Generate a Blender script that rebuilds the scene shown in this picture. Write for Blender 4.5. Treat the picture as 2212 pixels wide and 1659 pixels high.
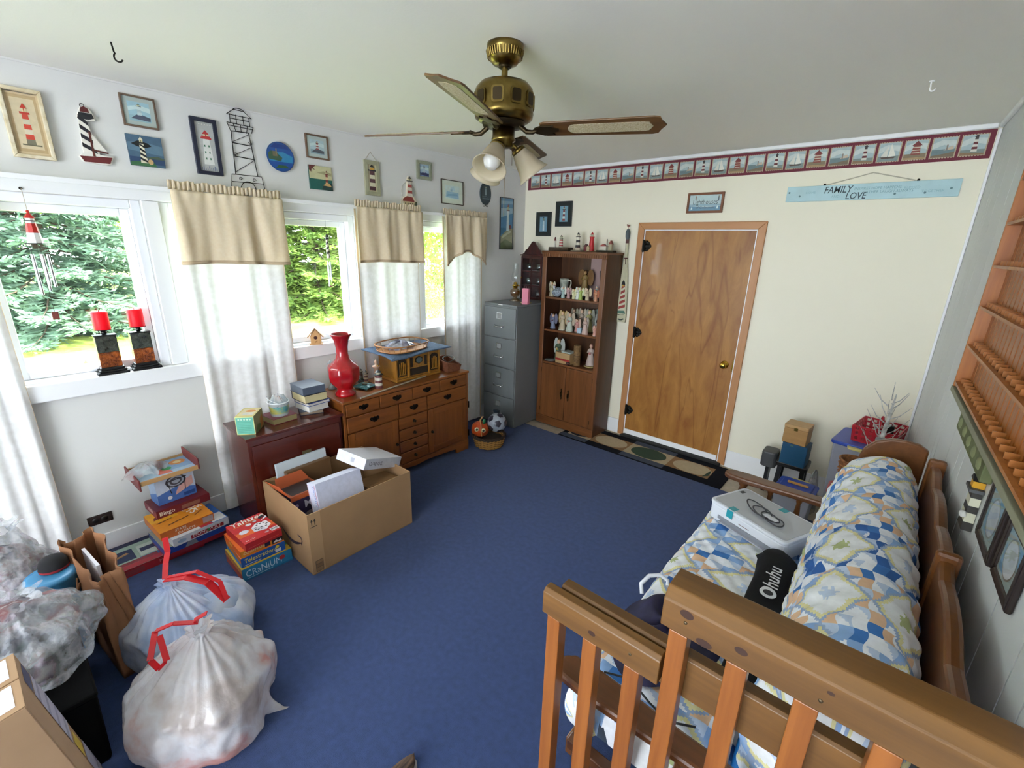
import bpy, bmesh, math, random
import numpy as np
from math import sin, cos, pi, radians, sqrt, atan2
from mathutils import Vector, Matrix, Euler
random.seed(7); np.random.seed(7)
S = bpy.context.scene
for o in list(bpy.data.objects): bpy.data.objects.remove(o)
COL = S.collection

# ---------------------------------------------------------------- camera
cam_d = bpy.data.cameras.new('camera'); cam = bpy.data.objects.new('camera', cam_d); COL.objects.link(cam)
FPX = 972.7
cam_d.sensor_width = 36.0; cam_d.sensor_fit = 'HORIZONTAL'; cam_d.lens = 36.0*FPX/2212.0
cam_d.clip_start = 0.02; cam_d.clip_end = 200
ya, pi_, ro = radians(-40.163), radians(17.065), radians(1.594)
fw = Vector((sin(ya)*cos(pi_), cos(ya)*cos(pi_), -sin(pi_))); rt0 = Vector((cos(ya), -sin(ya), 0)); up0 = rt0.cross(fw)
rt = cos(ro)*rt0+sin(ro)*up0; up = -sin(ro)*rt0+cos(ro)*up0
cam.matrix_world = Matrix(((rt.x,up.x,-fw.x,0),(rt.y,up.y,-fw.y,0),(rt.z,up.z,-fw.z,1.85),(0,0,0,1)))
S.camera = cam

# ---------------------------------------------------------------- world, sun, exposure
W = bpy.data.worlds.new('sky'); S.world = W; W.use_nodes = True
wn = W.node_tree.nodes; wl = W.node_tree.links; wn.clear()
wo = wn.new('ShaderNodeOutputWorld'); wb = wn.new('ShaderNodeBackground')
wb.inputs['Color'].default_value = (0.86,0.93,1.0,1); wb.inputs['Strength'].default_value = 3.4
wl.new(wb.outputs[0], wo.inputs['Surface'])
sun_d = bpy.data.lights.new('sun','SUN'); sun = bpy.data.objects.new('sun', sun_d); COL.objects.link(sun)
sun_d.energy = 5; sun_d.angle = radians(4); sun_d.color = (1.0,0.95,0.84)
sun.rotation_euler = Vector((-0.22,-0.62,-0.75)).to_track_quat('-Z','Y').to_euler()
S.view_settings.view_transform = 'Standard'; S.view_settings.look = 'None'
S.view_settings.gamma = 1.0; S.view_settings.use_curve_mapping = False
S.view_settings.exposure = 2.36

# ---------------------------------------------------------------- room constants (metres)
XL, YF, ZC = -3.334, 4.09, 2.611
def xr(y): return 0.24+0.032*(YF-y)        # the right wall is a little out of square
YN = -3.2

# ---------------------------------------------------------------- helpers
def lin(c):
    if isinstance(c,str):
        c = c.lstrip('#'); c = [int(c[i:i+2],16)/255 for i in (0,2,4)]
    return tuple(v/12.92 if v<=0.04045 else ((v+0.055)/1.055)**2.4 for v in c[:3])
MATS = {}
def mat(name, col, rough=0.6, metal=0.0, bump=0.0, bscale=200.0, var=0.0, vscale=8.0, spec=0.5, coat=0.0, vcol=None, stretch=None, sheen=0.0):
    if name in MATS: return MATS[name]
    m = bpy.data.materials.new(name); m.use_nodes = True; MATS[name] = m
    nt = m.node_tree; b = nt.nodes['Principled BSDF']
    b.inputs['Roughness'].default_value = rough; b.inputs['Metallic'].default_value = metal
    b.inputs['Specular IOR Level'].default_value = spec
    b.inputs['Coat Weight'].default_value = coat; b.inputs['Coat Roughness'].default_value = 0.08
    b.inputs['Sheen Weight'].default_value = sheen
    c = lin(col); b.inputs['Base Color'].default_value = (*c,1)
    if var or bump:
        tc = nt.nodes.new('ShaderNodeTexCoord'); mp = nt.nodes.new('ShaderNodeMapping')
        nt.links.new(tc.outputs['Object'], mp.inputs['Vector'])
        if stretch: mp.inputs['Scale'].default_value = stretch
    if var:
        n = nt.nodes.new('ShaderNodeTexNoise'); n.inputs['Scale'].default_value = vscale; n.inputs['Detail'].default_value = 5
        nt.links.new(mp.outputs[0], n.inputs['Vector'])
        r = nt.nodes.new('ShaderNodeValToRGB'); nt.links.new(n.outputs['Fac'], r.inputs['Fac'])
        c2 = lin(vcol) if vcol else tuple(v*(1-var) for v in c)
        r.color_ramp.elements[0].position = 0.3; r.color_ramp.elements[1].position = 0.7
        r.color_ramp.elements[0].color = (*c2,1); r.color_ramp.elements[1].color = (*c,1)
        nt.links.new(r.outputs[0], b.inputs['Base Color'])
    if bump:
        n2 = nt.nodes.new('ShaderNodeTexNoise'); n2.inputs['Scale'].default_value = bscale; n2.inputs['Detail'].default_value = 3
        nt.links.new(mp.outputs[0], n2.inputs['Vector'])
        bp = nt.nodes.new('ShaderNodeBump'); bp.inputs['Strength'].default_value = bump; bp.inputs['Distance'].default_value = 0.004
        nt.links.new(n2.outputs['Fac'], bp.inputs['Height']); nt.links.new(bp.outputs[0], b.inputs['Normal'])
    return m
def wood(name, c1, c2, axis='z', rough=0.4, scale=14.0, ratio=0.06, coat=0.0, knots=False, spec=0.5):
    """grain streaks run along one axis"""
    if name in MATS: return MATS[name]
    m = bpy.data.materials.new(name); m.use_nodes = True; MATS[name] = m
    nt = m.node_tree; b = nt.nodes['Principled BSDF']; b.inputs['Roughness'].default_value = rough
    b.inputs['Coat Weight'].default_value = coat; b.inputs['Coat Roughness'].default_value = 0.1; b.inputs['Specular IOR Level'].default_value = spec
    tc = nt.nodes.new('ShaderNodeTexCoord'); mp = nt.nodes.new('ShaderNodeMapping')
    nt.links.new(tc.outputs['Object'], mp.inputs['Vector'])
    mp.inputs['Scale'].default_value = tuple(ratio if a==axis else 1.0 for a in 'xyz')
    n = nt.nodes.new('ShaderNodeTexNoise'); n.inputs['Scale'].default_value = scale; n.inputs['Detail'].default_value = 8; n.inputs['Roughness'].default_value = 0.65
    n.inputs['Distortion'].default_value = 0.6
    nt.links.new(mp.outputs[0], n.inputs['Vector'])
    w = nt.nodes.new('ShaderNodeTexNoise'); w.inputs['Scale'].default_value = scale*6; w.inputs['Detail'].default_value = 2
    nt.links.new(mp.outputs[0], w.inputs['Vector'])
    mx = nt.nodes.new('ShaderNodeMath'); mx.operation = 'MULTIPLY_ADD'; mx.inputs[1].default_value = 0.3; 
    nt.links.new(w.outputs['Fac'], mx.inputs[0]); nt.links.new(n.outputs['Fac'], mx.inputs[2])
    r = nt.nodes.new('ShaderNodeValToRGB'); nt.links.new(mx.outputs[0], r.inputs['Fac'])
    r.color_ramp.elements[0].position = 0.48; r.color_ramp.elements[1].position = 0.82
    r.color_ramp.elements[0].color = (*lin(c2),1); r.color_ramp.elements[1].color = (*lin(c1),1)
    nt.links.new(r.outputs[0], b.inputs['Base Color'])
    bp = nt.nodes.new('ShaderNodeBump'); bp.inputs['Strength'].default_value = 0.12; bp.inputs['Distance'].default_value = 0.002
    nt.links.new(mx.outputs[0], bp.inputs['Height']); nt.links.new(bp.outputs[0], b.inputs['Normal'])
    return m
def printmat(rough=0.55, name='printed_paper', coat=0.0):
    if name in MATS: return MATS[name]
    m = bpy.data.materials.new(name); m.use_nodes = True; MATS[name] = m
    nt = m.node_tree; b = nt.nodes['Principled BSDF']; b.inputs['Roughness'].default_value = rough; b.inputs['Coat Weight'].default_value = coat
    a = nt.nodes.new('ShaderNodeAttribute'); a.attribute_name = 'Col'
    tc = nt.nodes.new('ShaderNodeTexCoord'); n = nt.nodes.new('ShaderNodeTexNoise'); n.inputs['Scale'].default_value = 45; n.inputs['Detail'].default_value = 4
    nt.links.new(tc.outputs['Object'], n.inputs['Vector'])
    mr = nt.nodes.new('ShaderNodeMapRange'); mr.inputs['To Min'].default_value = 0.82; mr.inputs['To Max'].default_value = 1.12
    nt.links.new(n.outputs['Fac'], mr.inputs['Value'])
    mx = nt.nodes.new('ShaderNodeVectorMath'); mx.operation = 'SCALE'
    nt.links.new(a.outputs['Color'], mx.inputs[0]); nt.links.new(mr.outputs[0], mx.inputs['Scale'])
    nt.links.new(mx.outputs[0], b.inputs['Base Color'])
    return m
def glassmat(name, col=(1,1,1), trans=0.9, rough=0.02):
    """thin glass: mostly clear, mirrors a little"""
    if name in MATS: return MATS[name]
    m = bpy.data.materials.new(name); m.use_nodes = True; MATS[name] = m
    nt = m.node_tree; nt.nodes.clear(); out = nt.nodes.new('ShaderNodeOutputMaterial')
    t = nt.nodes.new('ShaderNodeBsdfTransparent'); t.inputs['Color'].default_value = (*col,1)
    g = nt.nodes.new('ShaderNodeBsdfGlossy'); g.inputs['Roughness'].default_value = rough; g.inputs['Color'].default_value = (0.9,0.95,1,1)
    f = nt.nodes.new('ShaderNodeLayerWeight'); f.inputs['Blend'].default_value = 0.5
    pw = nt.nodes.new('ShaderNodeMath'); pw.operation = 'POWER'; pw.inputs[1].default_value = 5.0; nt.links.new(f.outputs['Facing'], pw.inputs[0])
    ma = nt.nodes.new('ShaderNodeMath'); ma.operation = 'MULTIPLY_ADD'; ma.inputs[1].default_value = 0.6; ma.inputs[2].default_value = max(0.025,0.5*(1-trans))
    nt.links.new(pw.outputs[0], ma.inputs[0])
    mx = nt.nodes.new('ShaderNodeMixShader'); nt.links.new(ma.outputs[0], mx.inputs[0])
    nt.links.new(t.outputs[0], mx.inputs[1]); nt.links.new(g.outputs[0], mx.inputs[2]); nt.links.new(mx.outputs[0], out.inputs[0])
    return m
def filmmat(name, col, opac=0.5, rough=0.25, transl=0.5, cols=None, spec=0.5, bump=0.0, bscale=14):
    """thin plastic film or sheer cloth: part clear, part scattering both ways"""
    if name in MATS: return MATS[name]
    m = bpy.data.materials.new(name); m.use_nodes = True; MATS[name] = m
    nt = m.node_tree; nt.nodes.clear(); out = nt.nodes.new('ShaderNodeOutputMaterial')
    t = nt.nodes.new('ShaderNodeBsdfTransparent')
    p = nt.nodes.new('ShaderNodeBsdfPrincipled'); p.inputs['Roughness'].default_value = rough; p.inputs['Specular IOR Level'].default_value = spec
    tl = nt.nodes.new('ShaderNodeBsdfTranslucent')
    for s in (p,tl): s.inputs[0].default_value = (*lin(col),1)
    tc = nt.nodes.new('ShaderNodeTexCoord')
    if cols:
        n = nt.nodes.new('ShaderNodeTexNoise'); n.inputs['Scale'].default_value = cols[0]; n.inputs['Detail'].default_value = 4
        nt.links.new(tc.outputs['Object'], n.inputs['Vector'])
        r = nt.nodes.new('ShaderNodeValToRGB'); nt.links.new(n.outputs['Fac'], r.inputs[0])
        el = r.color_ramp.elements
        cs = cols[1:]
        while len(el) < len(cs): el.new(0.5)
        for i,cc in enumerate(cs):
            el[i].position = 0.3+0.4*i/(len(cs)-1); el[i].color = (*lin(cc),1)
        nt.links.new(r.outputs[0], p.inputs[0]); nt.links.new(r.outputs[0], tl.inputs[0])
    if bump:
        n2 = nt.nodes.new('ShaderNodeTexNoise'); n2.inputs['Scale'].default_value = bscale; n2.inputs['Detail'].default_value = 5
        nt.links.new(tc.outputs['Object'], n2.inputs['Vector'])
        bp = nt.nodes.new('ShaderNodeBump'); bp.inputs['Strength'].default_value = bump; bp.inputs['Distance'].default_value = 0.02
        nt.links.new(n2.outputs['Fac'], bp.inputs['Height']); nt.links.new(bp.outputs[0], p.inputs['Normal'])
    m1 = nt.nodes.new('ShaderNodeMixShader'); m1.inputs[0].default_value = transl
    nt.links.new(p.outputs[0], m1.inputs[1]); nt.links.new(tl.outputs[0], m1.inputs[2])
    m2 = nt.nodes.new('ShaderNodeMixShader'); m2.inputs[0].default_value = opac
    nt.links.new(t.outputs[0], m2.inputs[1]); nt.links.new(m1.outputs[0], m2.inputs[2]); nt.links.new(m2.outputs[0], out.inputs[0])
    return m

class MB:
    """collects shapes into one mesh; .m is the current material slot, .c the current print colour"""
    def __init__(s): s.v=[]; s.f=[]; s.mi=[]; s.sm=[]; s.cl=[]; s.m=0; s.c=(1,1,1); s.smooth=False; s.T=Matrix()
    def add(s, vs, fs, smooth=None):
        n=len(s.v); T=s.T
        s.v += [tuple(T@Vector(p)) for p in vs]
        for f in fs:
            s.f.append(tuple(i+n for i in f)); s.mi.append(s.m); s.sm.append(s.smooth if smooth is None else smooth); s.cl.append(s.c)
        return s
    def box(s, x0,x1,y0,y1,z0,z1):
        if x0>x1: x0,x1=x1,x0
        if y0>y1: y0,y1=y1,y0
        if z0>z1: z0,z1=z1,z0
        return s.add([(x0,y0,z0),(x1,y0,z0),(x1,y1,z0),(x0,y1,z0),(x0,y0,z1),(x1,y0,z1),(x1,y1,z1),(x0,y1,z1)],
            [(0,3,2,1),(4,5,6,7),(0,1,5,4),(1,2,6,5),(2,3,7,6),(3,0,4,7)], False)
    def obox(s, c, size, rot=(0,0,0)):
        M=Matrix.Translation(c)@Euler(rot).to_matrix().to_4x4(); T=s.T; s.T=T@M
        a,b,d=size[0]/2,size[1]/2,size[2]/2; s.box(-a,a,-b,b,-d,d); s.T=T; return s
    def bar(s, p, q, w, h, upv=(0,0,1)):
        p=Vector(p); q=Vector(q); d=(q-p).normalized(); u=Vector(upv)
        if abs(d.dot(u))>0.98: u=Vector((1,0,0))
        r=d.cross(u).normalized(); u=r.cross(d)
        vs=[]
        for e in (p,q):
            for a,b in ((-1,-1),(1,-1),(1,1),(-1,1)): vs.append(e+r*a*w/2+u*b*h/2)
        return s.add(vs,[(0,1,2,3),(7,6,5,4),(0,4,5,1),(1,5,6,2),(2,6,7,3),(3,7,4,0)],False)
    def lathe(s, prof, seg=24, c=(0,0,0), smooth=True, caps=True, sx=1, sy=1, a0=0, fn=None):
        vs=[]; fs=[]; n=len(prof)
        for i,(r,z) in enumerate(prof):
            for k in range(seg):
                a=a0+2*pi*k/seg; rr=r*(fn(a,z) if fn else 1)
                vs.append((c[0]+rr*cos(a)*sx, c[1]+rr*sin(a)*sy, c[2]+z))
        for i in range(n-1):
            for k in range(seg):
                k2=(k+1)%seg
                fs.append((i*seg+k,i*seg+k2,(i+1)*seg+k2,(i+1)*seg+k))
        s.add(vs,fs,smooth)
        if caps:
            if prof[0][0]>1e-6: s.add(vs[:seg],[tuple(reversed(range(seg)))],False)
            if prof[-1][0]>1e-6: s.add(vs[-seg:],[tuple(range(seg))],False)
        return s
    def tube(s, pts, r, seg=8, closed=False, caps=True):
        pts=[Vector(p) for p in pts]; n=len(pts); rs=r if isinstance(r,(list,tuple)) else [r]*n
        vs=[]; fs=[]; pu=None
        for i in range(n):
            a=pts[i-1] if (i>0 or closed) else pts[i]; b=pts[(i+1)%n] if (i<n-1 or closed) else pts[i]
            d=(b-a)
            d = d.normalized() if d.length>1e-9 else Vector((0,0,1))
            if pu is None: pu=Vector((0,0,1)) if abs(d.z)<0.9 else Vector((1,0,0))
            u=(pu-d*pu.dot(d)).normalized(); w=d.cross(u); pu=u
            for k in range(seg):
                t=2*pi*k/seg; vs.append(pts[i]+(u*cos(t)+w*sin(t))*rs[i])
        m=n if closed else n-1
        for i in range(m):
            j=(i+1)%n
            for k in range(seg):
                k2=(k+1)%seg; fs.append((i*seg+k,i*seg+k2,j*seg+k2,j*seg+k))
        s.add(vs,fs,True)
        if caps and not closed: s.add(vs[:seg],[tuple(reversed(range(seg)))],False); s.add(vs[-seg:],[tuple(range(seg))],False)
        return s
    def ball(s, c, r, seg=16, rings=10, sc=(1,1,1)):
        vs=[(c[0],c[1],c[2]-r*sc[2])]; fs=[]
        for i in range(1,rings):
            t=pi*i/rings-pi/2
            for k in range(seg):
                a=2*pi*k/seg; vs.append((c[0]+r*cos(t)*cos(a)*sc[0],c[1]+r*cos(t)*sin(a)*sc[1],c[2]+r*sin(t)*sc[2]))
        vs.append((c[0],c[1],c[2]+r*sc[2])); L=len(vs)-1
        for k in range(seg): fs.append((0,1+(k+1)%seg,1+k)); fs.append((L,L-seg+k,L-seg+(k+1)%seg))
        for i in range(rings-2):
            for k in range(seg):
                a=1+i*seg+k; b=1+i*seg+(k+1)%seg; fs.append((a,b,b+seg,a+seg))
        return s.add(vs,fs,True)
    def prism(s, poly, h0, h1, O=(0,0,0), U=(1,0,0), V=(0,1,0), N=None):
        O=Vector(O);U=Vector(U);V=Vector(V);N=Vector(N) if N else U.cross(V); n=len(poly)
        a=sum(poly[i][0]*poly[(i+1)%n][1]-poly[(i+1)%n][0]*poly[i][1] for i in range(n))
        if a<0: poly=poly[::-1]
        vs=[O+U*x+V*y+N*h0 for x,y in poly]+[O+U*x+V*y+N*h1 for x,y in poly]
        fs=[tuple(reversed(range(n))),tuple(range(n,2*n))]+[(i,(i+1)%n,n+(i+1)%n,n+i) for i in range(n)]
        return s.add(vs,fs,False)
    def grid(s, fn, nu, nv, closed_u=False, smooth=True, back=None):
        """fn(u,v) with u,v in 0..1"""
        vs=[];fs=[]; mu=nu if closed_u else nu+1
        for j in range(nv+1):
            for i in range(mu): vs.append(fn(i/nu, j/nv))
        for j in range(nv):
            for i in range(nu):
                i2=(i+1)%mu; fs.append((j*mu+i,j*mu+i2,(j+1)*mu+i2,(j+1)*mu+i))
        return s.add(vs,fs,smooth)
    def build(s, name, mats, parent=None, bevel=0, loc=None, solid=0, sub=0, kind=None, label=None):
        me=bpy.data.meshes.new(name); me.from_pydata(s.v,[],s.f)
        if not isinstance(mats,(list,tuple)): mats=[mats]
        for m in mats: me.materials.append(m)
        me.polygons.foreach_set('material_index', s.mi); me.polygons.foreach_set('use_smooth', s.sm)
        if any(m.name.startswith('printed') for m in mats):
            at=me.color_attributes.new('Col','FLOAT_COLOR','CORNER'); arr=[]
            for f,c in zip(s.f,s.cl): arr += [c[0],c[1],c[2],1.0]*len(f)
            at.data.foreach_set('color', arr)
        me.update()
        o=bpy.data.objects.new(name, me); COL.objects.link(o)
        if parent is not None: o.parent=parent
        if loc is not None: o.location=loc
        if bevel:
            b=o.modifiers.new('bevel','BEVEL'); b.width=bevel; b.segments=2; b.limit_method='ANGLE'; b.angle_limit=radians(40)
        if solid:
            b=o.modifiers.new('solid','SOLIDIFY'); b.thickness=solid; b.offset=0
        if sub:
            b=o.modifiers.new('sub','SUBSURF'); b.levels=sub; b.render_levels=sub
        if kind: o['kind']=kind
        if label: o['label']=label
        return o
def tag(o, label=None, cat=None, group=None, kind=None):
    if label: o['label']=label
    if cat: o['category']=cat
    if group: o['group']=group
    if kind: o['kind']=kind
    return o
def thing(name, label, cat, loc=(0,0,0), rotz=0, group=None, rot=None):
    o=bpy.data.objects.new(name,None); COL.objects.link(o); o.empty_display_size=0.05
    o.location=loc; o.rotation_euler=rot if rot else (0,0,rotz)
    return tag(o,label,cat,group)
def copy_tree(o, parent=None):
    c=o.copy(); COL.objects.link(c)
    if parent is not None: c.parent=parent
    for ch in [x for x in bpy.data.objects if x.parent==o]: copy_tree(ch,c)
    return c
_txt={}
def text_poly(body, size=1.0, shear=0.0, bold=0.0):
    """flat lettering as (verts2d, faces, width)"""
    key=(body,shear,bold)
    if key not in _txt:
        cu=bpy.data.curves.new('lettering','FONT'); cu.body=body; cu.size=1.0; cu.resolution_u=2; cu.shear=shear; cu.offset=bold
        ob=bpy.data.objects.new('lettering',cu); COL.objects.link(ob); bpy.context.view_layer.update()
        me=bpy.data.meshes.new_from_object(ob.evaluated_get(bpy.context.evaluated_depsgraph_get()))
        v=[(p.co.x,p.co.y) for p in me.vertices]; f=[tuple(p.vertices) for p in me.polygons]
        bpy.data.objects.remove(ob); bpy.data.curves.remove(cu); bpy.data.meshes.remove(me)
        _txt[key]=(v,f)
    v,f=_txt[key]
    return [(x*size,y*size) for x,y in v], f
class Art:
    """flat print drawn with coloured polygons on a plane O + U*x + V*y, each layer a hair prouder than the last"""
    def __init__(s, O, U, V, mb=None, step=0.00025):
        s.O=Vector(O); s.U=Vector(U).normalized(); s.V=Vector(V).normalized(); s.N=s.U.cross(s.V); s.h=0.0004; s.mb=mb or MB(); s.step=step
    def P(s,x,y): return s.O+s.U*x+s.V*y+s.N*s.h
    def poly(s, col, pts):
        n=len(pts); a=sum(pts[i][0]*pts[(i+1)%n][1]-pts[(i+1)%n][0]*pts[i][1] for i in range(n))
        if a<0: pts=pts[::-1]
        s.mb.c=lin(col); s.mb.add([s.P(x,y) for x,y in pts],[tuple(range(n))],False); s.h+=s.step; return s
    def rect(s,col,x0,y0,x1,y1): return s.poly(col,[(x0,y0),(x1,y0),(x1,y1),(x0,y1)])
    def disc(s,col,cx,cy,rx,ry=None,n=18,a0=0,a1=2*pi):
        ry=ry or rx
        k=n if a1-a0>6.2 else n+1
        return s.poly(col,[(cx+rx*cos(a0+(a1-a0)*i/n),cy+ry*sin(a0+(a1-a0)*i/n)) for i in range(k)])
    def text(s,col,body,x,y,size,align='l',ang=0,shear=0,sx=1.0,bold=0.0):
        v,f=text_poly(body,size,shear,bold)
        if not v: return s
        w=max(p[0] for p in v)*sx
        dx=0 if align=='l' else (-w/2 if align=='c' else -w)
        ca,sa=cos(ang),sin(ang)
        s.mb.c=lin(col)
        s.mb.add([s.P(x+(px*sx+dx)*ca-py*sa, y+(px*sx+dx)*sa+py*ca) for px,py in v],f,False); s.h+=s.step; return s
    def line(s,col,pts,w):
        for (x0,y0),(x1,y1) in zip(pts,pts[1:]):
            d=sqrt((x1-x0)**2+(y1-y0)**2) or 1; nx,ny=-(y1-y0)/d*w/2,(x1-x0)/d*w/2
            s.poly(col,[(x0+nx,y0+ny),(x0-nx,y0-ny),(x1-nx,y1-ny),(x1+nx,y1+ny)]); s.h-=s.step*0.8
        s.h+=s.step; return s
    def build(s,name,parent,m=None): return s.mb.build(name,m or printmat(),parent)
# ================================================================ THE ROOM
M_wall = mat('wall_paint_cream','#f0ead6',0.75,bump=0.08,bscale=60)
M_wallL = mat('wall_paint_white','#d9d8d5',0.7,bump=0.08,bscale=60)
M_ceil = mat('ceiling_paint','#f3f0e6',0.8,bump=0.1,bscale=90)
M_white = mat('white_trim_paint','#f1f1f3',0.4)
M_vinyl = mat('white_vinyl','#f3f4f8',0.3)
M_panel = mat('pale_wall_panel','#d4d6d6',0.5,bump=0.05,bscale=30)
M_carpet = mat('navy_carpet','#3a4b78',0.95,bump=0.7,bscale=420,var=0.35,vscale=35,vcol='#324269',sheen=0.15,spec=0.15)
M_tile = mat('beige_vinyl_floor','#b9ac97',0.5,var=0.2,vscale=20,bump=0.05,bscale=60)
M_glass = glassmat('window_glass',(0.97,1,0.99),0.97)
M_castw = mat('groove_shadow_board','#77797a',0.8)

def struct(name, mb, m, parent=None, **k):
    o=mb.build(name,m,parent,**k)
    if parent is None: o['kind']='structure'
    return o

# floor: vinyl everywhere, navy carpet laid over it up to the far strip
struct('floor', MB().box(XL-0.14,0.62,YN,YF+0.1,-0.12,-0.012), M_tile)
cp=MB().box(XL,0.45,YN,3.60,-0.0115,0.0); cp=cp.build('carpet',M_carpet); tag(cp,'navy blue carpet covering the floor up to the door strip','carpet',kind='structure')
struct('ceiling', MB().box(XL-0.14,0.62,YN,YF+0.1,ZC,ZC+0.1), M_ceil)

# left wall with six window openings; the first is unseen, added to bring light
WIN=[(-0.78,-0.09),(0.0,0.69),(0.777,1.30),(1.38,2.0),(2.08,2.565),(2.64,3.31)]
ZS,ZH=1.06,2.035
wl_=MB(); wl_.box(XL-0.14,XL,YN,YF+0.1,-0.1,ZS); wl_.box(XL-0.14,XL,YN,YF+0.1,ZH,ZC)
edges=[YN]+[e for w in WIN for e in w]+[YF+0.1]
for a,b in zip(edges[0::2],edges[1::2]): wl_.box(XL-0.14,XL,a,b,ZS,ZH)
wall_left=struct('wall_left',wl_,M_wallL)
for i,(a,b) in enumerate(WIN):
    fr=MB(); o=0.045; xa,xb=XL-0.12,XL-0.005
    fr.box(xa,xb,a,a+o,ZS,ZH); fr.box(xa,xb,b-o,b,ZS,ZH); fr.box(xa,xb,a+o,b-o,ZH-o,ZH); fr.box(xa,xb,a+o,b-o,ZS,ZS+o)
    w=struct('window_%d'%(i+1),fr,M_vinyl,bevel=0.004)
    s=MB(); a2,b2,z1,z2=a+o,b-o,ZS+o,ZH-o; q=0.042; xa,xb=XL-0.105,XL-0.06
    s.box(xa,xb,a2,a2+q,z1,z2); s.box(xa,xb,b2-q,b2,z1,z2); s.box(xa,xb,a2+q,b2-q,z2-q,z2); s.box(xa,xb,a2+q,b2-q,z1,z1+q)
    struct('sash',s,M_vinyl,w,bevel=0.005)
    struct('pane',MB().box(XL-0.086,XL-0.080,a2+q-0.004,b2-q+0.004,z1+q-0.004,z2-q+0.004),M_glass,w)
    lk=MB(); lk.obox((XL-0.05,(a+b)/2,z1+q*0.6),(0.02,0.05,0.02)); struct('sash_lock',lk,M_vinyl,w,bevel=0.004)
# sill board, head casing, vertical casings
struct('trim_1',MB().box(XL-0.03,XL+0.035,-1.6,3.36,0.998,1.092),M_white,bevel=0.006)
struct('trim_2',MB().box(XL-0.005,XL+0.022,-1.6,3.36,2.038,2.112),M_white,bevel=0.004)
for k,(a,b) in enumerate([(-0.09,0.0),(0.69,0.777),(1.30,1.38),(2.0,2.08),(2.565,2.64),(3.31,3.36)]):
    struct('trim_%d'%(k+3),MB().box(XL-0.005,XL+0.014,a+0.004,b-0.004,1.094,2.036),M_white,bevel=0.003)
# far wall
DX0,DX1,DZ=-1.972,-0.905,2.083
wf=MB(); wf.box(XL-0.14,DX0+0.06,YF,YF+0.1,-0.1,ZC); wf.box(DX1-0.06,0.62,YF,YF+0.1,-0.1,ZC); wf.box(DX0+0.06,DX1-0.06,YF,YF+0.1,DZ-0.06,ZC)
struct('wall_far',wf,M_wall)
# right wall: vertical boards with grooves between them, over a backing
ang=math.atan(0.032)
RM=Matrix.Translation((xr(YF),YF,0))@Matrix.Rotation(ang,4,'Z')     # local: -y runs toward the viewer along the wall, +x goes into the wall
wr=MB(); wr.T=RM; wr.box(0.010,0.10,-7.4,0.1,-0.1,ZC)
wall_right=struct('wall_right',wr,M_castw)
yy=0.0; widths=[0.10,0.21,0.10,0.21,0.30,0.21,0.10,0.30,0.21]; k=0; bcache={}
while yy>-7.2:
    w=widths[k%len(widths)]; k+=1
    if w not in bcache:
        b=MB().box(0,0.0105,-w+0.003,-0.003,0.0,ZC-0.02); o=b.build('board',M_panel,wall_right); bcache[w]=o
    else:
        o=bcache[w].copy(); COL.objects.link(o); o.parent=wall_right
    o.matrix_local=RM@Matrix.Translation((0,yy,0)); yy-=w
# wall behind the viewer, with an added opening sized to let in fill light
wn_=MB(); ya_,yb_=YN-0.1,YN
for x0,x1,z0,z1 in ((XL-0.14,-1.7,-0.1,ZC),(-1.7,0.35,-0.1,0.1),(-1.7,0.35,2.45,ZC),(0.35,0.62,-0.1,ZC),(-0.72,-0.64,0.1,2.45)): wn_.box(x0,x1,ya_,yb_,z0,z1)
struct('wall_near',wn_,M_wall)
# trims at the ceiling, corner bead, baseboards
struct('trim_9',MB().box(XL,xr(YF)-0.02,YF-0.022,YF,ZC-0.028,ZC),M_white,bevel=0.006)
t=MB(); t.T=RM; t.box(-0.02,0.0,-7.2,-0.02,ZC-0.03,ZC); struct('trim_10',t,M_white,bevel=0.006)
struct('trim_11',MB().box(XL,XL+0.006,YN,YF-0.02,ZC-0.008,ZC),M_wallL)
struct('trim_12',MB().box(xr(YF)-0.016,xr(YF)-0.001,YF-0.016,YF-0.001,0.0,ZC-0.03),M_white,bevel=0.004)
struct('baseboard_left',MB().box(XL,XL+0.012,YN,YF-0.02,0.0,0.135),M_white,bevel=0.003)
b=MB(); b.box(XL+0.013,DX0-0.002,YF-0.013,YF,0.0,0.15); b.box(DX1+0.002,xr(YF)-0.018,YF-0.013,YF,-0.011,0.15)
struct('baseboard_far',b,M_white,bevel=0.003)

# ---------------------------------------------------------------- the door
M_doorw = bpy.data.materials.new('birch_veneer_door'); M_doorw.use_nodes=True; MATS['birch_veneer_door']=M_doorw
nt=M_doorw.node_tree; b=nt.nodes['Principled BSDF']; b.inputs['Roughness'].default_value=0.33; b.inputs['Coat Weight'].default_value=0.15
tc=nt.nodes.new('ShaderNodeTexCoord'); mp=nt.nodes.new('ShaderNodeMapping'); mp.inputs['Scale'].default_value=(1.0,1.0,0.30); nt.links.new(tc.outputs['Object'],mp.inputs['Vector'])
n1=nt.nodes.new('ShaderNodeTexNoise'); n1.inputs['Scale'].default_value=9; n1.inputs['Detail'].default_value=9; n1.inputs['Roughness'].default_value=0.62; n1.inputs['Distortion'].default_value=0.5; nt.links.new(mp.outputs[0],n1.inputs['Vector'])
r1=nt.nodes.new('ShaderNodeValToRGB'); nt.links.new(n1.outputs['Fac'],r1.inputs[0]); e=r1.color_ramp.elements
e[0].position=0.28; e[0].color=(*lin('#8a5526'),1); e[1].position=0.72; e[1].color=(*lin('#b3803f'),1)
mp2=nt.nodes.new('ShaderNodeMapping'); mp2.inputs['Scale'].default_value=(1.0,1.0,0.13); nt.links.new(tc.outputs['Object'],mp2.inputs['Vector'])
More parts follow.
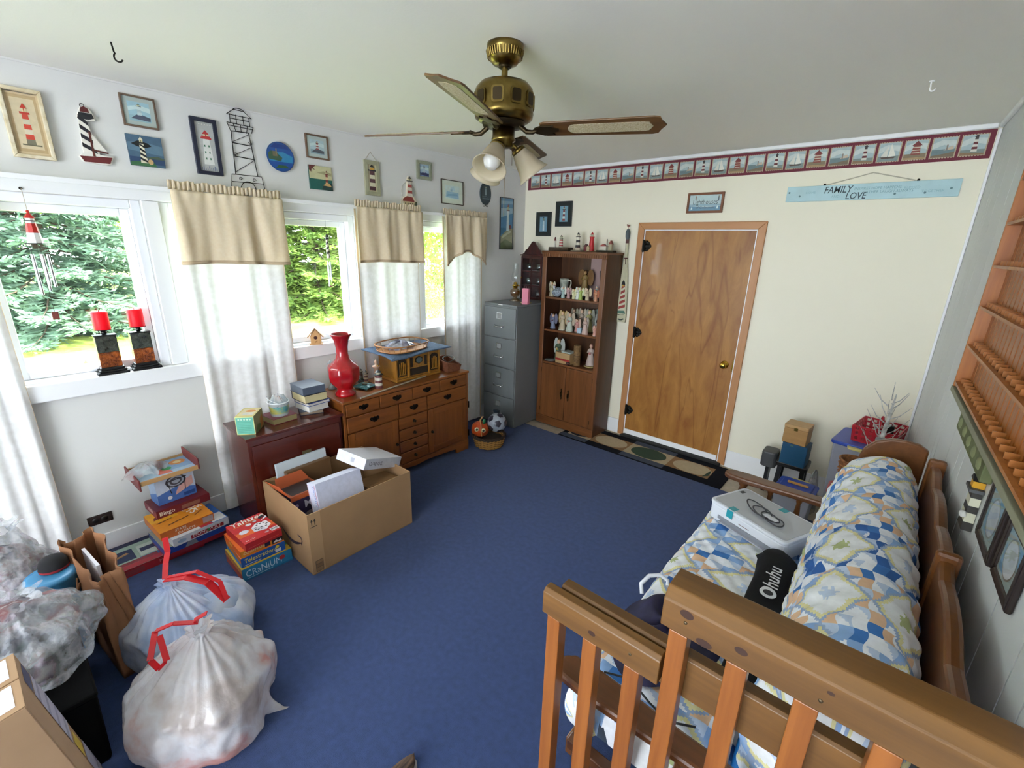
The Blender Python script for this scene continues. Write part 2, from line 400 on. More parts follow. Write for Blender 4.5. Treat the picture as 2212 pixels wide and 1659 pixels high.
n2=nt.nodes.new('ShaderNodeTexNoise'); n2.inputs['Scale'].default_value=3.2; n2.inputs['Detail'].default_value=3; n2.inputs['Distortion'].default_value=1.0; nt.links.new(mp2.outputs[0],n2.inputs['Vector'])
r2=nt.nodes.new('ShaderNodeValToRGB'); nt.links.new(n2.outputs['Fac'],r2.inputs[0]); e=r2.color_ramp.elements
e[0].position=0.485; e[0].color=(1,1,1,1); e[1].position=0.50; e[1].color=(0.66,0.55,0.48,1); x=e.new(0.515); x.color=(1,1,1,1)
mx=nt.nodes.new('ShaderNodeMix'); mx.data_type='RGBA'; mx.blend_type='MULTIPLY'; mx.inputs['Factor'].default_value=0.8
nt.links.new(r1.outputs[0],mx.inputs['A']); nt.links.new(r2.outputs[0],mx.inputs['B']); nt.links.new(mx.outputs['Result'],b.inputs['Base Color'])
M_cas = wood('honey_pine_casing','#c08a5c','#b27c4e','z',0.4,10)
M_casx = wood('honey_pine_casing_across','#c08a5c','#b27c4e','x',0.4,10)
M_iron = mat('black_iron','#17140f',0.45,metal=0.6)
M_brass = mat('polished_brass','#d9b04a',0.18,metal=1.0)
cw=0.066
sl=MB().box(DX0+cw+0.0042,DX1-cw-0.0042,YF-0.004,YF+0.034,0.018,DZ-cw-0.0042)
door=struct('door_1',sl,M_doorw,bevel=0.002)
jm=MB(); jm.box(DX0+cw-0.008,DX0+cw+0.0035,YF-0.0035,YF+0.06,0,DZ-cw+0.008); jm.box(DX1-cw-0.0035,DX1-cw+0.008,YF-0.0035,YF+0.06,0,DZ-cw+0.008); jm.box(DX0+cw+0.0035,DX1-cw-0.0035,YF-0.0035,YF+0.06,DZ-cw-0.0035,DZ-cw+0.008)
struct('jamb',jm,M_white,door)
for sx0,sx1,bev in ((DX0,DX0+cw-0.006,1),(DX1-cw+0.006,DX1,1)):
    c=MB(); z1=DZ
    inn=sx1 if sx0==DX0 else sx0; out=sx0 if sx0==DX0 else sx1
    pl=[(out,0),(inn,0),(inn,DZ-cw+0.006),(out,DZ)]
    c.prism(pl,0,0.018,(0,YF-0.0005,0),(1,0,0),(0,0,1),(0,-1,0)); struct('side_casing',c,M_cas,door,bevel=0.005)
c=MB(); c.prism([(DX0,DZ),(DX0+cw-0.006,DZ-cw+0.006),(DX1-cw+0.006,DZ-cw+0.006),(DX1,DZ)],0,0.018,(0,YF-0.0005,0),(1,0,0),(0,0,1),(0,-1,0)); struct('head_casing',c,M_casx,door,bevel=0.005)
struct('door_sweep',MB().box(DX0+cw+0.01,DX1-cw-0.01,YF-0.016,YF-0.0045,0.022,0.072),M_white,door,bevel=0.002)
struct('threshold',MB().box(DX0+0.05,DX1-0.03,YF-0.05,YF+0.05,-0.011,0.014),mat('black_rubber','#121212',0.7),door,bevel=0.004)
for z in (1.88,1.08,0.28):
    h=MB(); x0=DX0+cw+0.01
    h.box(x0-0.022,x0+0.004,YF-0.018,YF-0.005,z-0.05,z+0.05); h.tube([(x0-0.008,YF-0.02,z-0.055),(x0-0.008,YF-0.02,z+0.055)],0.007,8)
    for a,bb,rr in ((0.02,0.03,0.018),(0.045,0.0,0.02),(0.02,-0.03,0.018),(0.02,0.0,0.022),(0.038,0.022,0.013),(0.038,-0.022,0.013)):
        h.lathe([(rr,0),(rr*0.9,0.004)],10,(0,0,0)) if False else None
        T=h.T; h.T=Matrix.Translation((x0+a,YF-0.006,z+bb))@Matrix.Rotation(pi/2,4,'X'); h.lathe([(rr,0),(rr*0.8,0.005),(rr*0.3,0.006)],10); h.T=T
    struct('strap_hinge',h,M_iron,door)
kb=MB(); kb.T=Matrix.Translation((-1.043,YF-0.004,0.915))@Matrix.Rotation(pi/2,4,'X')
kb.lathe([(0.033,0),(0.034,0.006),(0.02,0.010),(0.012,0.016),(0.012,0.032),(0.020,0.038),(0.027,0.048),(0.028,0.058),(0.022,0.066),(0.0,0.068)],24)
struct('door_knob',kb,M_brass,door)
lt=MB().box(-0.985,-0.975,YF-0.007,YF-0.003,0.86,0.97); struct('latch_plate',lt,M_brass,door)

# ---------------------------------------------------------------- wallpaper border with stamp pictures
BZ0,BZ1=2.424,2.582; bx0,bx1=-3.30,xr(YF)-0.02
bd=MB().box(bx0,bx1,YF-0.0015,YF,BZ0,BZ1).build('wallpaper_border',mat('burgundy_border_paper','#6e2436',0.7))
tag(bd,'burgundy wallpaper border of seaside stamp pictures along top of far wall','wallpaper border')
st=0.1335; n=0; x=bx1-0.018
def stamp(i,w,h):
    a=Art((0,0,0),(1,0,0),(0,0,1))
    a.rect('#b9a68a',0,0,w,h)
    for q in range(9):     # perforated edge
        for yq in (0.0,h-0.004): a.rect('#6e2436',q*w/9+0.003,yq,q*w/9+0.008,yq+0.004)
        a.h-=a.step*2
    a.rect('#a9bcc0',0.006,0.006,w-0.006,h-0.006)
    a.poly('#c9d2cf',[(0.006,h*0.45),(w*0.5,h*0.62),(w-0.006,h*0.5),(w-0.006,h*0.78),(w*0.4,h*0.86),(0.006,h*0.7)])
    k=i%4
    if k==0:      # banded tall lighthouse
        a.rect('#7d8b86',0.006,0.006,w-0.006,h*0.3); a.poly('#8a6f52',[(0.006,0.006),(w-0.006,0.006),(w-0.006,h*0.12),(0.006,h*0.2)])
        cx=w*0.55
        for j,cc in enumerate(['#d9d4c9','#6b2a30','#d9d4c9','#6b2a30','#d9d4c9','#433a38']):
            z0=h*(0.2+0.11*j); r0=0.014-0.0012*j; a.poly(cc,[(cx-r0,z0),(cx+r0,z0),(cx+r0-0.0012,z0+h*0.115),(cx-r0+0.0012,z0+h*0.115)]); a.h-=a.step*0.5
        a.poly('#3a3536',[(cx-0.012,h*0.86),(cx+0.012,h*0.86),(cx,h*0.97)])
    elif k==1:    # seascape
        a.rect('#6f8487',0.006,0.006,w-0.006,h*0.42); a.poly('#7b6a55',[(0.006,0.006),(w-0.006,0.006),(w-0.006,h*0.28),(w*0.5,h*0.2),(0.006,h*0.14)])
        a.poly('#c9b7a0',[(w*0.5,h*0.36),(w*0.9,h*0.40),(w*0.85,h*0.56),(w*0.7,h*0.5)]); a.rect('#8c8076',w*0.6,h*0.36,w*0.66,h*0.62)
    elif k==2:    # wide red keeper's light
        a.rect('#86755c',0.006,0.006,w-0.006,h*0.32); a.rect('#a78a63',0.006,0.006,w-0.006,h*0.14)
        a.poly('#8d4a40',[(w*0.32,h*0.26),(w*0.72,h*0.26),(w*0.66,h*0.72),(w*0.38,h*0.72)])
        for j in range(3): a.rect('#d2c6b2',w*0.36,h*(0.34+0.13*j),w*0.68,h*(0.38+0.13*j)); a.h-=a.step*0.5
        a.poly('#7b2f31',[(w*0.3,h*0.7),(w*0.74,h*0.7),(w*0.52,h*0.93)])
    else:         # sailboat
        a.rect('#7f8f8c',0.006,0.006,w-0.006,h*0.3); a.poly('#e6e4da',[(w*0.5,h*0.26),(w*0.82,h*0.3),(w*0.55,h*0.9)]); a.h-=a.step
        a.poly('#dcdad0',[(w*0.46,h*0.26),(w*0.18,h*0.3),(w*0.45,h*0.82)]); a.poly('#5b4a41',[(w*0.15,h*0.26),(w*0.85,h*0.26),(w*0.75,h*0.18),(w*0.25,h*0.18)])
    return a
protos={}
while x-st>bx0-0.01:
    if n%4 not in protos:
        o=stamp(n,st-0.014,BZ1-BZ0-0.036).build('stamp',bd); protos[n%4]=o
    else:
        o=protos[n%4].copy(); COL.objects.link(o); o.parent=bd
    o.location=(x-st+0.007,YF-0.0016,BZ0+0.018); x-=st; n+=1

# ---------------------------------------------------------------- runner rug at the door
rg=thing('runner_rug','dark runner rug with beige and green ovals lying in front of the door','rug',(0,0,0))
RX0,RX1,RY0,RY1=-2.407,-0.80,3.610,4.028
zf=-0.0118
struct('rug_base',MB().box(RX0,RX1,RY0,RY1,zf,zf+0.0125),mat('rug_navy_pile','#15171f',0.95,bump=0.6,bscale=500,spec=0.1),rg)
a=Art((0,0,zf+0.0127),(1,0,0),(0,1,0))
xs=[-2.40,-2.09,-1.72,-1.30,-0.93]
for i in range(4):
    x0,x1=xs[i],xs[i+1]
    br=i%2==1
    a.rect('#8d6c48' if br else '#b3a386',x0 if i else x0+0.05,RY0+0.09,x1,RY1-0.09)
    if i==3: a.rect('#8d6c48',x0,RY0+0.09,x1,RY1-0.09)
    if not br:
        a.rect('#3c4658',x0,RY0+0.01,x1,RY0+0.09); a.rect('#3c4658',x0,RY1-0.09,x1,RY1-0.01)
for cx,rx,cc in ((-2.245,0.13,'#171a26'),(-1.905,0.168,'#b8a88a'),(-1.51,0.17,'#2f4636'),(-1.10,0.168,'#b8a88a')):
    a.disc(cc,cx,(RY0+RY1)/2,rx,0.115,28)
a.poly('#2f4636',[(-0.98,RY0+0.1),(-0.94,RY0+0.15),(-0.94,RY0+0.22),(-0.955,RY0+0.26)])
a.build('rug_pattern',rg,printmat(0.95,'printed_rug_pile'))

# ---------------------------------------------------------------- the garden
M_grass=mat('lawn_grass','#8f9a4e',0.9,var=0.5,vscale=1.6,vcol='#74823c',bump=0.8,bscale=30,spec=0.1)
struct('ground',MB().box(-40,XL-0.2,-14,24,-0.55,-0.3),M_grass)
def leafmat(name,c,t,c2):
    if name in MATS: return MATS[name]
    m=filmmat(name,c,opac=1.0,rough=0.6,transl=t,cols=(3.0,c2,c),spec=0.2); return m
def cards(P,D,L,Wd,U):
    """quads: base P, direction D, length L, width Wd, side U  (numpy)"""
    n=len(P); side=U*Wd[:,None]/2
    a=P; b=P+D*L[:,None]*0.5+side; c=P+D*L[:,None]; d=P+D*L[:,None]*0.5-side
    V=np.stack([a,b,c,d],1).reshape(-1,3); F=np.arange(4*n).reshape(-1,4)
    return V,F
def npmesh(name,V,F,m,parent):
    me=bpy.data.meshes.new(name); me.vertices.add(len(V)); me.vertices.foreach_set('co',V.astype(np.float32).ravel())
    me.loops.add(F.size); me.loops.foreach_set('vertex_index',F.astype(np.int32).ravel())
    me.polygons.add(len(F)); me.polygons.foreach_set('loop_start',np.arange(0,F.size,F.shape[1],dtype=np.int32)); me.polygons.foreach_set('loop_total',np.full(len(F),F.shape[1],dtype=np.int32))
    me.materials.append(m); me.update(calc_edges=True); me.validate()
    o=bpy.data.objects.new(name,me); COL.objects.link(o); o.parent=parent; return o
def unit(a): return a/np.maximum(np.linalg.norm(a,axis=-1,keepdims=True),1e-9)
def spruce(label,x,y,h,R,m,nb=120,seed=1):
    rs=np.random.RandomState(seed); t=thing('spruce_tree',label,'tree',(x,y,-0.3),group='trees beyond the windows')
    tr=MB(); tr.tube([(0,0,0),(0.02,0,h*0.5),(0,0,h*0.98)],[0.16,0.1,0.02],8); tr.build('trunk',mat('spruce_bark','#5a4a3a',0.9,var=0.4,vscale=12),t)
    Vs=[];Fs=[];off=0; br=MB()
    for i in range(nb):
        z=h*(0.04+0.93*(i/nb)**1.25); L=R*(1-(z/h))**0.8*rs.uniform(0.8,1.1)+0.12; a=i*2.399+rs.uniform(-.3,.3)
        nseg=9; ts=np.linspace(0.12,1,nseg*3)
        dirh=np.array([cos(a),sin(a),0]); droop=0.10+0.22*(1-z/h)
        pos=np.array([0,0,z])+dirh*(ts*L)[:,None]+np.array([0,0,1])*((-droop*ts**1.0+0.22*droop*ts**3*2)*L)[:,None]
        br.tube([pos[0],pos[len(pos)//2],pos[-1]],[0.022,0.014,0.004],4,caps=False)
        side=np.array([-sin(a),cos(a),0])
        for s in (-1,1):
            for kk in range(2):
                Lt=(0.16+0.42*(1-ts)*L*0.55)*rs.uniform(0.7,1.2,len(ts)); D=unit(dirh*0.75+side*s*rs.uniform(0.5,1.0,len(ts))[:,None]+np.array([0,0,1])*rs.uniform(-0.35,0.12,len(ts))[:,None])
                P=pos+rs.normal(0,0.02,(len(ts),3))
                U=unit(np.cross(D,np.array([0,0,1.0])+rs.normal(0,0.5,(len(ts),3))))
                V,F=cards(P,D,Lt,rs.uniform(0.05,0.09,len(ts)),U); Vs.append(V);Fs.append(F+off);off+=len(V)
                # needle tips on the twig
                for q in (0.35,0.6,0.85):
                    P2=P+D*(Lt*q)[:,None]; D2=unit(D+U*rs.choice([-1,1],len(ts))[:,None]*0.9+rs.normal(0,0.15,(len(ts),3)))
                    V,F=cards(P2,D2,Lt*0.4,rs.uniform(0.035,0.06,len(ts)),unit(np.cross(D2,rs.normal(0,1,(len(ts),3))))); Vs.append(V);Fs.append(F+off);off+=len(V)
    br.build('branches',mat('spruce_bark','#5a4a3a'),t,kind='stuff')
    o=npmesh('needles',np.concatenate(Vs),np.concatenate(Fs),m,t); o['kind']='stuff'; return t
def bush(label,x,y,z0,rx,ry,rz,m,n=5000,leaf=0.10,seed=1,cat='shrub',name='shrub',group='shrubs beyond the windows'):
    rs=np.random.RandomState(seed); t=thing(name,label,cat,(x,y,z0),group=group)
    st=MB()
    for k in range(6):
        a=k*1.05; st.tube([(0,0,0),(rx*.3*cos(a),ry*.3*sin(a),rz*0.9),(rx*.6*cos(a),ry*.6*sin(a),rz*1.5)],[0.03,0.02,0.006],5,caps=False)
    st.build('stems',mat('bush_stem','#6a5a40',0.9),t)
    d=unit(rs.normal(0,1,(n,3))); rad=rs.uniform(0.45,1.0,n)**0.6*(1+0.18*np.sin(d[:,0]*7+seed)*np.sin(d[:,2]*6+seed*2)+0.15*np.sin(d[:,1]*9))
    P=d*rad[:,None]*np.array([rx,ry,rz])+np.array([0,0,rz]); P=P[P[:,2]>0]; n=len(P)
    D=unit(rs.normal(0,1,(n,3))+np.array([0,0,0.2])); U=unit(np.cross(D,rs.normal(0,1,(n,3))))
    V,F=cards(P,D,rs.uniform(0.7,1.3,n)*leaf,rs.uniform(0.4,0.7,n)*leaf,U); o=npmesh('leaves',V,F,m,t); o['kind']='stuff'; return t
L_blue=leafmat('blue_spruce_needles','#86a088',0.25,'#4a6654')
L_grn=leafmat('green_spruce_needles','#8fa350',0.3,'#4c6a35')
L_yel=leafmat('yellow_green_leaves','#a3b548',0.45,'#5f7d30')
L_mid=leafmat('mid_green_leaves','#8fae4d',0.4,'#4c7034')
spruce('blue-grey spruce seen through the window with the red candles',-14.6,1.1,7.5,3.0,L_blue,150,1)
spruce('green spruce seen through the middle window with black and white chime',-14.0,7.0,7.5,2.6,L_grn,150,2)
spruce('spruce partly hidden behind the leftmost sheer curtain',-16.5,-4.6,7.0,2.3,L_blue,90,3)
bush('bright yellow-green bush right of the blue-grey spruce',-19.6,4.9,-0.3,1.7,1.9,3.0,L_yel,9000,0.16,4)
bush('pale green tree seen through the narrow far window',-13.2,12.1,-0.3,1.8,1.9,2.5,L_yel,9000,0.15,6)
bush('distant green hedge tree behind the spruces, left',-25.5,-1.5,-0.3,2.5,4.0,4.2,L_mid,8000,0.22,7)
bush('distant green hedge tree behind the middle spruce',-25.5,8.2,-0.3,2.5,4.3,4.4,L_mid,8000,0.22,8)
bush('distant green hedge tree far right of the garden',-25.5,18.2,-0.3,2.5,4.4,4.2,L_yel,8000,0.22,9)
bush('low dark green bush just outside below the red candle window',-5.3,0.75,-0.3,0.45,0.5,0.52,L_mid,2500,0.06,10)
bush('low bush just outside below the birdhouse window',-5.2,2.5,-0.3,0.4,0.5,0.50,L_mid,2500,0.06,11)
bush('flowering pale bush outside the narrow far window',-8.0,6.0,-0.3,0.8,0.8,0.75,L_yel,3500,0.07,12)
# ================================================================ CURTAINS
M_val=filmmat('cream_valance_cotton','#efe2bd',opac=1.0,rough=0.9,transl=0.22,cols=(60,'#ecdabb','#f2e3c8'),spec=0.1)
M_sheer=filmmat('white_damask_sheer','#f6f4f3',opac=0.992,rough=0.8,transl=0.08,cols=(30,'#efedeb','#fbfafa'),spec=0.15)
M_hem=filmmat('curtain_hem','#dcc6a6',opac=1.0,rough=0.9,transl=0.3,spec=0.1)
M_rod=mat('white_enamel_rod','#f2f2f4',0.3)
def curtain_set(label_v,label_s,y0,y1,zb_s,arch=False,nf=5,seed=1,valance=True,ztop=2.135,spread=0.0):
    rs=random.Random(seed); ph=[rs.uniform(0,6.28) for _ in range(6)]; am=[rs.uniform(0.5,1) for _ in range(6)]
    def wave(u,v,A):
        s=0
        for k in range(4): s+=am[k]*sin(2*pi*(nf*(0.6+0.35*k))*u+ph[k]+0.5*sin(3*v+k))/(1+0.7*k)
        return A*s*0.55
    Wd=y1-y0
    if valance:
        t=thing('valance',label_v,'valance',(XL,0,0),group='cream valances over the windows')
        def bot(u):
            if arch: return 1.660+0.125*(0.5-0.5*cos(2*pi*u))**0.8
            return 1.695+0.006*sin(5*u)
        g=MB(); 
        def f(u,v):
            gz=ztop-0.035; z=gz+(bot(u)-gz)*v; A=0.014+0.022*v
            return (0.112+max(-0.026,wave(u,v,A))+0.004*sin(60*u)*(1-v)**6, y0+Wd*u*(1)+0.012*(u-0.5)*v, z)
        g.grid(f,90,26); g.build('skirt',M_val,t,solid=0.0015)
        g=MB()
        def f2(u,v):
            z=ztop-0.035+0.05*v+0.004*sin(47*u); a=2*pi*26*u
            return (0.094+0.011*sin(a)*(0.3+v)+0.003*sin(3*a), y0-0.003+Wd*1.006*u, z)
        g.grid(f2,260,4); g.build('gathered_heading',M_val,t,solid=0.0012)
        g=MB(); g.grid(lambda u,v:(0.1135+max(-0.026,wave(u,1,0.036)), y0+Wd*u+0.012*(u-0.5), bot(u)-0.004+0.020*v),90,1); g.build('hem',M_hem,t,solid=0.004)
    if label_s:
        t=thing('sheer_curtain',label_s,'curtain',(XL,0,0),group='white sheer curtains at the windows')
        g=MB()
        def f3(u,v):
            z=2.085+(zb_s-2.085)*v; A=0.016+0.012*v
            w=Wd*(0.96+spread*v); c=(y0+y1)/2
            return (0.052+max(-0.010,min(0.026,wave(u,v,A))), c+w*(u-0.5), z)
        g.grid(f3,110,30); g.build('panel',M_sheer,t)
        for s_ in (0,1):
            g=MB(); g.grid(lambda u,v:(lambda p:(p[0]+0.0012,p[1]+(0.0 if s_==0 else -0.014)+0.014*u,p[2]))(f3(float(s_),v)),1,30); g.build('side_hem',M_hem,t)
curtain_set(None,'white sheer curtain at the left edge of the picture',-0.62,0.075,0.03,valance=False,nf=6,seed=5)
curtain_set('cream valance over the sheer curtain beside the red candles','white sheer curtain falling behind the dark mahogany cabinet',0.815,1.425,0.03,seed=2,nf=4)
curtain_set('cream valance above the wooden radio, middle of three','white sheer curtain hanging behind the wooden radio',1.965,2.585,0.55,seed=3,nf=4)
curtain_set('cream valance with scalloped bottom edge beside the filing cabinet','white sheer curtain falling beside the filing cabinet',2.83,3.385,0.03,arch=True,seed=4,nf=4)
rod=thing('curtain_rod','flat white curtain rod running above all the windows','curtain rod',(XL,0,0))
MB().box(0.080,0.084,-0.7,3.41,2.088,2.112).build('rail',M_rod,rod,bevel=0.002)
for y in (-0.05,0.74,1.44,1.9,2.6,2.8,3.40): MB().box(0.0,0.0795,y-0.008,y+0.008,2.092,2.109).build('bracket',M_rod,rod)

# ================================================================ WALL PICTURES
def lighthouse(a,cx,z0,h,w0,w1,bands,roof='#333033',gal='#333033',spiral=False):
    H=h*0.74
    if spiral:
        a.poly(bands[0],[(cx-w0,z0),(cx+w0,z0),(cx+w1,z0+H),(cx-w1,z0+H)])
        n=4
        for i in range(n):
            q0=i/n+0.02; q1=q0+0.5/n; q2=min(1,q0+0.62/n); q3=min(1,q1+0.62/n)
            wA=lambda q:w0+(w1-w0)*q
            a.poly(bands[1],[(cx-wA(q2),z0+H*q2),(cx+wA(q0),z0+H*q0),(cx+wA(q1),z0+H*q1),(cx-wA(q3),z0+H*q3)]); a.h-=a.step*0.8
        a.h+=a.step
    else:
        n=len(bands)
        for i,c in enumerate(bands):
            q0,q1=i/n,(i+1)/n; wa=w0+(w1-w0)*q0; wb=w0+(w1-w0)*q1
            a.poly(c,[(cx-wa,z0+H*q0),(cx+wa,z0+H*q0),(cx+wb,z0+H*q1),(cx-wb,z0+H*q1)]); a.h-=a.step*0.5
        a.h+=a.step
    a.rect(gal,cx-w1*1.7,z0+H,cx+w1*1.7,z0+H+h*0.05)
    a.rect('#d8cfa0',cx-w1*0.8,z0+H+h*0.05,cx+w1*0.8,z0+H+h*0.14); a.rect(gal,cx-w1*0.15,z0+H+h*0.05,cx+w1*0.15,z0+H+h*0.14)
    a.poly(roof,[(cx-w1*1.15,z0+H+h*0.14),(cx+w1*1.15,z0+H+h*0.14),(cx,z0+h)])
def frame(w,h,fw,d,z0=0.0):
    m=MB(); y=-d
    for pl in ([(-w/2,z0),(w/2,z0),(w/2-fw,z0+fw),(-w/2+fw,z0+fw)],[(-w/2,z0+h),(w/2,z0+h),(w/2-fw,z0+h-fw),(-w/2+fw,z0+h-fw)],
               [(-w/2,z0),(-w/2,z0+h),(-w/2+fw,z0+h-fw),(-w/2+fw,z0+fw)],[(w/2,z0),(w/2,z0+h),(w/2-fw,z0+h-fw),(w/2-fw,z0+fw)]):
        m.prism(pl,0.0005,d,(0,0,0),(1,0,0),(0,0,1),(0,-1,0))
    return m
WL=pi/2
def on_left(name,label,cat,y0,y1,z0): return thing(name,label,cat,(XL,(y0+y1)/2,z0),WL)
def on_far(name,label,cat,x0,x1,z0): return thing(name,label,cat,(( x0+x1)/2,YF,z0),0)
def on_right(name,label,cat,yc,z0): return thing(name,label,cat,(xr(yc)-0.0005,yc,z0),-pi/2+ang)
def canvas(d=0.004): return Art((0,-d,0),(1,0,0),(0,0,1))
def backing(w,h,d,col,t,name='backing',z0=0): return MB().box(-w/2,w/2,-d,-0.0005,z0,z0+h).build(name,mat('board_'+col,col,0.7),t)

# 1 cream panel with red banded lighthouse
t=on_left('framed_picture','cream distressed panel picture of a red banded lighthouse, leftmost on window wall','picture',0.244,0.390,2.19); w,h=0.146,0.30
m=frame(w,h,0.016,0.028); m.build('frame',mat('cream_distressed_frame','#e6dcc4',0.8,var=0.2,vscale=30,vcol='#c9b78f'),t,bevel=0.003)
backing(w-0.02,h-0.02,0.014,'#cdb894',t)
a=canvas(0.0142); a.rect('#bda37a',-0.050,0.028,0.050,h-0.028); a.rect('#d6c5a2',-0.040,0.042,0.040,h-0.042)
lighthouse(a,0.0,0.062,0.175,0.016,0.010,['#7a7460','#cf4a37','#ddd0b4','#cf4a37','#cfc7ac','#c94a38'],'#c33a2a','#b93a2c'); a.rect('#6b6450',-0.032,0.056,0.034,0.062); a.build('print',t)
# 2 wooden lighthouse with sailboat
t=on_left('lighthouse_plaque','cut-out wooden lighthouse with black spiral and red sailboat, between cream panel and grey frame','wall plaque',0.474,0.612,2.197)
m=MB(); m.prism([(-0.066,0.03),(-0.052,0.004),(0.04,0.0),(0.058,0.008),(0.072,0.044),(0.02,0.048),(-0.005,0.20),(0.03,0.205),(0.024,0.235),(0.012,0.26),(-0.02,0.26),(-0.032,0.235),(-0.04,0.21),(-0.036,0.2),(-0.045,0.05)][::-1],0.0005,0.018,(0,0,0),(1,0,0),(0,0,1),(0,-1,0))
m.build('cutout',mat('white_painted_wood','#e8e4da',0.6),t,bevel=0.002)
a=canvas(0.0184); a.poly('#ece7dc',[(-0.044,0.05),(0.012,0.05),(-0.004,0.20),(-0.036,0.20)])
for q in range(4):
    z=0.055+q*0.042; a.poly('#22222a',[(-0.043+q*0.002,z+0.022),(0.010-q*0.004,z-0.006),(0.008-q*0.004,z+0.014),(-0.042+q*0.002,z+0.042)])
a.poly('#1f2127',[(-0.040,0.205),(0.004,0.205),(0.026,0.215),(0.020,0.235),(-0.030,0.235)]); a.poly('#5d2222',[(-0.024,0.237),(0.012,0.237),(0.008,0.256),(-0.006,0.264),(-0.02,0.256)])
a.poly('#6a2526',[(-0.062,0.032),(0.066,0.040),(0.052,0.008),(-0.048,0.006)]); a.rect('#5b2a22',-0.010,0.036,-0.002,0.150); a.poly('#ece7dc',[(0.0,0.070),(0.050,0.066),(0.002,0.14)]); a.line('#5b2a22',[(-0.004,0.066),(0.054,0.058)],0.007)
a.build('painting',t); m=MB(); m.tube([(0.0-0.01+0.008*cos(i),-0.008,0.268+0.009*sin(i)) for i in np.linspace(0,6.28,12)],0.0014,5); m.build('wire_loop',M_iron,t)
# 3 brown framed lighthouse on a rock
def framed(label,y0,y1,z0,z1,fcol,fw,matcol,mw,draw,d=0.016,on=on_left,name='framed_picture',glass=True):
    w,h=y1-y0,z1-z0; t=on(name,label,'picture',y0,y1,z0)
    frame(w,h,fw,d).build('frame',mat('frame_'+fcol,fcol,0.45,var=0.15,vscale=40),t,bevel=0.002)
    backing(w-fw,h-fw,0.008,matcol,t,'mat_board',fw/2)
    a=canvas(0.0083); x0,x1,q0,q1=-w/2+fw+mw,w/2-fw-mw,fw+mw,h-fw-mw; draw(a,x0,x1,q0,q1); a.build('print',t)
    if glass: MB().box(-w/2+fw,w/2-fw,-0.0135,-0.0128,fw,h-fw).build('glass',M_glass,t)
    return t
def rockview(sky,sea,rock,bands,roof='#8c3a38',spiral=False,cloud=None):
    def d(a,x0,x1,z0,z1):
        w,h=x1-x0,z1-z0
        a.rect(sky,x0,z0,x1,z1); a.poly(cloud or '#dbe3e6',[(x0,z0+h*.5),(x0+w*.4,z0+h*.62),(x1,z0+h*.5),(x1,z0+h*.75),(x0+w*.5,z0+h*.85),(x0,z0+h*.7)])
        a.rect(sea,x0,z0,x1,z0+h*.3); a.poly(rock,[(x0+w*.08,z0+h*.12),(x1-w*.05,z0+h*.06),(x1-w*.02,z0+h*.24),(x0+w*.62,z0+h*.36),(x0+w*.35,z0+h*.34)])
        lighthouse(a,x0+w*.5,z0+h*.32,h*.6,w*.11,w*.075,bands,roof,spiral=spiral)
    return d
framed('grey matted print of a white lighthouse on dark rocks, above the blue tile painting',0.690,0.843,2.409,2.560,'#6d5747',0.009,'#b9bab8',0.020,rockview('#a9c6d6','#9fb9c8','#4a4a66',['#cfd6dc','#b9c3cb','#dfe3e6'],'#5d6573'))
# 4 spiral lighthouse canvas
t=on_left('painted_canvas','square painting of a black and white spiral lighthouse on green shore, dark blue sky','picture',0.685,0.840,2.215); w,h=0.155,0.153
backing(w,h,0.015,'#43596b',t,'canvas'); a=canvas(0.0152); a.rect('#48647c',-w/2,0,w/2,h); a.poly('#5f7d92',[(-w/2,h*.5),(w/2,h*.4),(w/2,h*.7),(0,h*.8),(-w/2,h*.75)])
a.rect('#2c4569',-w/2,0.012,w/2,0.045); a.poly('#4b5b4a',[(-0.01,0.045),(0.05,0.055),(w/2,0.047),(w/2,0.040),(-0.01,0.04)]); a.poly('#3d6b46',[(-w/2,0),(w/2-0.04,0),(0.03,0.02),(-0.02,0.026),(-w/2,0.018)])
a.poly('#14161a',[(-0.062,0.108),(-0.03,0.126),(0.012,0.118),(0.028,0.104),(0.0,0.092),(-0.035,0.096)]); lighthouse(a,-0.016,0.016,0.13,0.016,0.009,['#e4dcc4','#17181c'],'#e4dcc4','#17181c',True); a.disc('#c8a878',0.012,0.024,0.012,0.014); a.build('painting',t)
# 5 navy framed mosaic
def mosaic(a,x0,x1,z0,z1):
    w,h=x1-x0,z1-z0; a.rect('#b5b7b4',x0,z0,x1,z1); lighthouse(a,(x0+x1)/2+0.004,z0+h*.14,h*.7,w*.28,w*.17,['#dfe0da'],'#bd3838','#bd3838')
    for q in range(3):
        for s_ in (-1,1): a.rect('#4c7a5f',(x0+x1)/2+s_*0.011-0.001,z0+h*(.24+.13*q),(x0+x1)/2+s_*0.011+0.006,z0+h*(.28+.13*q)); a.h-=a.step
    a.rect('#bd3838',(x0+x1)/2-w*.2,z0+h*.69,(x0+x1)/2+w*.26,z0+h*.72)
    for q in range(6): a.disc('#e9e6da',x0+w*(.12+.15*q),z0+h*.95,0.0035,0.0025,8); a.h-=a.step
    for q in range(9): a.rect('#4a5f8d',x0+w*(.08+.1*q),z0+0.004,x0+w*(.11+.1*q),z0+0.022+0.006*sin(q*2)); a.h-=a.step
framed('navy framed panel of a white lighthouse with red bands, tall and narrow',0.996,1.132,2.210,2.515,'#1c2138',0.020,'#b5b7b4',0.0,mosaic,0.02,glass=False)
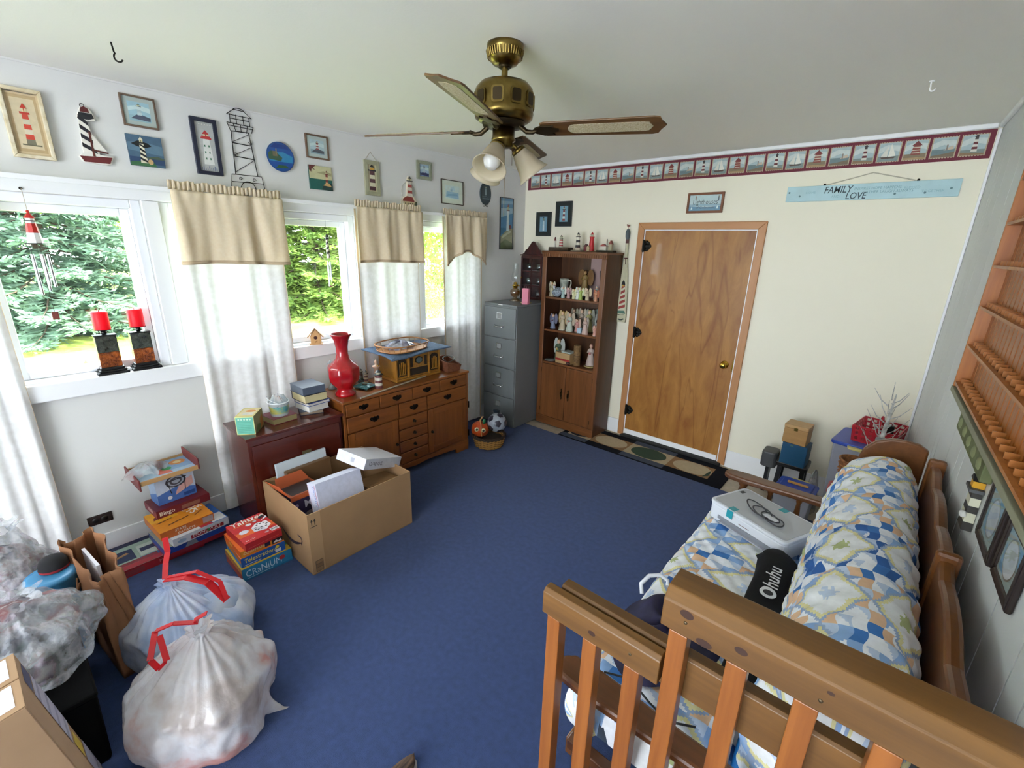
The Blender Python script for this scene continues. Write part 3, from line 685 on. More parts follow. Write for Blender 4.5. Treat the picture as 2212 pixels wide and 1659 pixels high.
# 6 wire lighthouse
t=on_left('wire_lighthouse','black wire lighthouse outline hanging between the navy frame and round plate','wall ornament',1.17,1.37,2.146)
wr_=lambda p,r=0.0022:MB().tube([(x,-0.008,z) for x,z in p],r,5)
def wpart(name,ps,r=0.0022):
    m=MB()
    for p in ps: m.tube([(x,-0.008,z) for x,z in p],r,5)
    m.build(name,M_iron,t)
wpart('tower_frame',[[(-0.065,0.088),(-0.058,0.33)],[(0.065,0.088),(0.042,0.335)],[(-0.058,0.33),(0.042,0.335)],[(-0.062,0.19),(0.056,0.185)],[(-0.06,0.265),(0.05,0.262)]],0.0028)
wpart('base_frame',[[(-0.1,0.0),(-0.088,0.085),(0.088,0.088),(0.1,0.0)],[(-0.095,0.042),(0.094,0.046)],[(-0.04,0.0)]+[(0.045*cos(q),0.05*sin(q)) for q in np.linspace(pi,0,12)]])
wpart('gallery',[[(-0.075,0.375),(-0.06,0.33)],[(0.06,0.335),(0.074,0.372)],[(-0.075,0.375),(0.074,0.372)],[(-0.07,0.36),(0.07,0.358)],[(-0.03,0.33),(-0.04,0.375)],[(0.0,0.33),(0.0,0.375)],[(0.03,0.33),(0.04,0.372)]])
wpart('lantern_room',[[(-0.055,0.375),(-0.055,0.425)],[(0.055,0.373),(0.055,0.423)],[(-0.02,0.375),(-0.02,0.424)],[(0.02,0.373),(0.02,0.424)],[(-0.055,0.4),(0.055,0.4)],[(-0.07,0.42),(0.07,0.42),(0.03,0.45),(-0.03,0.452),(-0.07,0.42)],[(0.03*cos(q),0.45+0.012*sin(q)) for q in np.linspace(0,pi,8)]])
wpart('scrollwork',[[(-0.05+0.012*cos(q)*(1-q/9),0.2+0.012*sin(q)*(1-q/9)) for q in np.linspace(0,7,14)],[(0.045+0.012*cos(-q+3)*(1-q/9),0.275+0.012*sin(-q+3)*(1-q/9)) for q in np.linspace(0,7,14)],[(-0.04+0.012*cos(q)*(1-q/9),0.062+0.012*sin(q)*(1-q/9)) for q in np.linspace(0,7,14)],[(0.04+0.012*cos(q)*(1-q/9),0.062+0.012*sin(q)*(1-q/9)) for q in np.linspace(0,7,14)],[(-0.058,0.27),(0.042,0.325)],[(-0.06,0.195),(0.05,0.255)],[(-0.062,0.1),(0.055,0.18)]],0.0016)
# 7 round plate
t=on_left('round_plate','round deep blue plate painted with a harbour castle scene','plate',1.40,1.58,2.283)
m=MB(); m.T=Matrix.Translation((0,-0.003,0.088))@Matrix.Rotation(pi/2,4,'X'); m.lathe([(0.05,0.0),(0.062,0.003),(0.089,0.014),(0.090,0.016),(0.086,0.016),(0.06,0.008),(0.0,0.007)],36); m.build('dish',mat('blue_glazed_plate','#1f4a8a',0.2,coat=0.5),t)
a=Art((0,-0.0195,0.088),(1,0,0),(0,0,1)); a.disc('#1d4f9c',0,0,0.084,n=32); a.poly('#123a86',[(-0.06,0.05),(0.06,0.05),(0.04,0.075),(-0.03,0.078)]); a.poly('#2f86b8',[(-0.075,-0.03),(0.075,-0.03),(0.079,0.01),(0.02,0.03),(-0.07,0.02)]); a.poly('#3c5b45',[(-0.078,-0.02),(0.0,-0.028),(0.01,-0.005),(-0.02,0.02),(-0.06,0.03),(-0.079,0.015)]); a.rect('#6d6a55',-0.05,0.0,-0.02,0.03); a.rect('#817a62',-0.03,0.01,-0.022,0.045); a.poly('#2e5a3b',[(-0.04,-0.072),(0.05,-0.065),(0.03,-0.05),(-0.02,-0.052)]); a.build('painting',t,printmat(0.25,'printed_glaze',0.4))
# 8,9
framed('brown framed print of a red and white striped lighthouse, above the sunset tile',1.674,1.838,2.397,2.549,'#6d5240',0.010,'#c3c5c6',0.022,rockview('#bfcdd6','#93a5b3','#555061',['#b0464a','#e6e2de','#b0464a','#e6e2de','#b0464a'],'#a03c40'))
t=on_left('painted_tile','painted tile of a lighthouse with palm leaf and teal sea','picture',1.678,1.846,2.197); w,h=0.168,0.155
backing(w,h,0.012,'#28544e',t,'tile'); a=canvas(0.0123); a.rect('#c7c49a',-w/2,0,w/2,h); a.rect('#1f5e57',-w/2,0,w/2,h*.45); a.poly('#a39d78',[(-0.03,h*.7),(0.08,h*.62),(0.08,h*.75),(0.02,h*.8)])
a.poly('#5b2a2a',[(-w/2,h),(-w/2+.05,h),(-w/2+.03,h-.015),(-w/2+.045,h-.03),(-w/2+.02,h-.022),(-w/2+.015,h-.045),(-w/2,h-.03)]); a.poly('#1d3b38',[(0.0,0),(w/2,0),(w/2,0.05),(0.04,0.045),(0.01,0.03)]); lighthouse(a,0.042,0.035,0.095,0.011,0.008,['#d9a878','#7b3a34','#e1c59a','#7b3a34'],'#6b2f2c','#6b2f2c'); a.poly('#caa46c',[(0.01,0.03),(0.075,0.025),(0.06,0.045),(0.03,0.045)]); a.build('painting',t)
# 10 hanging wood panel
t=on_left('hanging_plaque','grey-green wooden panel with banded lighthouse hanging from a string','wall plaque',2.115,2.250,2.198); w,h=0.132,0.25
frame(w,h,0.03,0.018).build('frame',mat('grey_green_wood','#a9a78b',0.7,var=0.2,vscale=30),t,bevel=0.002); backing(w-0.05,h-0.05,0.010,'#c9bf9c',t,'backing',0.025)
m=MB(); a=Art((0,-0.012,0),(1,0,0),(0,0,1),m); lighthouse(a,0,0.038,0.185,0.027,0.021,['#5b3b40','#d8d2b6','#5b3b40','#d8d2b6','#5b3b40'],'#22242c','#22242c'); a.rect('#c8963f',-0.017,0.183,0.017,0.198); a.build('relief',t)
m=MB(); m.tube([(-0.052,-0.006,h),(0,-0.006,h+0.06),(0.052,-0.006,h)],0.0015,5); m.build('string',mat('jute_string','#b3a184',0.9),t)
# 11 relief plaque standing on the rod
t=thing('lighthouse_plaque','painted relief of a red banded lighthouse and keeper house above middle valance','wall plaque',(XL,2.526,2.137),WL); 
m=MB(); m.prism([(-0.078,0),(0.08,0),(0.078,0.04),(0.05,0.085),(0.034,0.09),(0.026,0.18),(0.03,0.205),(0.012,0.24),(-0.006,0.24),(-0.02,0.205),(-0.018,0.18),(-0.03,0.09),(-0.066,0.07),(-0.08,0.04)][::-1],0.0005,0.022,(0,0,0),(1,0,0),(0,0,1),(0,-1,0)); m.build('relief_body',mat('cream_resin','#d9d0ba',0.6),t,bevel=0.004)
a=canvas(0.0224); a.poly('#8e3c38',[(-0.074,0.045),(0.05,0.045),(0.03,0.08),(-0.03,0.085),(-0.066,0.066)]); a.rect('#d8c8a0',-0.06,0.006,0.075,0.044)
for q in range(5): a.rect('#4a3a34',-0.05+q*0.024,0.014,-0.04+q*0.024,0.034); a.h-=a.step
lighthouse(a,0.003,0.085,0.155,0.026,0.019,['#d9cfbf','#a3463f','#d9cfbf','#a3463f','#d9cfbf'],'#4d4c4e','#5c5a5a'); a.poly('#4b5138',[(0.05,0.006),(0.078,0.006),(0.07,0.045),(0.055,0.05)]); a.build('painting',t)
m=MB(); m.tube([(0.0+0.072*cos(q),-0.006,0.12+0.075*sin(q)) for q in np.linspace(0,2*pi,28)],0.003,5); m.build('ring',mat('clear_resin_ring','#c9c6bd',0.3),t)
# 12..15
framed('small sage green frame with a blue lighthouse print beside the fan light',2.618,2.776,2.371,2.516,'#959a84',0.026,'#b9cbd6',0.0,rockview('#b8c8dc','#6d7fae','#3b3f6a',['#cdd2dc','#c3c9d8'],'#4a4f6e'),0.02)
def waterc(a,x0,x1,z0,z1):
    w,h=x1-x0,z1-z0; a.rect('#e3e8e6',x0,z0,x1,z1); a.poly('#a9c6dc',[(x0+w*.05,z0+h*.1),(x1-w*.05,z0+h*.05),(x1-w*.08,z0+h*.5),(x0+w*.1,z0+h*.55)]); a.poly('#8fb2d0',[(x0+w*.1,z0+h*.2),(x1-w*.1,z0+h*.25),(x1-w*.2,z0+h*.4),(x0+w*.2,z0+h*.35)]); a.poly('#cddbe4',[(x0+w*.3,z0+h*.6),(x0+w*.7,z0+h*.6),(x0+w*.6,z0+h*.95),(x0+w*.4,z0+h*.9)]); a.poly('#9db5c8',[(x0+w*.4,z0+h*.55),(x0+w*.5,z0+h*.55),(x0+w*.46,z0+h*.85)])
framed('thin dark framed pale watercolour seascape with wide mat',2.885,3.153,2.199,2.404,'#4a3a2c',0.006,'#e6e3d6',0.040,waterc)
t=on_left('oval_plaque','dark oval metal lighthouse plaque with scrolled ironwork, near the far corner','wall plaque',3.38,3.536,2.218)
m=MB(); m.T=Matrix.Translation((0,-0.001,0.115))@Matrix.Rotation(pi/2,4,'X'); m.lathe([(0.078,0),(0.078,0.008),(0.070,0.010),(0.066,0.007),(0,0.007)],32,sx=1,sy=1.32); m.build('oval_body',mat('dark_slate_metal','#3f4b50',0.5,metal=0.3),t)
a=canvas(0.0083); 
for q in (-1,1): a.line('#7f9096',[(q*0.05,0.09),(q*0.02,0.085),(0,0.095)],0.003)
lighthouse(a,0,0.10,0.085,0.012,0.008,['#8fa0a6'],'#5d6c72','#5d6c72'); a.rect('#5f7077',-0.05,0.062,0.05,0.075); a.build('engraving',t)
m=MB()
for s_ in (-1,1):
    m.tube([(s_*(0.02+0.014*cos(q)),-0.006,0.212+0.014*sin(q)) for q in np.linspace(0,5.5,14)],0.003,5); m.tube([(s_*(0.022+0.016*cos(q)),-0.006,0.012+0.016*sin(q)) for q in np.linspace(0,5.5,14)],0.003,5)
m.build('ironwork',M_iron,t,kind='stuff')
def tallv(a,x0,x1,z0,z1):
    w,h=x1-x0,z1-z0; a.rect('#5f8bb5',x0,z0,x1,z1)
    a.poly('#a9bfd0',[(x0,z0+h*.62),(x1,z0+h*.72),(x1,z0+h*.82),(x0,z0+h*.8)]); a.poly('#8fb0cc',[(x0,z0+h*.88),(x1,z0+h*.9),(x1,z0+h*.96),(x0,z0+h*.94)]); a.rect('#46749c',x0,z0+h*.3,x1,z0+h*.42)
    a.poly('#a59a78',[(x0,z0),(x1,z0),(x1,z0+h*.42),(x0+w*.6,z0+h*.4),(x0,z0+h*.24)]); a.poly('#6f744e',[(x0,z0),(x1,z0),(x1,z0+h*.12),(x0+w*.4,z0+h*.2),(x0,z0+h*.1)]); a.poly('#d7cfae',[(x0+w*.1,z0+h*.2),(x1-w*.1,z0+h*.34),(x1-w*.2,z0+h*.38),(x0+w*.2,z0+h*.27)])
    lighthouse(a,x0+w*.6,z0+h*.36,h*.54,w*.12,w*.075,['#e6e8ea','#e0e3e6','#e6e8ea'],'#8a3a34','#6b3b36'); a.rect('#7d2f2c',x0+w*.68,z0+h*.40,x0+w*.86,z0+h*.48)
framed('tall narrow lighthouse painting with grassy dunes near the room corner',3.673,3.882,1.809,2.325,'#2a2f33',0.008,'#8fb0cc',0.0,tallv)
# brown outlet in the left wall
t=on_left('wall_outlet','brown double wall outlet above the baseboard','outlet',0.141,0.252,0.206)
MB().box(-0.056,0.056,-0.006,-0.0005,0,0.060).build('cover_plate',mat('brown_plastic','#2c211d',0.4),t,bevel=0.002)
for s_ in (-1,1):
    m=MB(); m.T=Matrix.Translation((s_*0.02,-0.0062,0.03))@Matrix.Rotation(pi/2,4,'X'); m.lathe([(0.016,0),(0.0155,0.002),(0,0.002)],16); m.build('socket',mat('brown_plastic_dark','#18110f',0.4),t)

# ---- far wall
framed('black framed lighthouse print on blue, lower of two beside the corner',-3.162,-2.968,1.958,2.200,'#23292a',0.045,'#7d9cb4',0.0,lambda a,x0,x1,z0,z1:(a.rect('#7d9cb4',x0,z0,x1,z1),lighthouse(a,(x0+x1)/2,z0+0.012,(z1-z0)*.9,0.011,0.008,['#d8dce0','#c9ced4'],'#2c2d33')),0.02,on_far)
framed('black framed print of a red banded lighthouse, upper of two above bookcase',-2.910,-2.712,2.053,2.297,'#23292a',0.045,'#86a9bf',0.0,lambda a,x0,x1,z0,z1:(a.rect('#86a9bf',x0,z0,x1,z1),lighthouse(a,(x0+x1)/2,z0+0.012,(z1-z0)*.92,0.016,0.011,['#a8443f','#e2e2dc','#8f3a3a','#e2e2dc','#8f3a3a'],'#8f3a3a')),0.02,on_far)
def lsign(a,x0,x1,z0,z1):
    w,h=x1-x0,z1-z0; a.rect('#cfd8dd',x0,z0,x1,z1); a.poly('#6f93b3',[(x0,z0),(x1,z0),(x1,z0+h*.28),(x0+w*.6,z0+h*.22),(x0,z0+h*.3)]); a.rect('#9fb6c8',x0,z0+h*.3,x1,z0+h*.42)
    a.text('#2e3440','Lighthouses',(x0+x1)/2,z0+h*.42,0.052,'c',sx=0.82); a.text('#3a4250','of Collection',(x0+x1)/2,z0+h*.14,0.028,'c',shear=0.3)
    a.poly('#eef2f4',[(x0+w*.06,z0+h*.1),(x0+w*.12,z0+h*.1),(x0+w*.09,z0+h*.3)]); a.poly('#eef2f4',[(x1-w*.14,z0+h*.12),(x1-w*.06,z0+h*.12),(x1-w*.1,z0+h*.34)])
    lighthouse(a,x1-w*.09,z0+h*.6,h*.36,0.005,0.004,['#4a4f5a'],'#4a4f5a'); lighthouse(a,x0+w*.2,z0+h*.68,h*.28,0.004,0.003,['#8a5a50'],'#8a4a44')
framed('brown framed Lighthouses sign hanging above the door',-1.551,-1.258,2.153,2.312,'#7c4a2c',0.018,'#cfd8dd',0.0,lsign,0.018,on_far)
t=on_far('hanging_sign','pale blue plank sign reading FAMILY LOVE hanging on cord beside the border','sign',-0.812,0.132,2.216); w,h=0.944,0.102
MB().box(-w/2,w/2,-0.020,-0.001,0,h).build('plank',mat('pale_blue_painted_wood','#b9d8de',0.6,var=0.12,vscale=12),t,bevel=0.002)
a=canvas(0.0203); a.text('#2c3c46','FAMILY',-0.24,0.049,0.062,shear=0.15,sx=0.80,bold=0.006); a.text('#2c3c46','LOVE',-0.108,0.006,0.060,shear=0.15,sx=0.80,bold=0.006)
for q,(s1,s2) in enumerate(((0.062,'INSPIRES HOPE HAPPENS'),(0.038,'GATHER LAUGH ALWAYS'))): a.text('#7ea7b2',s2,-0.065+0.05*q,s1,0.024,sx=0.95)
a.text('#8cb4be','AND',-0.19,0.018,0.022); a.text('#93bac4','BLESSED',0.20,0.055,0.022); a.text('#93bac4','TOGETHER',0.29,0.03,0.022); a.text('#93bac4','HOME',-0.35,0.05,0.022)
for x,z in ((-0.455,0.062),(-0.385,0.035),(0.16,0.028),(0.31,0.028),(0.43,0.048)): a.disc('#5c7e86',x,z,0.0065)
a.build('lettering',t)
m=MB(); m.tube([(-0.245,-0.012,h),(0.02,-0.008,h+0.066),(0.262,-0.012,h)],0.0035,6); m.build('hanging_cord',mat('cotton_cord','#c9c2b0',0.9),t)
for x in (-0.245,0.262): MB().ball((x,-0.012,h+0.004),0.009,10,6).build('screw_eye',M_iron,t)
# painted oar
t=thing('painted_oar','cream oar painted with a red striped lighthouse leaning between bookcase and door','oar',(-2.050,YF-0.028,1.160),0,rot=(0,radians(-1.0),0))
MB().prism([(-0.043,0.0),(0.043,0.0),(0.048,0.03),(0.046,0.30),(0.028,0.50),(0.014,0.60),(-0.014,0.60),(-0.028,0.50),(-0.046,0.30),(-0.048,0.03)],-0.008,0.006,(0,0,0),(1,0,0),(0,0,1),(0,-1,0)).build('blade',mat('cream_painted_wood','#cdc8a8',0.5,var=0.1,vscale=15),t,bevel=0.005)
m=MB(); m.tube([(0,0,0.58),(0,0,0.81)],0.014,10); m.build('shaft',mat('cream_painted_wood','#cdc8a8'),t)
m=MB(); m.tube([(0,0,0.74),(0,0,0.775)],0.0146,10); m.build('maroon_band',mat('maroon_paint','#5a3030',0.5),t); m=MB(); m.tube([(0,0,0.60),(0,0,0.61)],0.0165,10); m.tube([(0.004,-0.016,0.607),(0.008,-0.018,0.55)],0.003,5); m.build('tied_cord',mat('dark_red_cord','#5a2a28',0.8),t)
m=MB(); m.lathe([(0.014,0.775),(0.020,0.80),(0.021,0.84),(0.012,0.865),(0,0.868)],14); m.build('grip',mat('slate_paint','#4b565b',0.5),t)
m=MB(); m.ball((0,0,0.895),0.011,10,6,(1.4,0.8,0.8)); m.ball((-0.013,0,0.904),0.006,8,5); m.tube([(0,0,0.865),(0,0,0.89)],0.002,5); m.build('bird',mat('brick_red_paint','#8d5a4c',0.6),t)
a=Art((0,-0.0065,0),(1,0,0),(0,0,1)); 
a.poly('#d9d4b8',[(-0.036,0.11),(0.036,0.11),(0.018,0.36),(-0.018,0.36)])
for q in range(5): z=0.125+q*0.048; k=0.034-q*0.004; a.poly('#a3433c',[(-k,z),(k,z+0.024),(k-0.002,z+0.05),(-k+0.002,z+0.026)])
a.poly('#1d1b1c',[(-0.02,0.36),(0.02,0.36),(0.014,0.385),(0,0.405),(-0.014,0.385)]); a.rect('#caa23e',-0.012,0.345,0.012,0.36); a.poly('#54796a',[(-0.045,0.085),(0.045,0.085),(0.03,0.115),(-0.04,0.11)]); a.line('#2f2f2b',[(-0.04,0.075),(-0.01,0.07),(0.03,0.075)],0.005); a.line('#2f3a33',[(-0.03,0.03),(0.0,0.022),(0.03,0.035)],0.012); a.build('painting',t)
# hooks in the ceiling
t=thing('ceiling_hook','dark metal hook screwed into the ceiling at upper left','hook',(-2.705,0.572,ZC))
m=MB(); m.tube([(0,0,0),(0.004,0,-0.034)]+[(0.016-0.015*cos(q),0.0,-0.052-0.017*sin(q)) for q in np.linspace(-0.9,2.7,14)],0.0033,8); m.build('hook_wire',M_iron,t)
t.rotation_euler=(0,0,radians(60))
t=thing('ceiling_hook','white hook in the ceiling near the right wall','hook',(-0.103,3.0,ZC))
m=MB(); m.lathe([(0.010,-0.004),(0.010,0)],12); m.tube([(0,0,0),(0,0,-0.018)]+[(0.010-0.010*cos(q),0,-0.030-0.012*sin(q)) for q in np.linspace(-0.6,2.8,10)],0.003,8); m.build('hook_wire',M_white,t)
# ================================================================ CEILING FAN
M_abr=mat('antique_brass','#8f7a45',0.28,metal=1.0,var=0.35,vscale=14,vcol='#5f4d26')
M_abrd=mat('dark_brass','#3a2f1c',0.4,metal=0.8)
M_blade=wood('walnut_fan_blade','#6b4a26','#4c3218','x',0.35,16)
M_cane=mat('woven_cane','#cfc3a4',0.8,bump=1.0,bscale=240,var=0.35,vscale=160,vcol='#a8976f')
M_frost=filmmat('frosted_shade_glass','#d9cdb4',opac=0.8,rough=0.2,transl=0.45,spec=0.6)
M_bulb=filmmat('frosted_bulb_glass','#f3f2ee',opac=0.95,rough=0.15,transl=0.4,spec=0.6)
fx,fy=-1.405,1.565
fan=thing('ceiling_fan','antique brass ceiling fan with four cane-inset blades and tulip lights','ceiling fan',(fx,fy,0))
def L(prof,name,m,par=fan,seg=36,fn=None): return MB().lathe(prof,seg,fn=fn).build(name,m,par)
cn=L([(0.0,2.611),(0.072,2.611),(0.074,2.600),(0.073,2.590),(0.072,2.588),(0.066,2.565),(0.050,2.545),(0.026,2.540),(0,2.539)],'canopy',M_abr)
m=MB()
for k in range(40):
    a=2*pi*k/40; m.tube([(0.0735*cos(a),0.0735*sin(a),2.588),(0.067*cos(a),0.067*sin(a),2.563)],0.0035,5)
o=m.build('fluting',M_abr,cn); o['kind']='stuff'
L([(0.022,2.530),(0.028,2.535),(0.022,2.542)],'collar',M_abrd); L([(0.0125,2.49),(0.0125,2.54)],'downrod',M_abr,seg=16); L([(0.026,2.484),(0.026,2.494),(0.016,2.498)],'coupling',M_abrd,seg=20)
mo=L([(0,2.487),(0.06,2.486),(0.098,2.474),(0.116,2.455),(0.120,2.440),(0.119,2.380),(0.122,2.368),(0.118,2.350),(0.100,2.338),(0.05,2.334),(0,2.334)],'motor_housing',M_abr)
pv=None
for k in range(10):
    a=2*pi*k/10+0.2
    m=MB(); m.T=Matrix.Rotation(a,4,'Z')@Matrix.Translation((0.1192,0,2.410))@Matrix.Rotation(pi/2,4,'Y')
    def rr(w,h,r,n=5): return [(sx*(w-r)+r*cos(q),sy*(h-r)+r*sin(q)) for sx,sy,q0 in ((1,1,0),(-1,1,pi/2),(-1,-1,pi),(1,-1,1.5*pi)) for q in np.linspace(q0,q0+pi/2,n)]
    m.m=0; m.prism(rr(0.028,0.0245,0.010),-0.006,0.0035); m.m=1; m.prism(rr(0.022,0.0185,0.008),0.003,0.0045)
    m.build('vent_grille',[M_abr,M_abrd],mo)
L([(0.05,2.318),(0.086,2.322),(0.09,2.335)],'flywheel',M_abrd)
L([(0.0,2.316),(0.046,2.316),(0.047,2.280),(0.050,2.276),(0.050,2.268),(0.040,2.262),(0.040,2.250),(0.030,2.243),(0.0,2.243)],'switch_housing',M_abr)
zb=2.303
for k in range(4):
    a=radians(25+90*k); T=Matrix.Translation((0,0,zb))@Matrix.Rotation(a,4,'Z')
    arm=MB(); arm.T=T; arm.tube([(0.07,0,0.018),(0.10,0,-0.004),(0.125,0,-0.006),(0.15,0,0.004)],[0.010,0.010,0.009,0.008],8)
    arm.T=T@Matrix.Rotation(radians(-14),4,'X'); arm.prism([(0.135,-0.02),(0.17,-0.038),(0.215,-0.034),(0.205,-0.018),(0.235,-0.008),(0.235,0.008),(0.205,0.018),(0.215,0.034),(0.17,0.038),(0.135,0.02)],-0.004,0.001)
    iron=arm.build('blade_iron',M_abrd,fan,bevel=0.001)
    b=MB(); b.T=Matrix.Rotation(radians(-14),4,'X'); r0,r1=0.16,0.65
    b.prism([(r0,-0.045),(r0+0.02,-0.052),(r1-0.05,-0.064),(r1-0.028,-0.058),(r1-0.018,-0.03),(r1,0.0),(r1-0.018,0.03),(r1-0.028,0.058),(r1-0.05,0.064),(r0+0.02,0.052),(r0,0.045)],0.001,0.0075)
    bl=b.build('blade',M_blade,fan,bevel=0.002); bl.matrix_local=T
    for zz,nm in ((0.0,'cane_panel'),(0.0078,'cane_panel')):
        c=MB(); c.T=Matrix.Rotation(radians(-14),4,'X'); pr=[(0.30+0.03*cos(q),0.034*sin(q)) for q in np.linspace(pi/2,1.5*pi,8)]+[(0.56,-0.034),(0.585,-0.03),(0.60,0.0),(0.585,0.03),(0.56,0.034)]
        c.prism(pr,zz-0.0003,zz+0.0012); o=c.build(nm,M_cane,bl)
for k in range(3):
    a=radians(-72+120*k); 
    m=MB(); m.tube([(0.026*cos(a),0.026*sin(a),2.256),(0.05*cos(a),0.05*sin(a),2.250),(0.062*cos(a),0.062*sin(a),2.235)],0.008,8); ar=m.build('light_arm',M_abr,fan)
    T=Matrix.Translation((0.060*cos(a),0.060*sin(a),2.240))@Matrix.Rotation(a,4,'Z')@Matrix.Rotation(radians(180-38),4,'Y')
    m=MB(); m.T=T; m.lathe([(0.018,-0.004),(0.030,0.0),(0.032,0.014),(0.026,0.016)],20); m.build('socket_cup',M_abr,ar)
    m=MB(); m.T=T; m.lathe([(0.026,0.006),(0.032,0.02),(0.042,0.05),(0.050,0.085),(0.062,0.112),(0.070,0.122)],48,caps=False,fn=lambda q,z:1+0.018*sin(24*q)*(0.3+z*7)); m.build('tulip_shade',M_frost,fan,solid=0.0025)
    m=MB(); m.T=T; m.lathe([(0.013,0.01),(0.014,0.035),(0.031,0.062),(0.036,0.084),(0.026,0.108),(0,0.117)],20); m.build('bulb',M_bulb,fan)
m=MB(); m.tube([(0.036,-0.030,2.25),(0.038,-0.032,1.97)],0.0012,5); m.build('pull_chain',M_abr,fan)
m=MB(); m.tube([(0.010,0.045,2.25),(0.010,0.047,2.18)],0.0012,5); m.build('pull_chain',M_abr,fan)

# ================================================================ ON THE WINDOW SILL
M_red=filmmat('red_candle_wax','#e8102c',opac=1.0,rough=0.45,transl=0.35)
M_blk=mat('black_lacquer','#111112',0.35)
def candle_stand(y,lab,labc):
    z=1.0922; t=thing('candle_holder',lab,'candle holder',(XL-0.012,y,z),radians(0),group='candle holders on the sill')
    m=MB(); m.box(-0.046,0.046,-0.070,0.070,0,0.014); m.box(-0.040,0.040,-0.060,0.060,0.014,0.026); m.box(-0.036,0.036,-0.053,0.053,0.026,0.040); m.build('stepped_base',M_blk,t,bevel=0.003)
    MB().box(-0.026,0.026,-0.047,0.047,0.0402,0.125).build('amber_fill',mat('amber_stones','#a8561c',0.25,var=0.8,vscale=60,vcol='#3f1206',bump=1.0,bscale=90,coat=0.4),t,bevel=0.002)
    MB().box(-0.026,0.026,-0.047,0.047,0.1252,0.216).build('glass_top',mat('smoked_crackle_glass','#4a4f45',0.12,var=0.6,vscale=50,vcol='#1d211c',bump=1.0,bscale=70,coat=0.6),t,bevel=0.002)
    MB().box(-0.028,0.028,-0.050,0.050,0.2162,0.222).build('cap_plate',M_blk,t)
    MB().ball((0,0,0.234),0.016,14,8,(1,1,0.85)).build('ball_finial',M_blk,t)
    m=MB(); m.lathe([(0.012,0.246),(0.039,0.248),(0.039,0.251)],24); m.build('drip_pan',M_blk,t)
    c=thing('pillar_candle',labc,'candle',(XL-0.012,y,z+0.2512),group='red pillar candles')
    m=MB(); m.lathe([(0.0355,0),(0.0365,0.004),(0.0365,0.094),(0.034,0.100),(0.020,0.097),(0,0.093)],28,fn=lambda q,zz:1+0.01*sin(3*q)); m.build('wax',M_red,c)
    MB().tube([(0,0,0.092),(0.002,0,0.106)],0.0012,5).build('wick',M_blk,c)
candle_stand(0.412,'black based glass candle holder with amber stones, left of the pair','red pillar candle on the left amber stone holder')
candle_stand(0.566,'black based glass candle holder with amber stones, right of the pair','red pillar candle on the right amber stone holder')
t=thing('birdhouse','small wooden birdhouse standing on the middle window sill','birdhouse',(XL+0.0,1.612,1.0922),radians(60))
M_pine=wood('pale_pine','#c79a63','#b1834e','z',0.5,20)
m=MB(); m.prism([(-0.036,0),(0.036,0),(0.036,0.068),(0,0.115),(-0.036,0.068)],-0.034,0.034,(0,0,0),(1,0,0),(0,0,1)); m.build('house_body',M_pine,t)
for s_ in (-1,1):
    m=MB(); m.bar((0,0,0.1235),(s_*0.056,0,0.056),0.088,0.007,(0,0,1)); m.build('roof_slope',mat('tan_roof','#9a7450',0.6),t)
m=MB(); m.T=Matrix.Translation((0,-0.0345,0.052))@Matrix.Rotation(pi/2,4,'X'); m.lathe([(0.013,0),(0.012,0.0008),(0,0.0008)],18); m.build('entry_hole',mat('dark_red_hole','#3a1512',0.8),t)
m=MB(); m.T=Matrix.Translation((0,-0.034,0.025))@Matrix.Rotation(pi/2,4,'X'); m.lathe([(0.003,0),(0.003,0.014),(0.005,0.018),(0,0.02)],8); m.build('perch',M_pine,t)
MB().box(-0.045,0.045,-0.042,0.042,-0.0001,0.006).build('floor_board',M_pine,t)
# wind chimes
M_alu=mat('polished_aluminium','#c9ced6',0.2,metal=1.0)
t=thing('wind_chime','red and white lighthouse wind chime with long silver tubes','wind chime',(XL+0.06,0.236,0)); M_cwh=mat('white_enamel','#e9e7e2',0.4); M_cred=mat('red_enamel','#c2261f',0.35)
m=MB(); m.T=Matrix.Translation((-0.036,0.0,2.050))@Matrix.Rotation(pi/2,4,'Y'); m.lathe([(0.007,0),(0.006,0.006),(0,0.008)],10); m.tube([(0,0,0.0),(0,0,0.036)],0.002,6); m.build('wall_hook',M_iron,t)
MB().tube([(0,0,2.05),(0,0,1.945)],0.001,5).build('cord',mat('jute_string','#b3a184'),t)
def lt(zs,m_,nm,seg=8): MB().lathe(zs,seg,smooth=False).build(nm,m_,t)
lt([(0.004,1.952),(0.007,1.945),(0.005,1.938),(0.020,1.918),(0.0205,1.915)],M_cred,'roof'); lt([(0.016,1.905),(0.016,1.915)],M_cwh,'lantern'); lt([(0.022,1.900),(0.023,1.905)],M_iron,'gallery'); lt([(0.0185,1.892),(0.018,1.900)],M_cwh,'tower_band'); lt([(0.024,1.848),(0.0186,1.892)],M_cred,'tower_band'); lt([(0.029,1.800),(0.0242,1.848)],M_cwh,'tower_band'); lt([(0.042,1.795),(0.042,1.800)],M_iron,'chime_disc',20)
for k in range(5):
    a=k*1.2566+0.3; x,y=0.030*cos(a),0.030*sin(a); zl=1.60-0.012*k if k!=2 else 1.57
    m=MB(); m.tube([(x,y,1.795),(x,y,1.745)],0.0007,4); m.build('tube_string',M_iron,t)
    MB().tube([(x,y,1.748),(x,y,zl)],0.0062,10).build('chime_tube',M_alu,t)
MB().tube([(0,0,1.795),(0,0,1.465)],0.0007,4).build('striker_cord',M_iron,t); MB().box(-0.002,0.002,-0.013,0.013,1.425,1.465).build('wind_sail',mat('maroon_wood','#7a3a30',0.6),t,bevel=0.003)
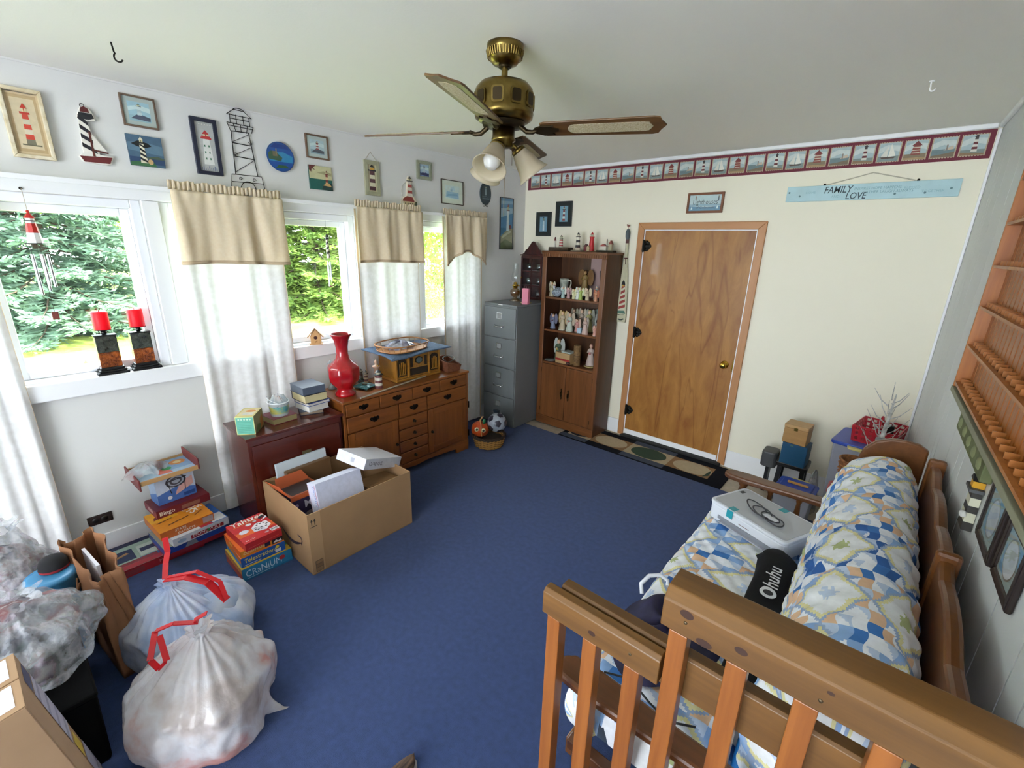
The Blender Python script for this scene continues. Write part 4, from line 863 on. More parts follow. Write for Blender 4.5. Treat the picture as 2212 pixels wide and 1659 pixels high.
def chime2(label,y,z0,x,tubes=True,dx=0.05):
    t=thing('wind_chime',label,'wind chime',(XL+x,y,z0))
    MB().tube([(0,0,0.19),(0,0,0.098)],0.0008,4).build('cord',M_iron,t)
    m=MB(); m.m=0; m.lathe([(0.013,-0.075),(0.0085,0.06)],14)
    tw=m.build('tower',mat('cream_resin','#d9d0ba'),t)
    sp=MB(); 
    for q in range(4):
        z=-0.068+q*0.034; sp.grid(lambda u,v:((0.0134-(z+0.03*u+0.016*v+0.07)*0.0333)*cos(2*pi*u*0.98)*1.03,(0.0134-(z+0.03*u+0.016*v+0.07)*0.0333)*sin(2*pi*u*0.98)*1.03,z+0.03*u+0.016*v-0.004),16,1)
    o=sp.build('spiral_stripe',M_blk,tw); o['kind']='stuff'
    MB().lathe([(0.015,0.058),(0.015,0.064),(0.008,0.066),(0.008,0.082),(0.010,0.083),(0.0,0.098)],14).build('lantern',M_blk,t)
    for k in range(4):
        a=k*1.57; MB().tube([(0.012*cos(a),0.012*sin(a),-0.10),(0.012*cos(a),0.012*sin(a),-0.235-0.015*k)],0.0035,8).build('chime_tube',M_alu,t)
        MB().tube([(0.012*cos(a),0.012*sin(a),-0.073),(0.012*cos(a),0.012*sin(a),-0.10)],0.0006,4).build('tube_string',M_iron,t)
    MB().tube([(0,0,-0.075),(0,0,-0.275)],0.0006,4).build('striker_cord',M_iron,t)
    m=MB(); m.T=Matrix.Translation((0,0,-0.28)); m.lathe([(0.0,-0.004),(0.02,0.0),(0.0,0.004)],12); m.build('wind_sail',mat('maroon_wood','#7a3a30'),t)
chime2('black and white spiral lighthouse wind chime in the middle window',1.755,1.80,0.03)
t=thing('wind_chime','small plain silver wind chime in the narrow gap beside the middle valance','wind chime',(XL+0.045,2.60,1.90)); MB().tube([(0,0,0.11),(0,0,0.0)],0.0008,4).build('cord',M_iron,t); MB().box(-0.014,0.014,-0.014,0.014,-0.02,0.0).build('top_block',M_alu,t,bevel=0.002)
for k in range(3): MB().tube([(0.009*cos(k*2.1),0.009*sin(k*2.1),-0.0205),(0.009*cos(k*2.1),0.009*sin(k*2.1),-0.17-0.03*k)],0.004,8).build('chime_tube',M_alu,t)

# ================================================================ FILING CABINET
M_fil=mat('grey_enamel_steel','#7c8082',0.42,metal=0.25,var=0.06,vscale=6)
M_chr=mat('chrome','#d2d3d4',0.18,metal=1.0)
fc=thing('filing_cabinet','tall grey steel filing cabinet standing in the far left corner','filing cabinet',(-3.05,3.40,0)); w=0.218; H=1.29
m=MB(); m.box(-w,w,0.004,0.64,0.0,H-0.02); m.build('body',M_fil,fc,bevel=0.004)
MB().box(-w-0.002,w+0.002,-0.002,0.642,H-0.0198,H).build('top',M_fil,fc,bevel=0.004)
MB().box(-0.03,0.03,-0.0035,-0.0022,H-0.014,H-0.006).build('name_plate',M_chr,fc)
for k in range(4):
    z1=H-0.035-k*0.312; z0=z1-0.303
    d=MB().box(-w+0.006,w-0.006,-0.012,0.0035,z0,z1).build('drawer',M_fil,fc,bevel=0.005)
    zc=z1-0.085
    fr=MB()
    for a,b,c,e in ((-0.036,0.036,0.024,0.032),(-0.036,0.036,-0.032,-0.024),(-0.036,-0.028,-0.024,0.024),(0.028,0.036,-0.024,0.024)): fr.box(a,b,-0.016,-0.0122,zc+c,zc+e)
    fr.build('label_holder',M_chr,d); MB().box(-0.0275,0.0275,-0.0135,-0.0122,zc-0.0235,zc+0.0235).build('label_card',mat('grey_card','#8f9190',0.8),d)
    h=MB(); zh=z1-0.19; h.tube([(-0.06,-0.0122,zh),(-0.052,-0.030,zh-0.004),(0,-0.036,zh-0.005),(0.052,-0.030,zh-0.004),(0.06,-0.0122,zh)],0.0065,8); h.box(-0.066,-0.054,-0.0145,-0.0121,zh-0.012,zh+0.012); h.box(0.054,0.066,-0.0145,-0.0121,zh-0.012,zh+0.012); h.build('pull_handle',M_chr,d)
MB().box(-w+0.01,w-0.01,-0.001,0.0035,0.0,0.034).build('plinth',M_fil,fc)
# oil lamp, paper, pink gift bag, curio cabinet on the filing cabinet
M_clr=glassmat('clear_glass',(0.97,0.98,0.97),0.88)
t=thing('oil_lamp','glass oil lamp with tall clear chimney on the filing cabinet','oil lamp',(-3.115,3.70,H+0.0005))
MB().lathe([(0.058,0),(0.060,0.006),(0.045,0.016),(0.022,0.030),(0.020,0.040),(0.045,0.06),(0.055,0.085),(0.052,0.11),(0.030,0.128),(0.022,0.134)],28).build('font',glassmat('amber_glass',(0.80,0.62,0.40),0.55),t)
MB().lathe([(0.0,0.066),(0.042,0.068),(0.05,0.088),(0.048,0.104),(0,0.105)],24).build('lamp_oil',mat('amber_oil','#8a6a3a',0.1),t)
MB().lathe([(0.024,0.135),(0.026,0.150),(0.032,0.158),(0.034,0.168),(0.022,0.172),(0.018,0.190),(0.008,0.196),(0,0.196)],24).build('burner',M_brass,t)
MB().lathe([(0.030,0.170),(0.034,0.20),(0.042,0.235),(0.040,0.26),(0.028,0.31),(0.026,0.37),(0.028,0.385)],28,caps=False).build('chimney',M_clr,t)
m=MB(); m.T=Matrix.Translation((0.034,0,0.160))@Matrix.Rotation(pi/2,4,'Y'); m.lathe([(0.003,0),(0.003,0.012),(0.009,0.012),(0.009,0.016),(0,0.016)],12); m.build('wick_knob',M_brass,t)
t=MB().box(-0.055,0.055,-0.035,0.035,0.0005,0.006).build('notepad',mat('yellowed_paper','#b8aa78',0.8)); t.location=(-2.93,3.66,H); t.rotation_euler=(0,0,0.5); tag(t,'yellowed paper pad lying on the filing cabinet','notepad')
t=thing('gift_bag','pink gift bag standing on the filing cabinet next to bookcase','gift bag',(-2.868,3.575,H+0.0005),radians(10))
m=MB(); m.grid(lambda u,v:((0.032+0.004*v)*(1 if u in(0.25,0.5) else 1)*[ -1,1,1,-1,-1][int(round(u*4))], 0.022*[-1,-1,1,1,-1][int(round(u*4))]*(1-0.35*v), 0.155*v),4,6,smooth=False); m.add([(-0.032,-0.022,0),(0.032,-0.022,0),(0.032,0.022,0),(-0.032,0.022,0)],[(0,3,2,1)]); m.build('paper_body',mat('pink_paper','#d67f96',0.5),t,solid=0.001)
MB().tube([(-0.012,-0.016,0.15),(-0.012,-0.014,0.18),(0.012,-0.014,0.18),(0.012,-0.016,0.15)],0.0015,5).build('ribbon_handle',mat('pink_ribbon','#e3a0b0',0.5),t)
M_mah=wood('dark_mahogany','#4a1d1a','#2a0e0e','z',0.3,12,coat=0.2)
t=thing('curio_cabinet','small dark mahogany curio cabinet with glass panes and carved crest','curio cabinet',(-3.095,4.005,H+0.0005)); w,hh=0.142,0.46
m=MB(); m.box(-w,-w+0.014,-0.06,0.06,0,hh); m.box(w-0.014,w,-0.06,0.06,0,hh); m.box(-w+0.014,w-0.014,-0.06,0.06,0,0.016); m.box(-w+0.014,w-0.014,-0.06,0.06,hh-0.016,hh); m.box(-w+0.014,w-0.014,0.052,0.06,0.016,hh-0.016); m.build('case',M_mah,t,bevel=0.002)
for z in (0.15,0.30): MB().box(-w+0.015,w-0.015,-0.045,0.051,z-0.005,z+0.005).build('shelf',M_mah,t)
m=MB(); m.box(-w-0.018,w+0.018,-0.072,0.06,hh+0.0002,hh+0.014); m.build('cornice',M_mah,t,bevel=0.004)
cr=[(-w-0.005,0)]+[(-0.115,0.018),(-0.10,0.045),(-0.075,0.058),(-0.055,0.085),(-0.035,0.105),(-0.02,0.128),(0,0.136),(0.02,0.128),(0.035,0.105),(0.055,0.085),(0.075,0.058),(0.10,0.045),(0.115,0.018)]+[(w+0.005,0)]
MB().prism(cr,-0.012,0.006,(0,-0.05,hh+0.0145),(1,0,0),(0,0,1)).build('carved_crest',M_mah,t,bevel=0.003)
d=MB(); d.box(-w+0.002,-w+0.024,-0.072,-0.0605,0.004,hh-0.004); d.box(w-0.024,w-0.002,-0.072,-0.0605,0.004,hh-0.004); d.box(-w+0.024,w-0.024,-0.072,-0.0605,0.004,0.026); d.box(-w+0.024,w-0.024,-0.072,-0.0605,hh-0.026,hh-0.004); d.box(-0.006,0.006,-0.070,-0.0605,0.026,hh-0.026)
for z in (0.15,0.30): d.box(-w+0.024,w-0.024,-0.070,-0.0605,z-0.006,z+0.006)
dd=d.build('glass_door',M_mah,t)
for x0,x1 in ((-w+0.024,-0.006),(0.006,w-0.024)):
    for z0,z1 in ((0.026,0.144),(0.156,0.294),(0.306,hh-0.026)): MB().box(x0,x1,-0.0665,-0.065,z0,z1).build('pane',M_glass,dd)
MB().ball((-w+0.013,-0.078,hh*0.5),0.007,10,6).build('knob',M_brass,dd)
k=0
for z in (0.0162,0.1552,0.3052):
    for x in (-0.075,0.065):
        k+=1
        o=MB().lathe([(0.022,0),(0.03,0.004),(0.034,0.03),(0.036,0.07),(0.030,0.075)],16).build('glass_cup',glassmat('curio_glass',(0.75,0.8,0.82),0.7)); o.location=(-3.095+x,4.005-0.005,H+0.0006+z); tag(o,'clear glass cup on the %s shelf of the curio cabinet, %s side'%(('bottom','bottom','middle','middle','top','top')[k-1],('left','right')[(k+1)%2]),'cup','glasses in the curio cabinet')

# ================================================================ BOOKCASE
M_oak=wood('brown_oak','#7a4a26','#5c3417','z',0.4,18)
M_oakx=wood('brown_oak_across','#7a4a26','#5c3417','x',0.4,18)
M_oakd=wood('dark_oak_side','#56331a','#3f2410','z',0.4,18)
bx0,bx1,by0,by1=-2.80,-2.092,3.765,4.062; BZ=0.0009
bc=thing('bookcase','brown oak bookcase with two lower doors and figurines on its shelves','bookcase',(bx0,by0,BZ)); W_=bx1-bx0; D_=by1-by0
for nm,x0,x1,mm in (('side_panel',0,0.02,M_oakd),('side_panel',W_-0.02,W_,M_oakd)): MB().box(x0,x1,0.0,D_,0.0,1.79).build(nm,mm,bc,bevel=0.002)
MB().box(0.02,W_-0.02,D_-0.008,D_,0.0,1.79).build('back_panel',M_oakd,bc)
for x0,x1 in ((-0.004,0.045),(W_-0.045,W_+0.004)): MB().box(x0,x1,-0.018,-0.0005,0.0905,1.755).build('stile',M_oak,bc,bevel=0.005)
MB().box(0.02,W_-0.02,0.0,D_-0.008,1.765,1.79).build('top_rail',M_oakx,bc)
MB().box(-0.012,W_+0.012,-0.028,D_,1.7905,1.812).build('top_board',M_oakx,bc,bevel=0.004)
dt=MB().box(-0.008,W_+0.008,-0.022,-0.0005,1.7555,1.790).build('dentil_frieze',M_oakx,bc)
p0=None
for k in range(30):
    if p0 is None: p0=MB().box(-0.007,0.007,-0.006,0,-0.013,0.013).build('dentil',M_oak,dt); o=p0
    else: o=p0.copy(); COL.objects.link(o); o.parent=dt
    o.location=(0.012+k*(W_-0.024)/29,-0.0222,1.772)
SH=[1.345,1.015,0.672]
for z in SH: MB().box(0.0205,W_-0.0205,0.0,D_-0.0085,z,z+0.02).build('shelf',M_oakx,bc,bevel=0.003)
MB().box(-0.004,W_+0.004,-0.020,-0.0005,0.0,0.090).build('plinth',M_oakx,bc,bevel=0.006)
for s_,x0,x1 in ((-1,0.0455,W_/2-0.002),(1,W_/2+0.002,W_-0.0455)):
    d=MB().box(x0,x1,-0.016,-0.0005,0.0925,0.672).build('door',M_oak,bc,bevel=0.004)
    hx=W_/2+s_*0.042; h=MB(); h.prism([(hx+a,0.382+b) for a,b in ((0,0.062),(0.01,0.048),(0.006,0.03),(0.012,0.012),(0.007,0),(0.012,-0.012),(0.006,-0.03),(0.01,-0.048),(0,-0.062),(-0.01,-0.048),(-0.006,-0.03),(-0.012,-0.012),(-0.007,0),(-0.012,0.012),(-0.006,0.03),(-0.01,0.048))],0,0.003,(0,-0.0162,0),(1,0,0),(0,0,1),(0,-1,0))
    h.tube([(hx,-0.018,0.412),(hx,-0.036,0.402),(hx,-0.038,0.382),(hx,-0.036,0.362),(hx,-0.018,0.352)],0.0035,6); h.build('ornate_handle',M_abrd,d)
    for z in (0.16,0.60): MB().box((x0-0.006 if s_<0 else x1+0.001),(x0-0.001 if s_<0 else x1+0.006),-0.020,-0.0165,z-0.022,z+0.022).build('hinge',M_abrd,d)
# ---- figurines
def angel(label,x,y,z,h,robe,wing=None,hair='#a8824a',skin='#d9b79c',sash=None,rz=0,base=None,arms=True,halo=False,wsp=1.0,group='angel figurines on the bookcase',lean=0,name='angel_figurine'):
    t=thing(name,label,'figurine',(x,y,z),rz,group=group); s=h
    mr=mat('robe_'+robe,robe,0.45,var=0.18,vscale=30)
    z0=0
    if base: MB().lathe([(0.20*s,0),(0.21*s,0.02*s),(0.17*s,0.06*s)],18).build('base',mat('base_'+base,base,0.4),t); z0=0.055*s
    MB().lathe([(0.20*s,z0),(0.205*s,z0+0.02*s),(0.165*s,0.25*s),(0.115*s,0.48*s),(0.095*s,0.56*s),(0.125*s,0.68*s),(0.115*s,0.74*s),(0.05*s,0.785*s),(0.04*s,0.80*s)],20,sy=0.8,fn=lambda a,zz:1+0.07*sin(6*a+1)*max(0,1-zz/(0.5*s))).build('robe',mr,t)
    MB().ball((0,-0.01*s,0.875*s),0.082*s,14,10,(0.9,0.95,1.15)).build('head',mat('skin_'+skin,skin,0.5),t)
    MB().ball((0,0.018*s,0.895*s),0.088*s,12,8,(0.98,0.95,1.15)).build('hair',mat('hair_'+hair,hair,0.6),t)
    if arms:
        for q in (-1,1): MB().tube([(q*0.11*s,0,0.70*s),(q*0.13*s,-0.05*s,0.58*s),(q*0.03*s,-0.12*s,0.60*s)],[0.045*s,0.042*s,0.026*s],8).build('arm',mr,t)
        MB().ball((0,-0.125*s,0.605*s),0.03*s,8,6).build('hands',mat('skin_'+skin,skin),t)
    if sash: MB().ball((0,-0.10*s,0.55*s),0.07*s,10,6,(1,0.6,0.7)).build('bouquet',mat('sash_'+sash,sash,0.5),t)
    if wing:
        for q in (-1,1):
            m=MB(); pl=[(0.02,0.50),(0.10,0.36),(0.20,0.30),(0.26,0.36),(0.30,0.55),(0.30,0.78),(0.24,0.98),(0.16,1.03),(0.09,0.95),(0.03,0.74)]
            m.prism([(q*a*s*wsp,b*s) for a,b in pl],0,0.022*s,(0,0.075*s,0),(1,0,0),(0,0,1)); o=m.build('wing',mat('wing_'+wing,wing,0.5,bump=0.5,bscale=60),t,bevel=0.004*s/0.15)
    if halo: MB().tube([(0.06*s*cos(q),0.0,1.0*s+0.06*s*sin(q)*0.4) for q in np.linspace(0,2*pi,16)],0.006*s,5).build('halo',M_brass,t)
    return t
z1=BZ+SH[0]+0.0205; z2=BZ+SH[1]+0.0205; z3=BZ+SH[2]+0.0205
angel('slim cream angel figurine with raised wing, leftmost on the top shelf',-2.735,3.83,z1,0.145,'#b9b193','#c9c3ac')
angel('baby blue kneeling child angel in front of the tankard mug',-2.573,3.80,z1,0.108,'#9fb7b4','#c8cdc3',hair='#b79a55')
angel('pink praying child angel on the top shelf',-2.508,3.80,z1,0.105,'#b58f92','#a98889',hair='#8c5a40')
angel('small pale yellow angel figurine on the top shelf',-2.450,3.805,z1,0.094,'#c9c79a','#d4d1ad',hair='#c9a860')
angel('white robed angel of a hugging pair on the top shelf',-2.408,3.81,z1,0.115,'#d6d8d2','#c9cfc8',hair='#c9b68a',group='hugging angel pair')
angel('lime green robed angel of a hugging pair on the top shelf',-2.368,3.80,z1,0.112,'#a3b85a','#c9cfa8',hair='#d2a578',group='hugging angel pair')
angel('tan robed angel with broad beige wings on the top shelf',-2.292,3.80,z1,0.115,'#b9a88c','#c4b596',hair='#4a3328',wsp=1.25)
angel('peach angel with terracotta wings at right end of the top shelf',-2.20,3.80,z1,0.105,'#c98f6c','#b0674a',hair='#9a5a38')
angel('white hooded figurine behind the tan angel on the top shelf',-2.255,3.90,z1,0.135,'#aebcc0',None,hair='#cdd6d8')
angel('golden brown winged angel statue standing at the back of top shelf',-2.425,3.955,z1+0.055,0.22,'#8a6f3e','#6e4a1c',hair='#4a2f14',skin='#b08a58',wsp=1.35)
o=MB().lathe([(0.05,0),(0.05,0.05),(0.04,0.054)],20).build('display_stand',mat('dark_wood_stand','#241610',0.4)); o.location=(-2.425,3.955,z1); tag(o,'dark round stand under the golden brown angel','stand')
t=thing('tankard_mug','white mug with grey floral print standing at the back of top shelf','mug',(-2.665,3.95,z1+0.075)); m=MB(); m.lathe([(0.038,0),(0.042,0.01),(0.046,0.09),(0.048,0.10),(0.042,0.098),(0.036,0.012),(0,0.010)],24); m.build('cup',mat('printed_china_mug_body','#c3c4b6',0.3,var=0.45,vscale=26,vcol='#7f8a80') if False else mat('china_with_floral','#c3c4b6',0.3,var=0.45,vscale=26,vcol='#7f8a80'),t); MB().tube([(0.045,0,0.085),(0.078,-0.004,0.088),(0.086,-0.006,0.06),(0.075,-0.006,0.02),(0.060,-0.006,-0.005)],0.006,8).build('handle',mat('white_china','#dcdad0',0.25),t)
o=MB().lathe([(0.045,0),(0.045,0.072),(0.042,0.0745)],22).build('tin_canister',mat('dark_tin','#3a332c',0.35,metal=0.5)); o.location=(-2.665,3.95,z1); tag(o,'dark round tin under the white tankard mug','tin')
t=thing('hen_dish','pale blue speckled hen shaped dish on the top shelf','figurine',(-2.655,3.815,z1)); m=MB(); m.grid(lambda u,v:((0.012+0.052*sin(pi*min(1,v*0.98+0.02))**0.8)*cos(2*pi*u)*(1.0),(0.010+0.030*sin(pi*min(1,v*0.98+0.02)))*sin(2*pi*u),0.004+0.075*v+0.022*v*abs(cos(pi*u))),20,10,closed_u=True); m.build('body',mat('pale_blue_speckle','#aab6c2',0.3,var=0.7,vscale=70,vcol='#39414f'),t); m=MB(); m.ball((-0.038,0,0.098),0.014,10,8); m.tube([(-0.038,0,0.08),(-0.038,0,0.1)],0.011,8); m.build('head',mat('pale_blue_glaze','#b5bfca',0.3),t); MB().ball((-0.036,0,0.113),0.008,8,6,(1.3,0.5,0.8)).build('comb',M_cred,t); MB().prism([(0.03,0.07),(0.062,0.115),(0.05,0.06)],-0.006,0.006,(0,0,0),(1,0,0),(0,0,1)).build('tail',mat('pale_blue_glaze','#b5bfca'),t)
t=thing('glass_goblet','large clear glass goblet at right of the top shelf','goblet',(-2.205,3.965,z1)); MB().lathe([(0.045,0),(0.047,0.004),(0.015,0.018),(0.012,0.12),(0.018,0.135),(0.045,0.16),(0.058,0.21),(0.062,0.275),(0.059,0.275),(0.05,0.2),(0.0,0.155)],28).build('bowl_and_stem',glassmat('goblet_glass',(0.86,0.88,0.88),0.75),t)
o=MB().box(-0.145,0.145,-0.003,0.003,0,0.385).build('backing_board',mat('dusty_pink_board','#a58a87',0.8)); o.location=(-2.27,4.035,z1); tag(o,'dusty pink board leaning at back of the top shelf','board')
angel('blue robed angel with maroon book, leftmost on the middle shelf',-2.705,3.84,z2,0.152,'#77809a','#6a6a80',hair='#a5825e',sash='#5a2440',wsp=1.1)
angel('golden haired tall angel in cream robe on the middle shelf',-2.583,3.835,z2,0.195,'#b8a98f','#b59f72',hair='#c2a04e',base='#c9c4b4')
angel('white angel with pink roses, front centre of the middle shelf',-2.492,3.83,z2,0.185,'#b9c0b5','#b3a590',hair='#c7a284',sash='#b76f6a',base='#b5bca8')
angel('grey green angel at back of the middle shelf, left of the centre',-2.525,3.95,z2,0.215,'#8d8f78','#a59f8c',hair='#7a5f40',wsp=0.75)
angel('beige angel with upswept wings at back centre of the middle shelf',-2.43,3.95,z2,0.222,'#a8988a','#b5a898',hair='#8a6a4c',wsp=0.75)
angel('small pink angel on green base on the middle shelf',-2.413,3.845,z2,0.13,'#c48a86','#c9a89a',hair='#a5764c',base='#55643c')
angel('tall pink and white praying angel at front right of the middle shelf',-2.29,3.80,z2,0.168,'#c9aba0','#b9aca4',hair='#c9b8a4',wsp=0.6)
angel('yellow green winged angel behind the tall praying angel',-2.335,3.94,z2,0.225,'#b3ad74','#8f8f82',hair='#b0a860',wsp=0.8)
angel('dark robed angel statue behind right end of the middle shelf',-2.215,3.93,z2,0.19,'#5a5a58','#8a8d88',hair='#4a463f')
angel('tiny pink cherub at right end of the middle shelf',-2.18,3.80,z2,0.10,'#c98f82','#caa59a',hair='#b5764c',base='#e3e0dc')
t=thing('decorative_plate','pale green plate standing on edge behind angels on the middle shelf','plate',(-2.265,4.02,z2+0.118)); m=MB(); m.T=Matrix.Rotation(radians(80),4,'X'); m.lathe([(0,0),(0.07,0.002),(0.115,0.014),(0.113,0.017),(0.07,0.006),(0,0.005)],32); m.build('dish',mat('pale_green_china','#9aa596',0.3,var=0.3,vscale=20,vcol='#7d8a88'),t)
o=MB().box(-0.022,0.022,-0.02,0.02,0,0.05).build('trinket_box',mat('pale_blue_box','#a9c0d0',0.4),bevel=0.003); o.location=(-2.365,3.825,z2); tag(o,'pale blue trinket box on the middle shelf','box')
angel('green robed angel with golden sash and white wings on the bottom shelf',-2.645,3.88,z3,0.235,'#4b5c44','#b9beb8',hair='#8a6a3a',sash='#b09a3a',wsp=1.0)
o=MB().lathe([(0,0.004),(0.03,0.004),(0.058,0.016),(0.06,0.019),(0.03,0.008),(0,0.008)],28).build('small_dish',mat('pale_grey_china','#a9b3b5',0.25)); o.location=(-2.70,3.815,z3-0.003); tag(o,'pale grey saucer at left of the bottom shelf','saucer')
t=thing('gift_box','tan box with red stripe on the bottom shelf','box',(-2.53,3.86,z3),radians(-4)); MB().box(-0.092,0.092,-0.06,0.06,0,0.112).build('carton',mat('tan_card','#b08f63',0.7),t,bevel=0.002); MB().box(-0.0925,0.0925,-0.0612,-0.0603,0.030,0.052).build('red_stripe',mat('red_tape','#9c2a26',0.5),t); MB().box(-0.03,0.09,-0.050,0.058,0.1122,0.128).build('doily_packet',mat('pale_lace','#b9c2bc',0.8,var=0.4,vscale=60),t,bevel=0.006)
t=thing('bark_cylinder','upright brown bark covered cylinder on the bottom shelf','ornament',(-2.398,3.86,z3)); MB().lathe([(0.037,0),(0.037,0.205),(0.034,0.208)],22).build('bark',mat('tan_bark','#8a6a42',0.8,var=0.4,vscale=50,vcol='#5c4327',bump=0.8,bscale=80),t); MB().lathe([(0.0372,0.10),(0.0374,0.102),(0.0372,0.104)],22,caps=False).build('seam',mat('dark_bark','#4a3420',0.9),t)
angel('pink haired porcelain lady figurine in wide cream gown on the bottom shelf',-2.245,3.87,z3+0.024,0.225,'#b9a59c',None,hair='#9a6a5c',skin='#caa08c',sash='#b5706a',name='lady_figurine')
o=MB().lathe([(0,0.004),(0.03,0.004),(0.062,0.017),(0.062,0.020),(0.03,0.0235),(0,0.0235)],28).build('painted_plate',mat('flower_painted_china','#c9b777',0.3,var=0.7,vscale=40,vcol='#6a4a52')); o.location=(-2.245,3.87,z3-0.003); tag(o,'yellow flowered plate under the porcelain lady figurine','plate')
t=MB().ball((0,0,0.018),0.02,12,8,(1.2,1,0.9)).build('dark_ornament',mat('dark_maroon_glaze','#3a1a1a',0.3)); t.location=(-2.452,3.785,z3); tag(t,'small dark maroon ornament in front of the tan box','ornament')
# ---- lighthouses on top
zt=BZ+1.8125
def lh_model(label,x,y,z,h,bands,w0=0.24,w1=0.15,roof='#2a2a2c',base=None,extra=None,group='lighthouse models on the bookcase'):
    t=thing('lighthouse_model',label,'lighthouse model',(x,y,z),group=group); zb_=0
    if base: 
        bw,bd,bh,bc_=base; MB().prism([(-bw,-bd),(bw*0.6,-bd*1.05),(bw,-bd*0.4),(bw*0.95,bd),(-bw*0.8,bd*0.9)],0,bh).build('rock_base',mat('rock_'+bc_,bc_,0.8,var=0.4,vscale=40,bump=0.6,bscale=60),t,bevel=0.004); zb_=bh+0.0002
    H=h-zb_; T=H*0.70; n=len(bands)
    for i,c in enumerate(bands):
        r0=(w0+(w1-w0)*i/n)*H/2; r1=(w0+(w1-w0)*(i+1)/n)*H/2; MB().lathe([(r0,zb_+T*i/n),(r1,zb_+T*(i+1)/n)],16).build('tower_band',mat('paint_'+c,c,0.45),t)
    r=w1*H/2; MB().lathe([(r*1.35,zb_+T),(r*1.4,zb_+T*1.04),(r*1.1,zb_+T*1.05)],16).build('gallery',mat('paint_'+roof,roof,0.45),t); MB().lathe([(r*0.75,zb_+T*1.04),(r*0.75,zb_+T*1.2)],10).build('lantern_room',mat('lantern_pale','#b9b39a',0.3),t); MB().lathe([(r*1.0,zb_+T*1.2),(r*0.5,zb_+T*1.3),(r*0.12,zb_+T*1.36),(0,zb_+H)],12).build('roof',mat('paint_'+roof,roof),t)
    if extra:
        for (ex,ey,ew,ed,eh,ec,er) in extra:
            ez=zb_; MB().box(ex-ew,ex+ew,ey-ed,ey+ed,ez,ez+eh).build('keeper_house',mat('paint_'+ec,ec,0.5),t); MB().prism([(-ew*1.15,0),(ew*1.15,0),(0,eh*0.6)],-ed*1.1,ed*1.1,(ex,ey,ez+eh+0.0002),(1,0,0),(0,0,1)).build('house_roof',mat('paint_'+er,er,0.5),t)
    return t
lh_model('red and white striped lighthouse model on brown rock, leftmost on bookcase',-2.70,3.90,zt,0.155,['#b9b4a2','#a83a3c','#d6d0c4','#a83a3c','#d6d0c4','#a83a3c','#8f8a78'],0.36,0.28,'#4a453c',(0.105,0.07,0.035,'#4d3d2c'),[(-0.052,-0.03,0.008,0.008,0.06,'#d2ccbd','#6a2422')])
lh_model('black and white banded lighthouse model on top of bookcase',-2.515,3.92,zt,0.185,['#cfcab9','#1f1c22','#d6d2c2','#1f1c22','#d6d2c2'],0.30,0.2,'#221c20',(0.05,0.05,0.012,'#b5ab90'),[(0.03,-0.03,0.022,0.012,0.018,'#cfc6ac','#5a2a2a')])
lh_model('bright red lighthouse model with small maroon house on top of bookcase',-2.36,3.92,zt,0.187,['#bf2028','#b81d26','#c0222a'],0.32,0.2,'#b81d26',(0.065,0.05,0.006,'#8a6a4a'),[(-0.05,-0.01,0.017,0.02,0.04,'#6a2430','#4a1a20'),(-0.012,-0.035,0.013,0.012,0.032,'#c9b890','#c9b890')])
lh_model('white keeper house lighthouse model with red roofs, rightmost on bookcase',-2.195,3.92,zt,0.125,['#cfcbbd','#cfcbbd'],0.2,0.14,'#6a6a62',(0.078,0.06,0.018,'#3f3a2a'),[(-0.02,-0.02,0.034,0.022,0.035,'#d2cec0','#8a3430'),(0.048,-0.01,0.016,0.016,0.055,'#a59c80','#7a2f2a')])
# ================================================================ DARK CABINET AND DRESSER
M_mahg=wood('glossy_mahogany','#541d14','#47170f','y',0.22,10,coat=0.4)
M_maple=wood('warm_maple','#8a4f20','#6d3a14','y',0.35,12,coat=0.15)
M_maplez=wood('warm_maple_upright','#8a4f20','#6d3a14','z',0.35,12,coat=0.15)
M_pull=mat('black_antique_pull','#1d150d',0.4,metal=0.7)
CZ=0.69
t=thing('mahogany_cabinet','glossy dark mahogany cabinet with books and boxes on top','cabinet',(-2.82,0.865,0)); Wy,Dx=0.635,0.375
MB().box(-Dx,-0.012,0.012,Wy-0.012,0.0,CZ-0.0202).build('body',M_mahg,t,bevel=0.003)
MB().box(-Dx-0.004,0.006,0.0,Wy,CZ-0.02,CZ).build('top',M_mahg,t,bevel=0.004)
MB().box(-0.0115,-0.004,0.03,Wy-0.03,0.045,CZ-0.06).build('front_panel',M_mahg,t,bevel=0.003)
m=MB(); m.box(-0.0038,0.0,Wy/2+0.01,Wy/2+0.07,0.44,0.50); pl=m.build('lock_plate',mat('pale_brass_plate','#6d6346',0.4,metal=0.5),t); MB().box(0.0002,0.004,Wy/2+0.028,Wy/2+0.052,0.445,0.48).build('keyhole',M_blk,pl)
# dresser (front faces +x)
DH=0.765
dr=thing('dresser','wide warm maple dresser with brass pulls standing under the windows','dresser',(-2.83,1.505,0)); Wy,Dx=1.225,0.385
MB().box(-Dx,-0.014,0.012,Wy-0.012,0.06,DH-0.0205).build('carcass',M_maple,dr,bevel=0.002)
MB().box(-Dx-0.004,0.014,-0.004,Wy+0.004,DH-0.02,DH).build('top',M_maple,dr,bevel=0.005)
for y0 in (0.0,Wy-0.022): MB().box(-0.0138,0.0,y0,y0+0.022,0.10,DH-0.021).build('corner_stile',M_maplez,dr,bevel=0.003)
br=MB(); pts=[(0,0.0),(0.15,0.0),(0.155,0.04),(0.19,0.046),(0.25,0.05),(0.5,0.062),(0.62,0.05),(0.74,0.062),(0.98,0.05),(1.04,0.046),(1.07,0.04),(1.075,0.0),(Wy,0.0),(Wy,0.10),(0,0.10)]
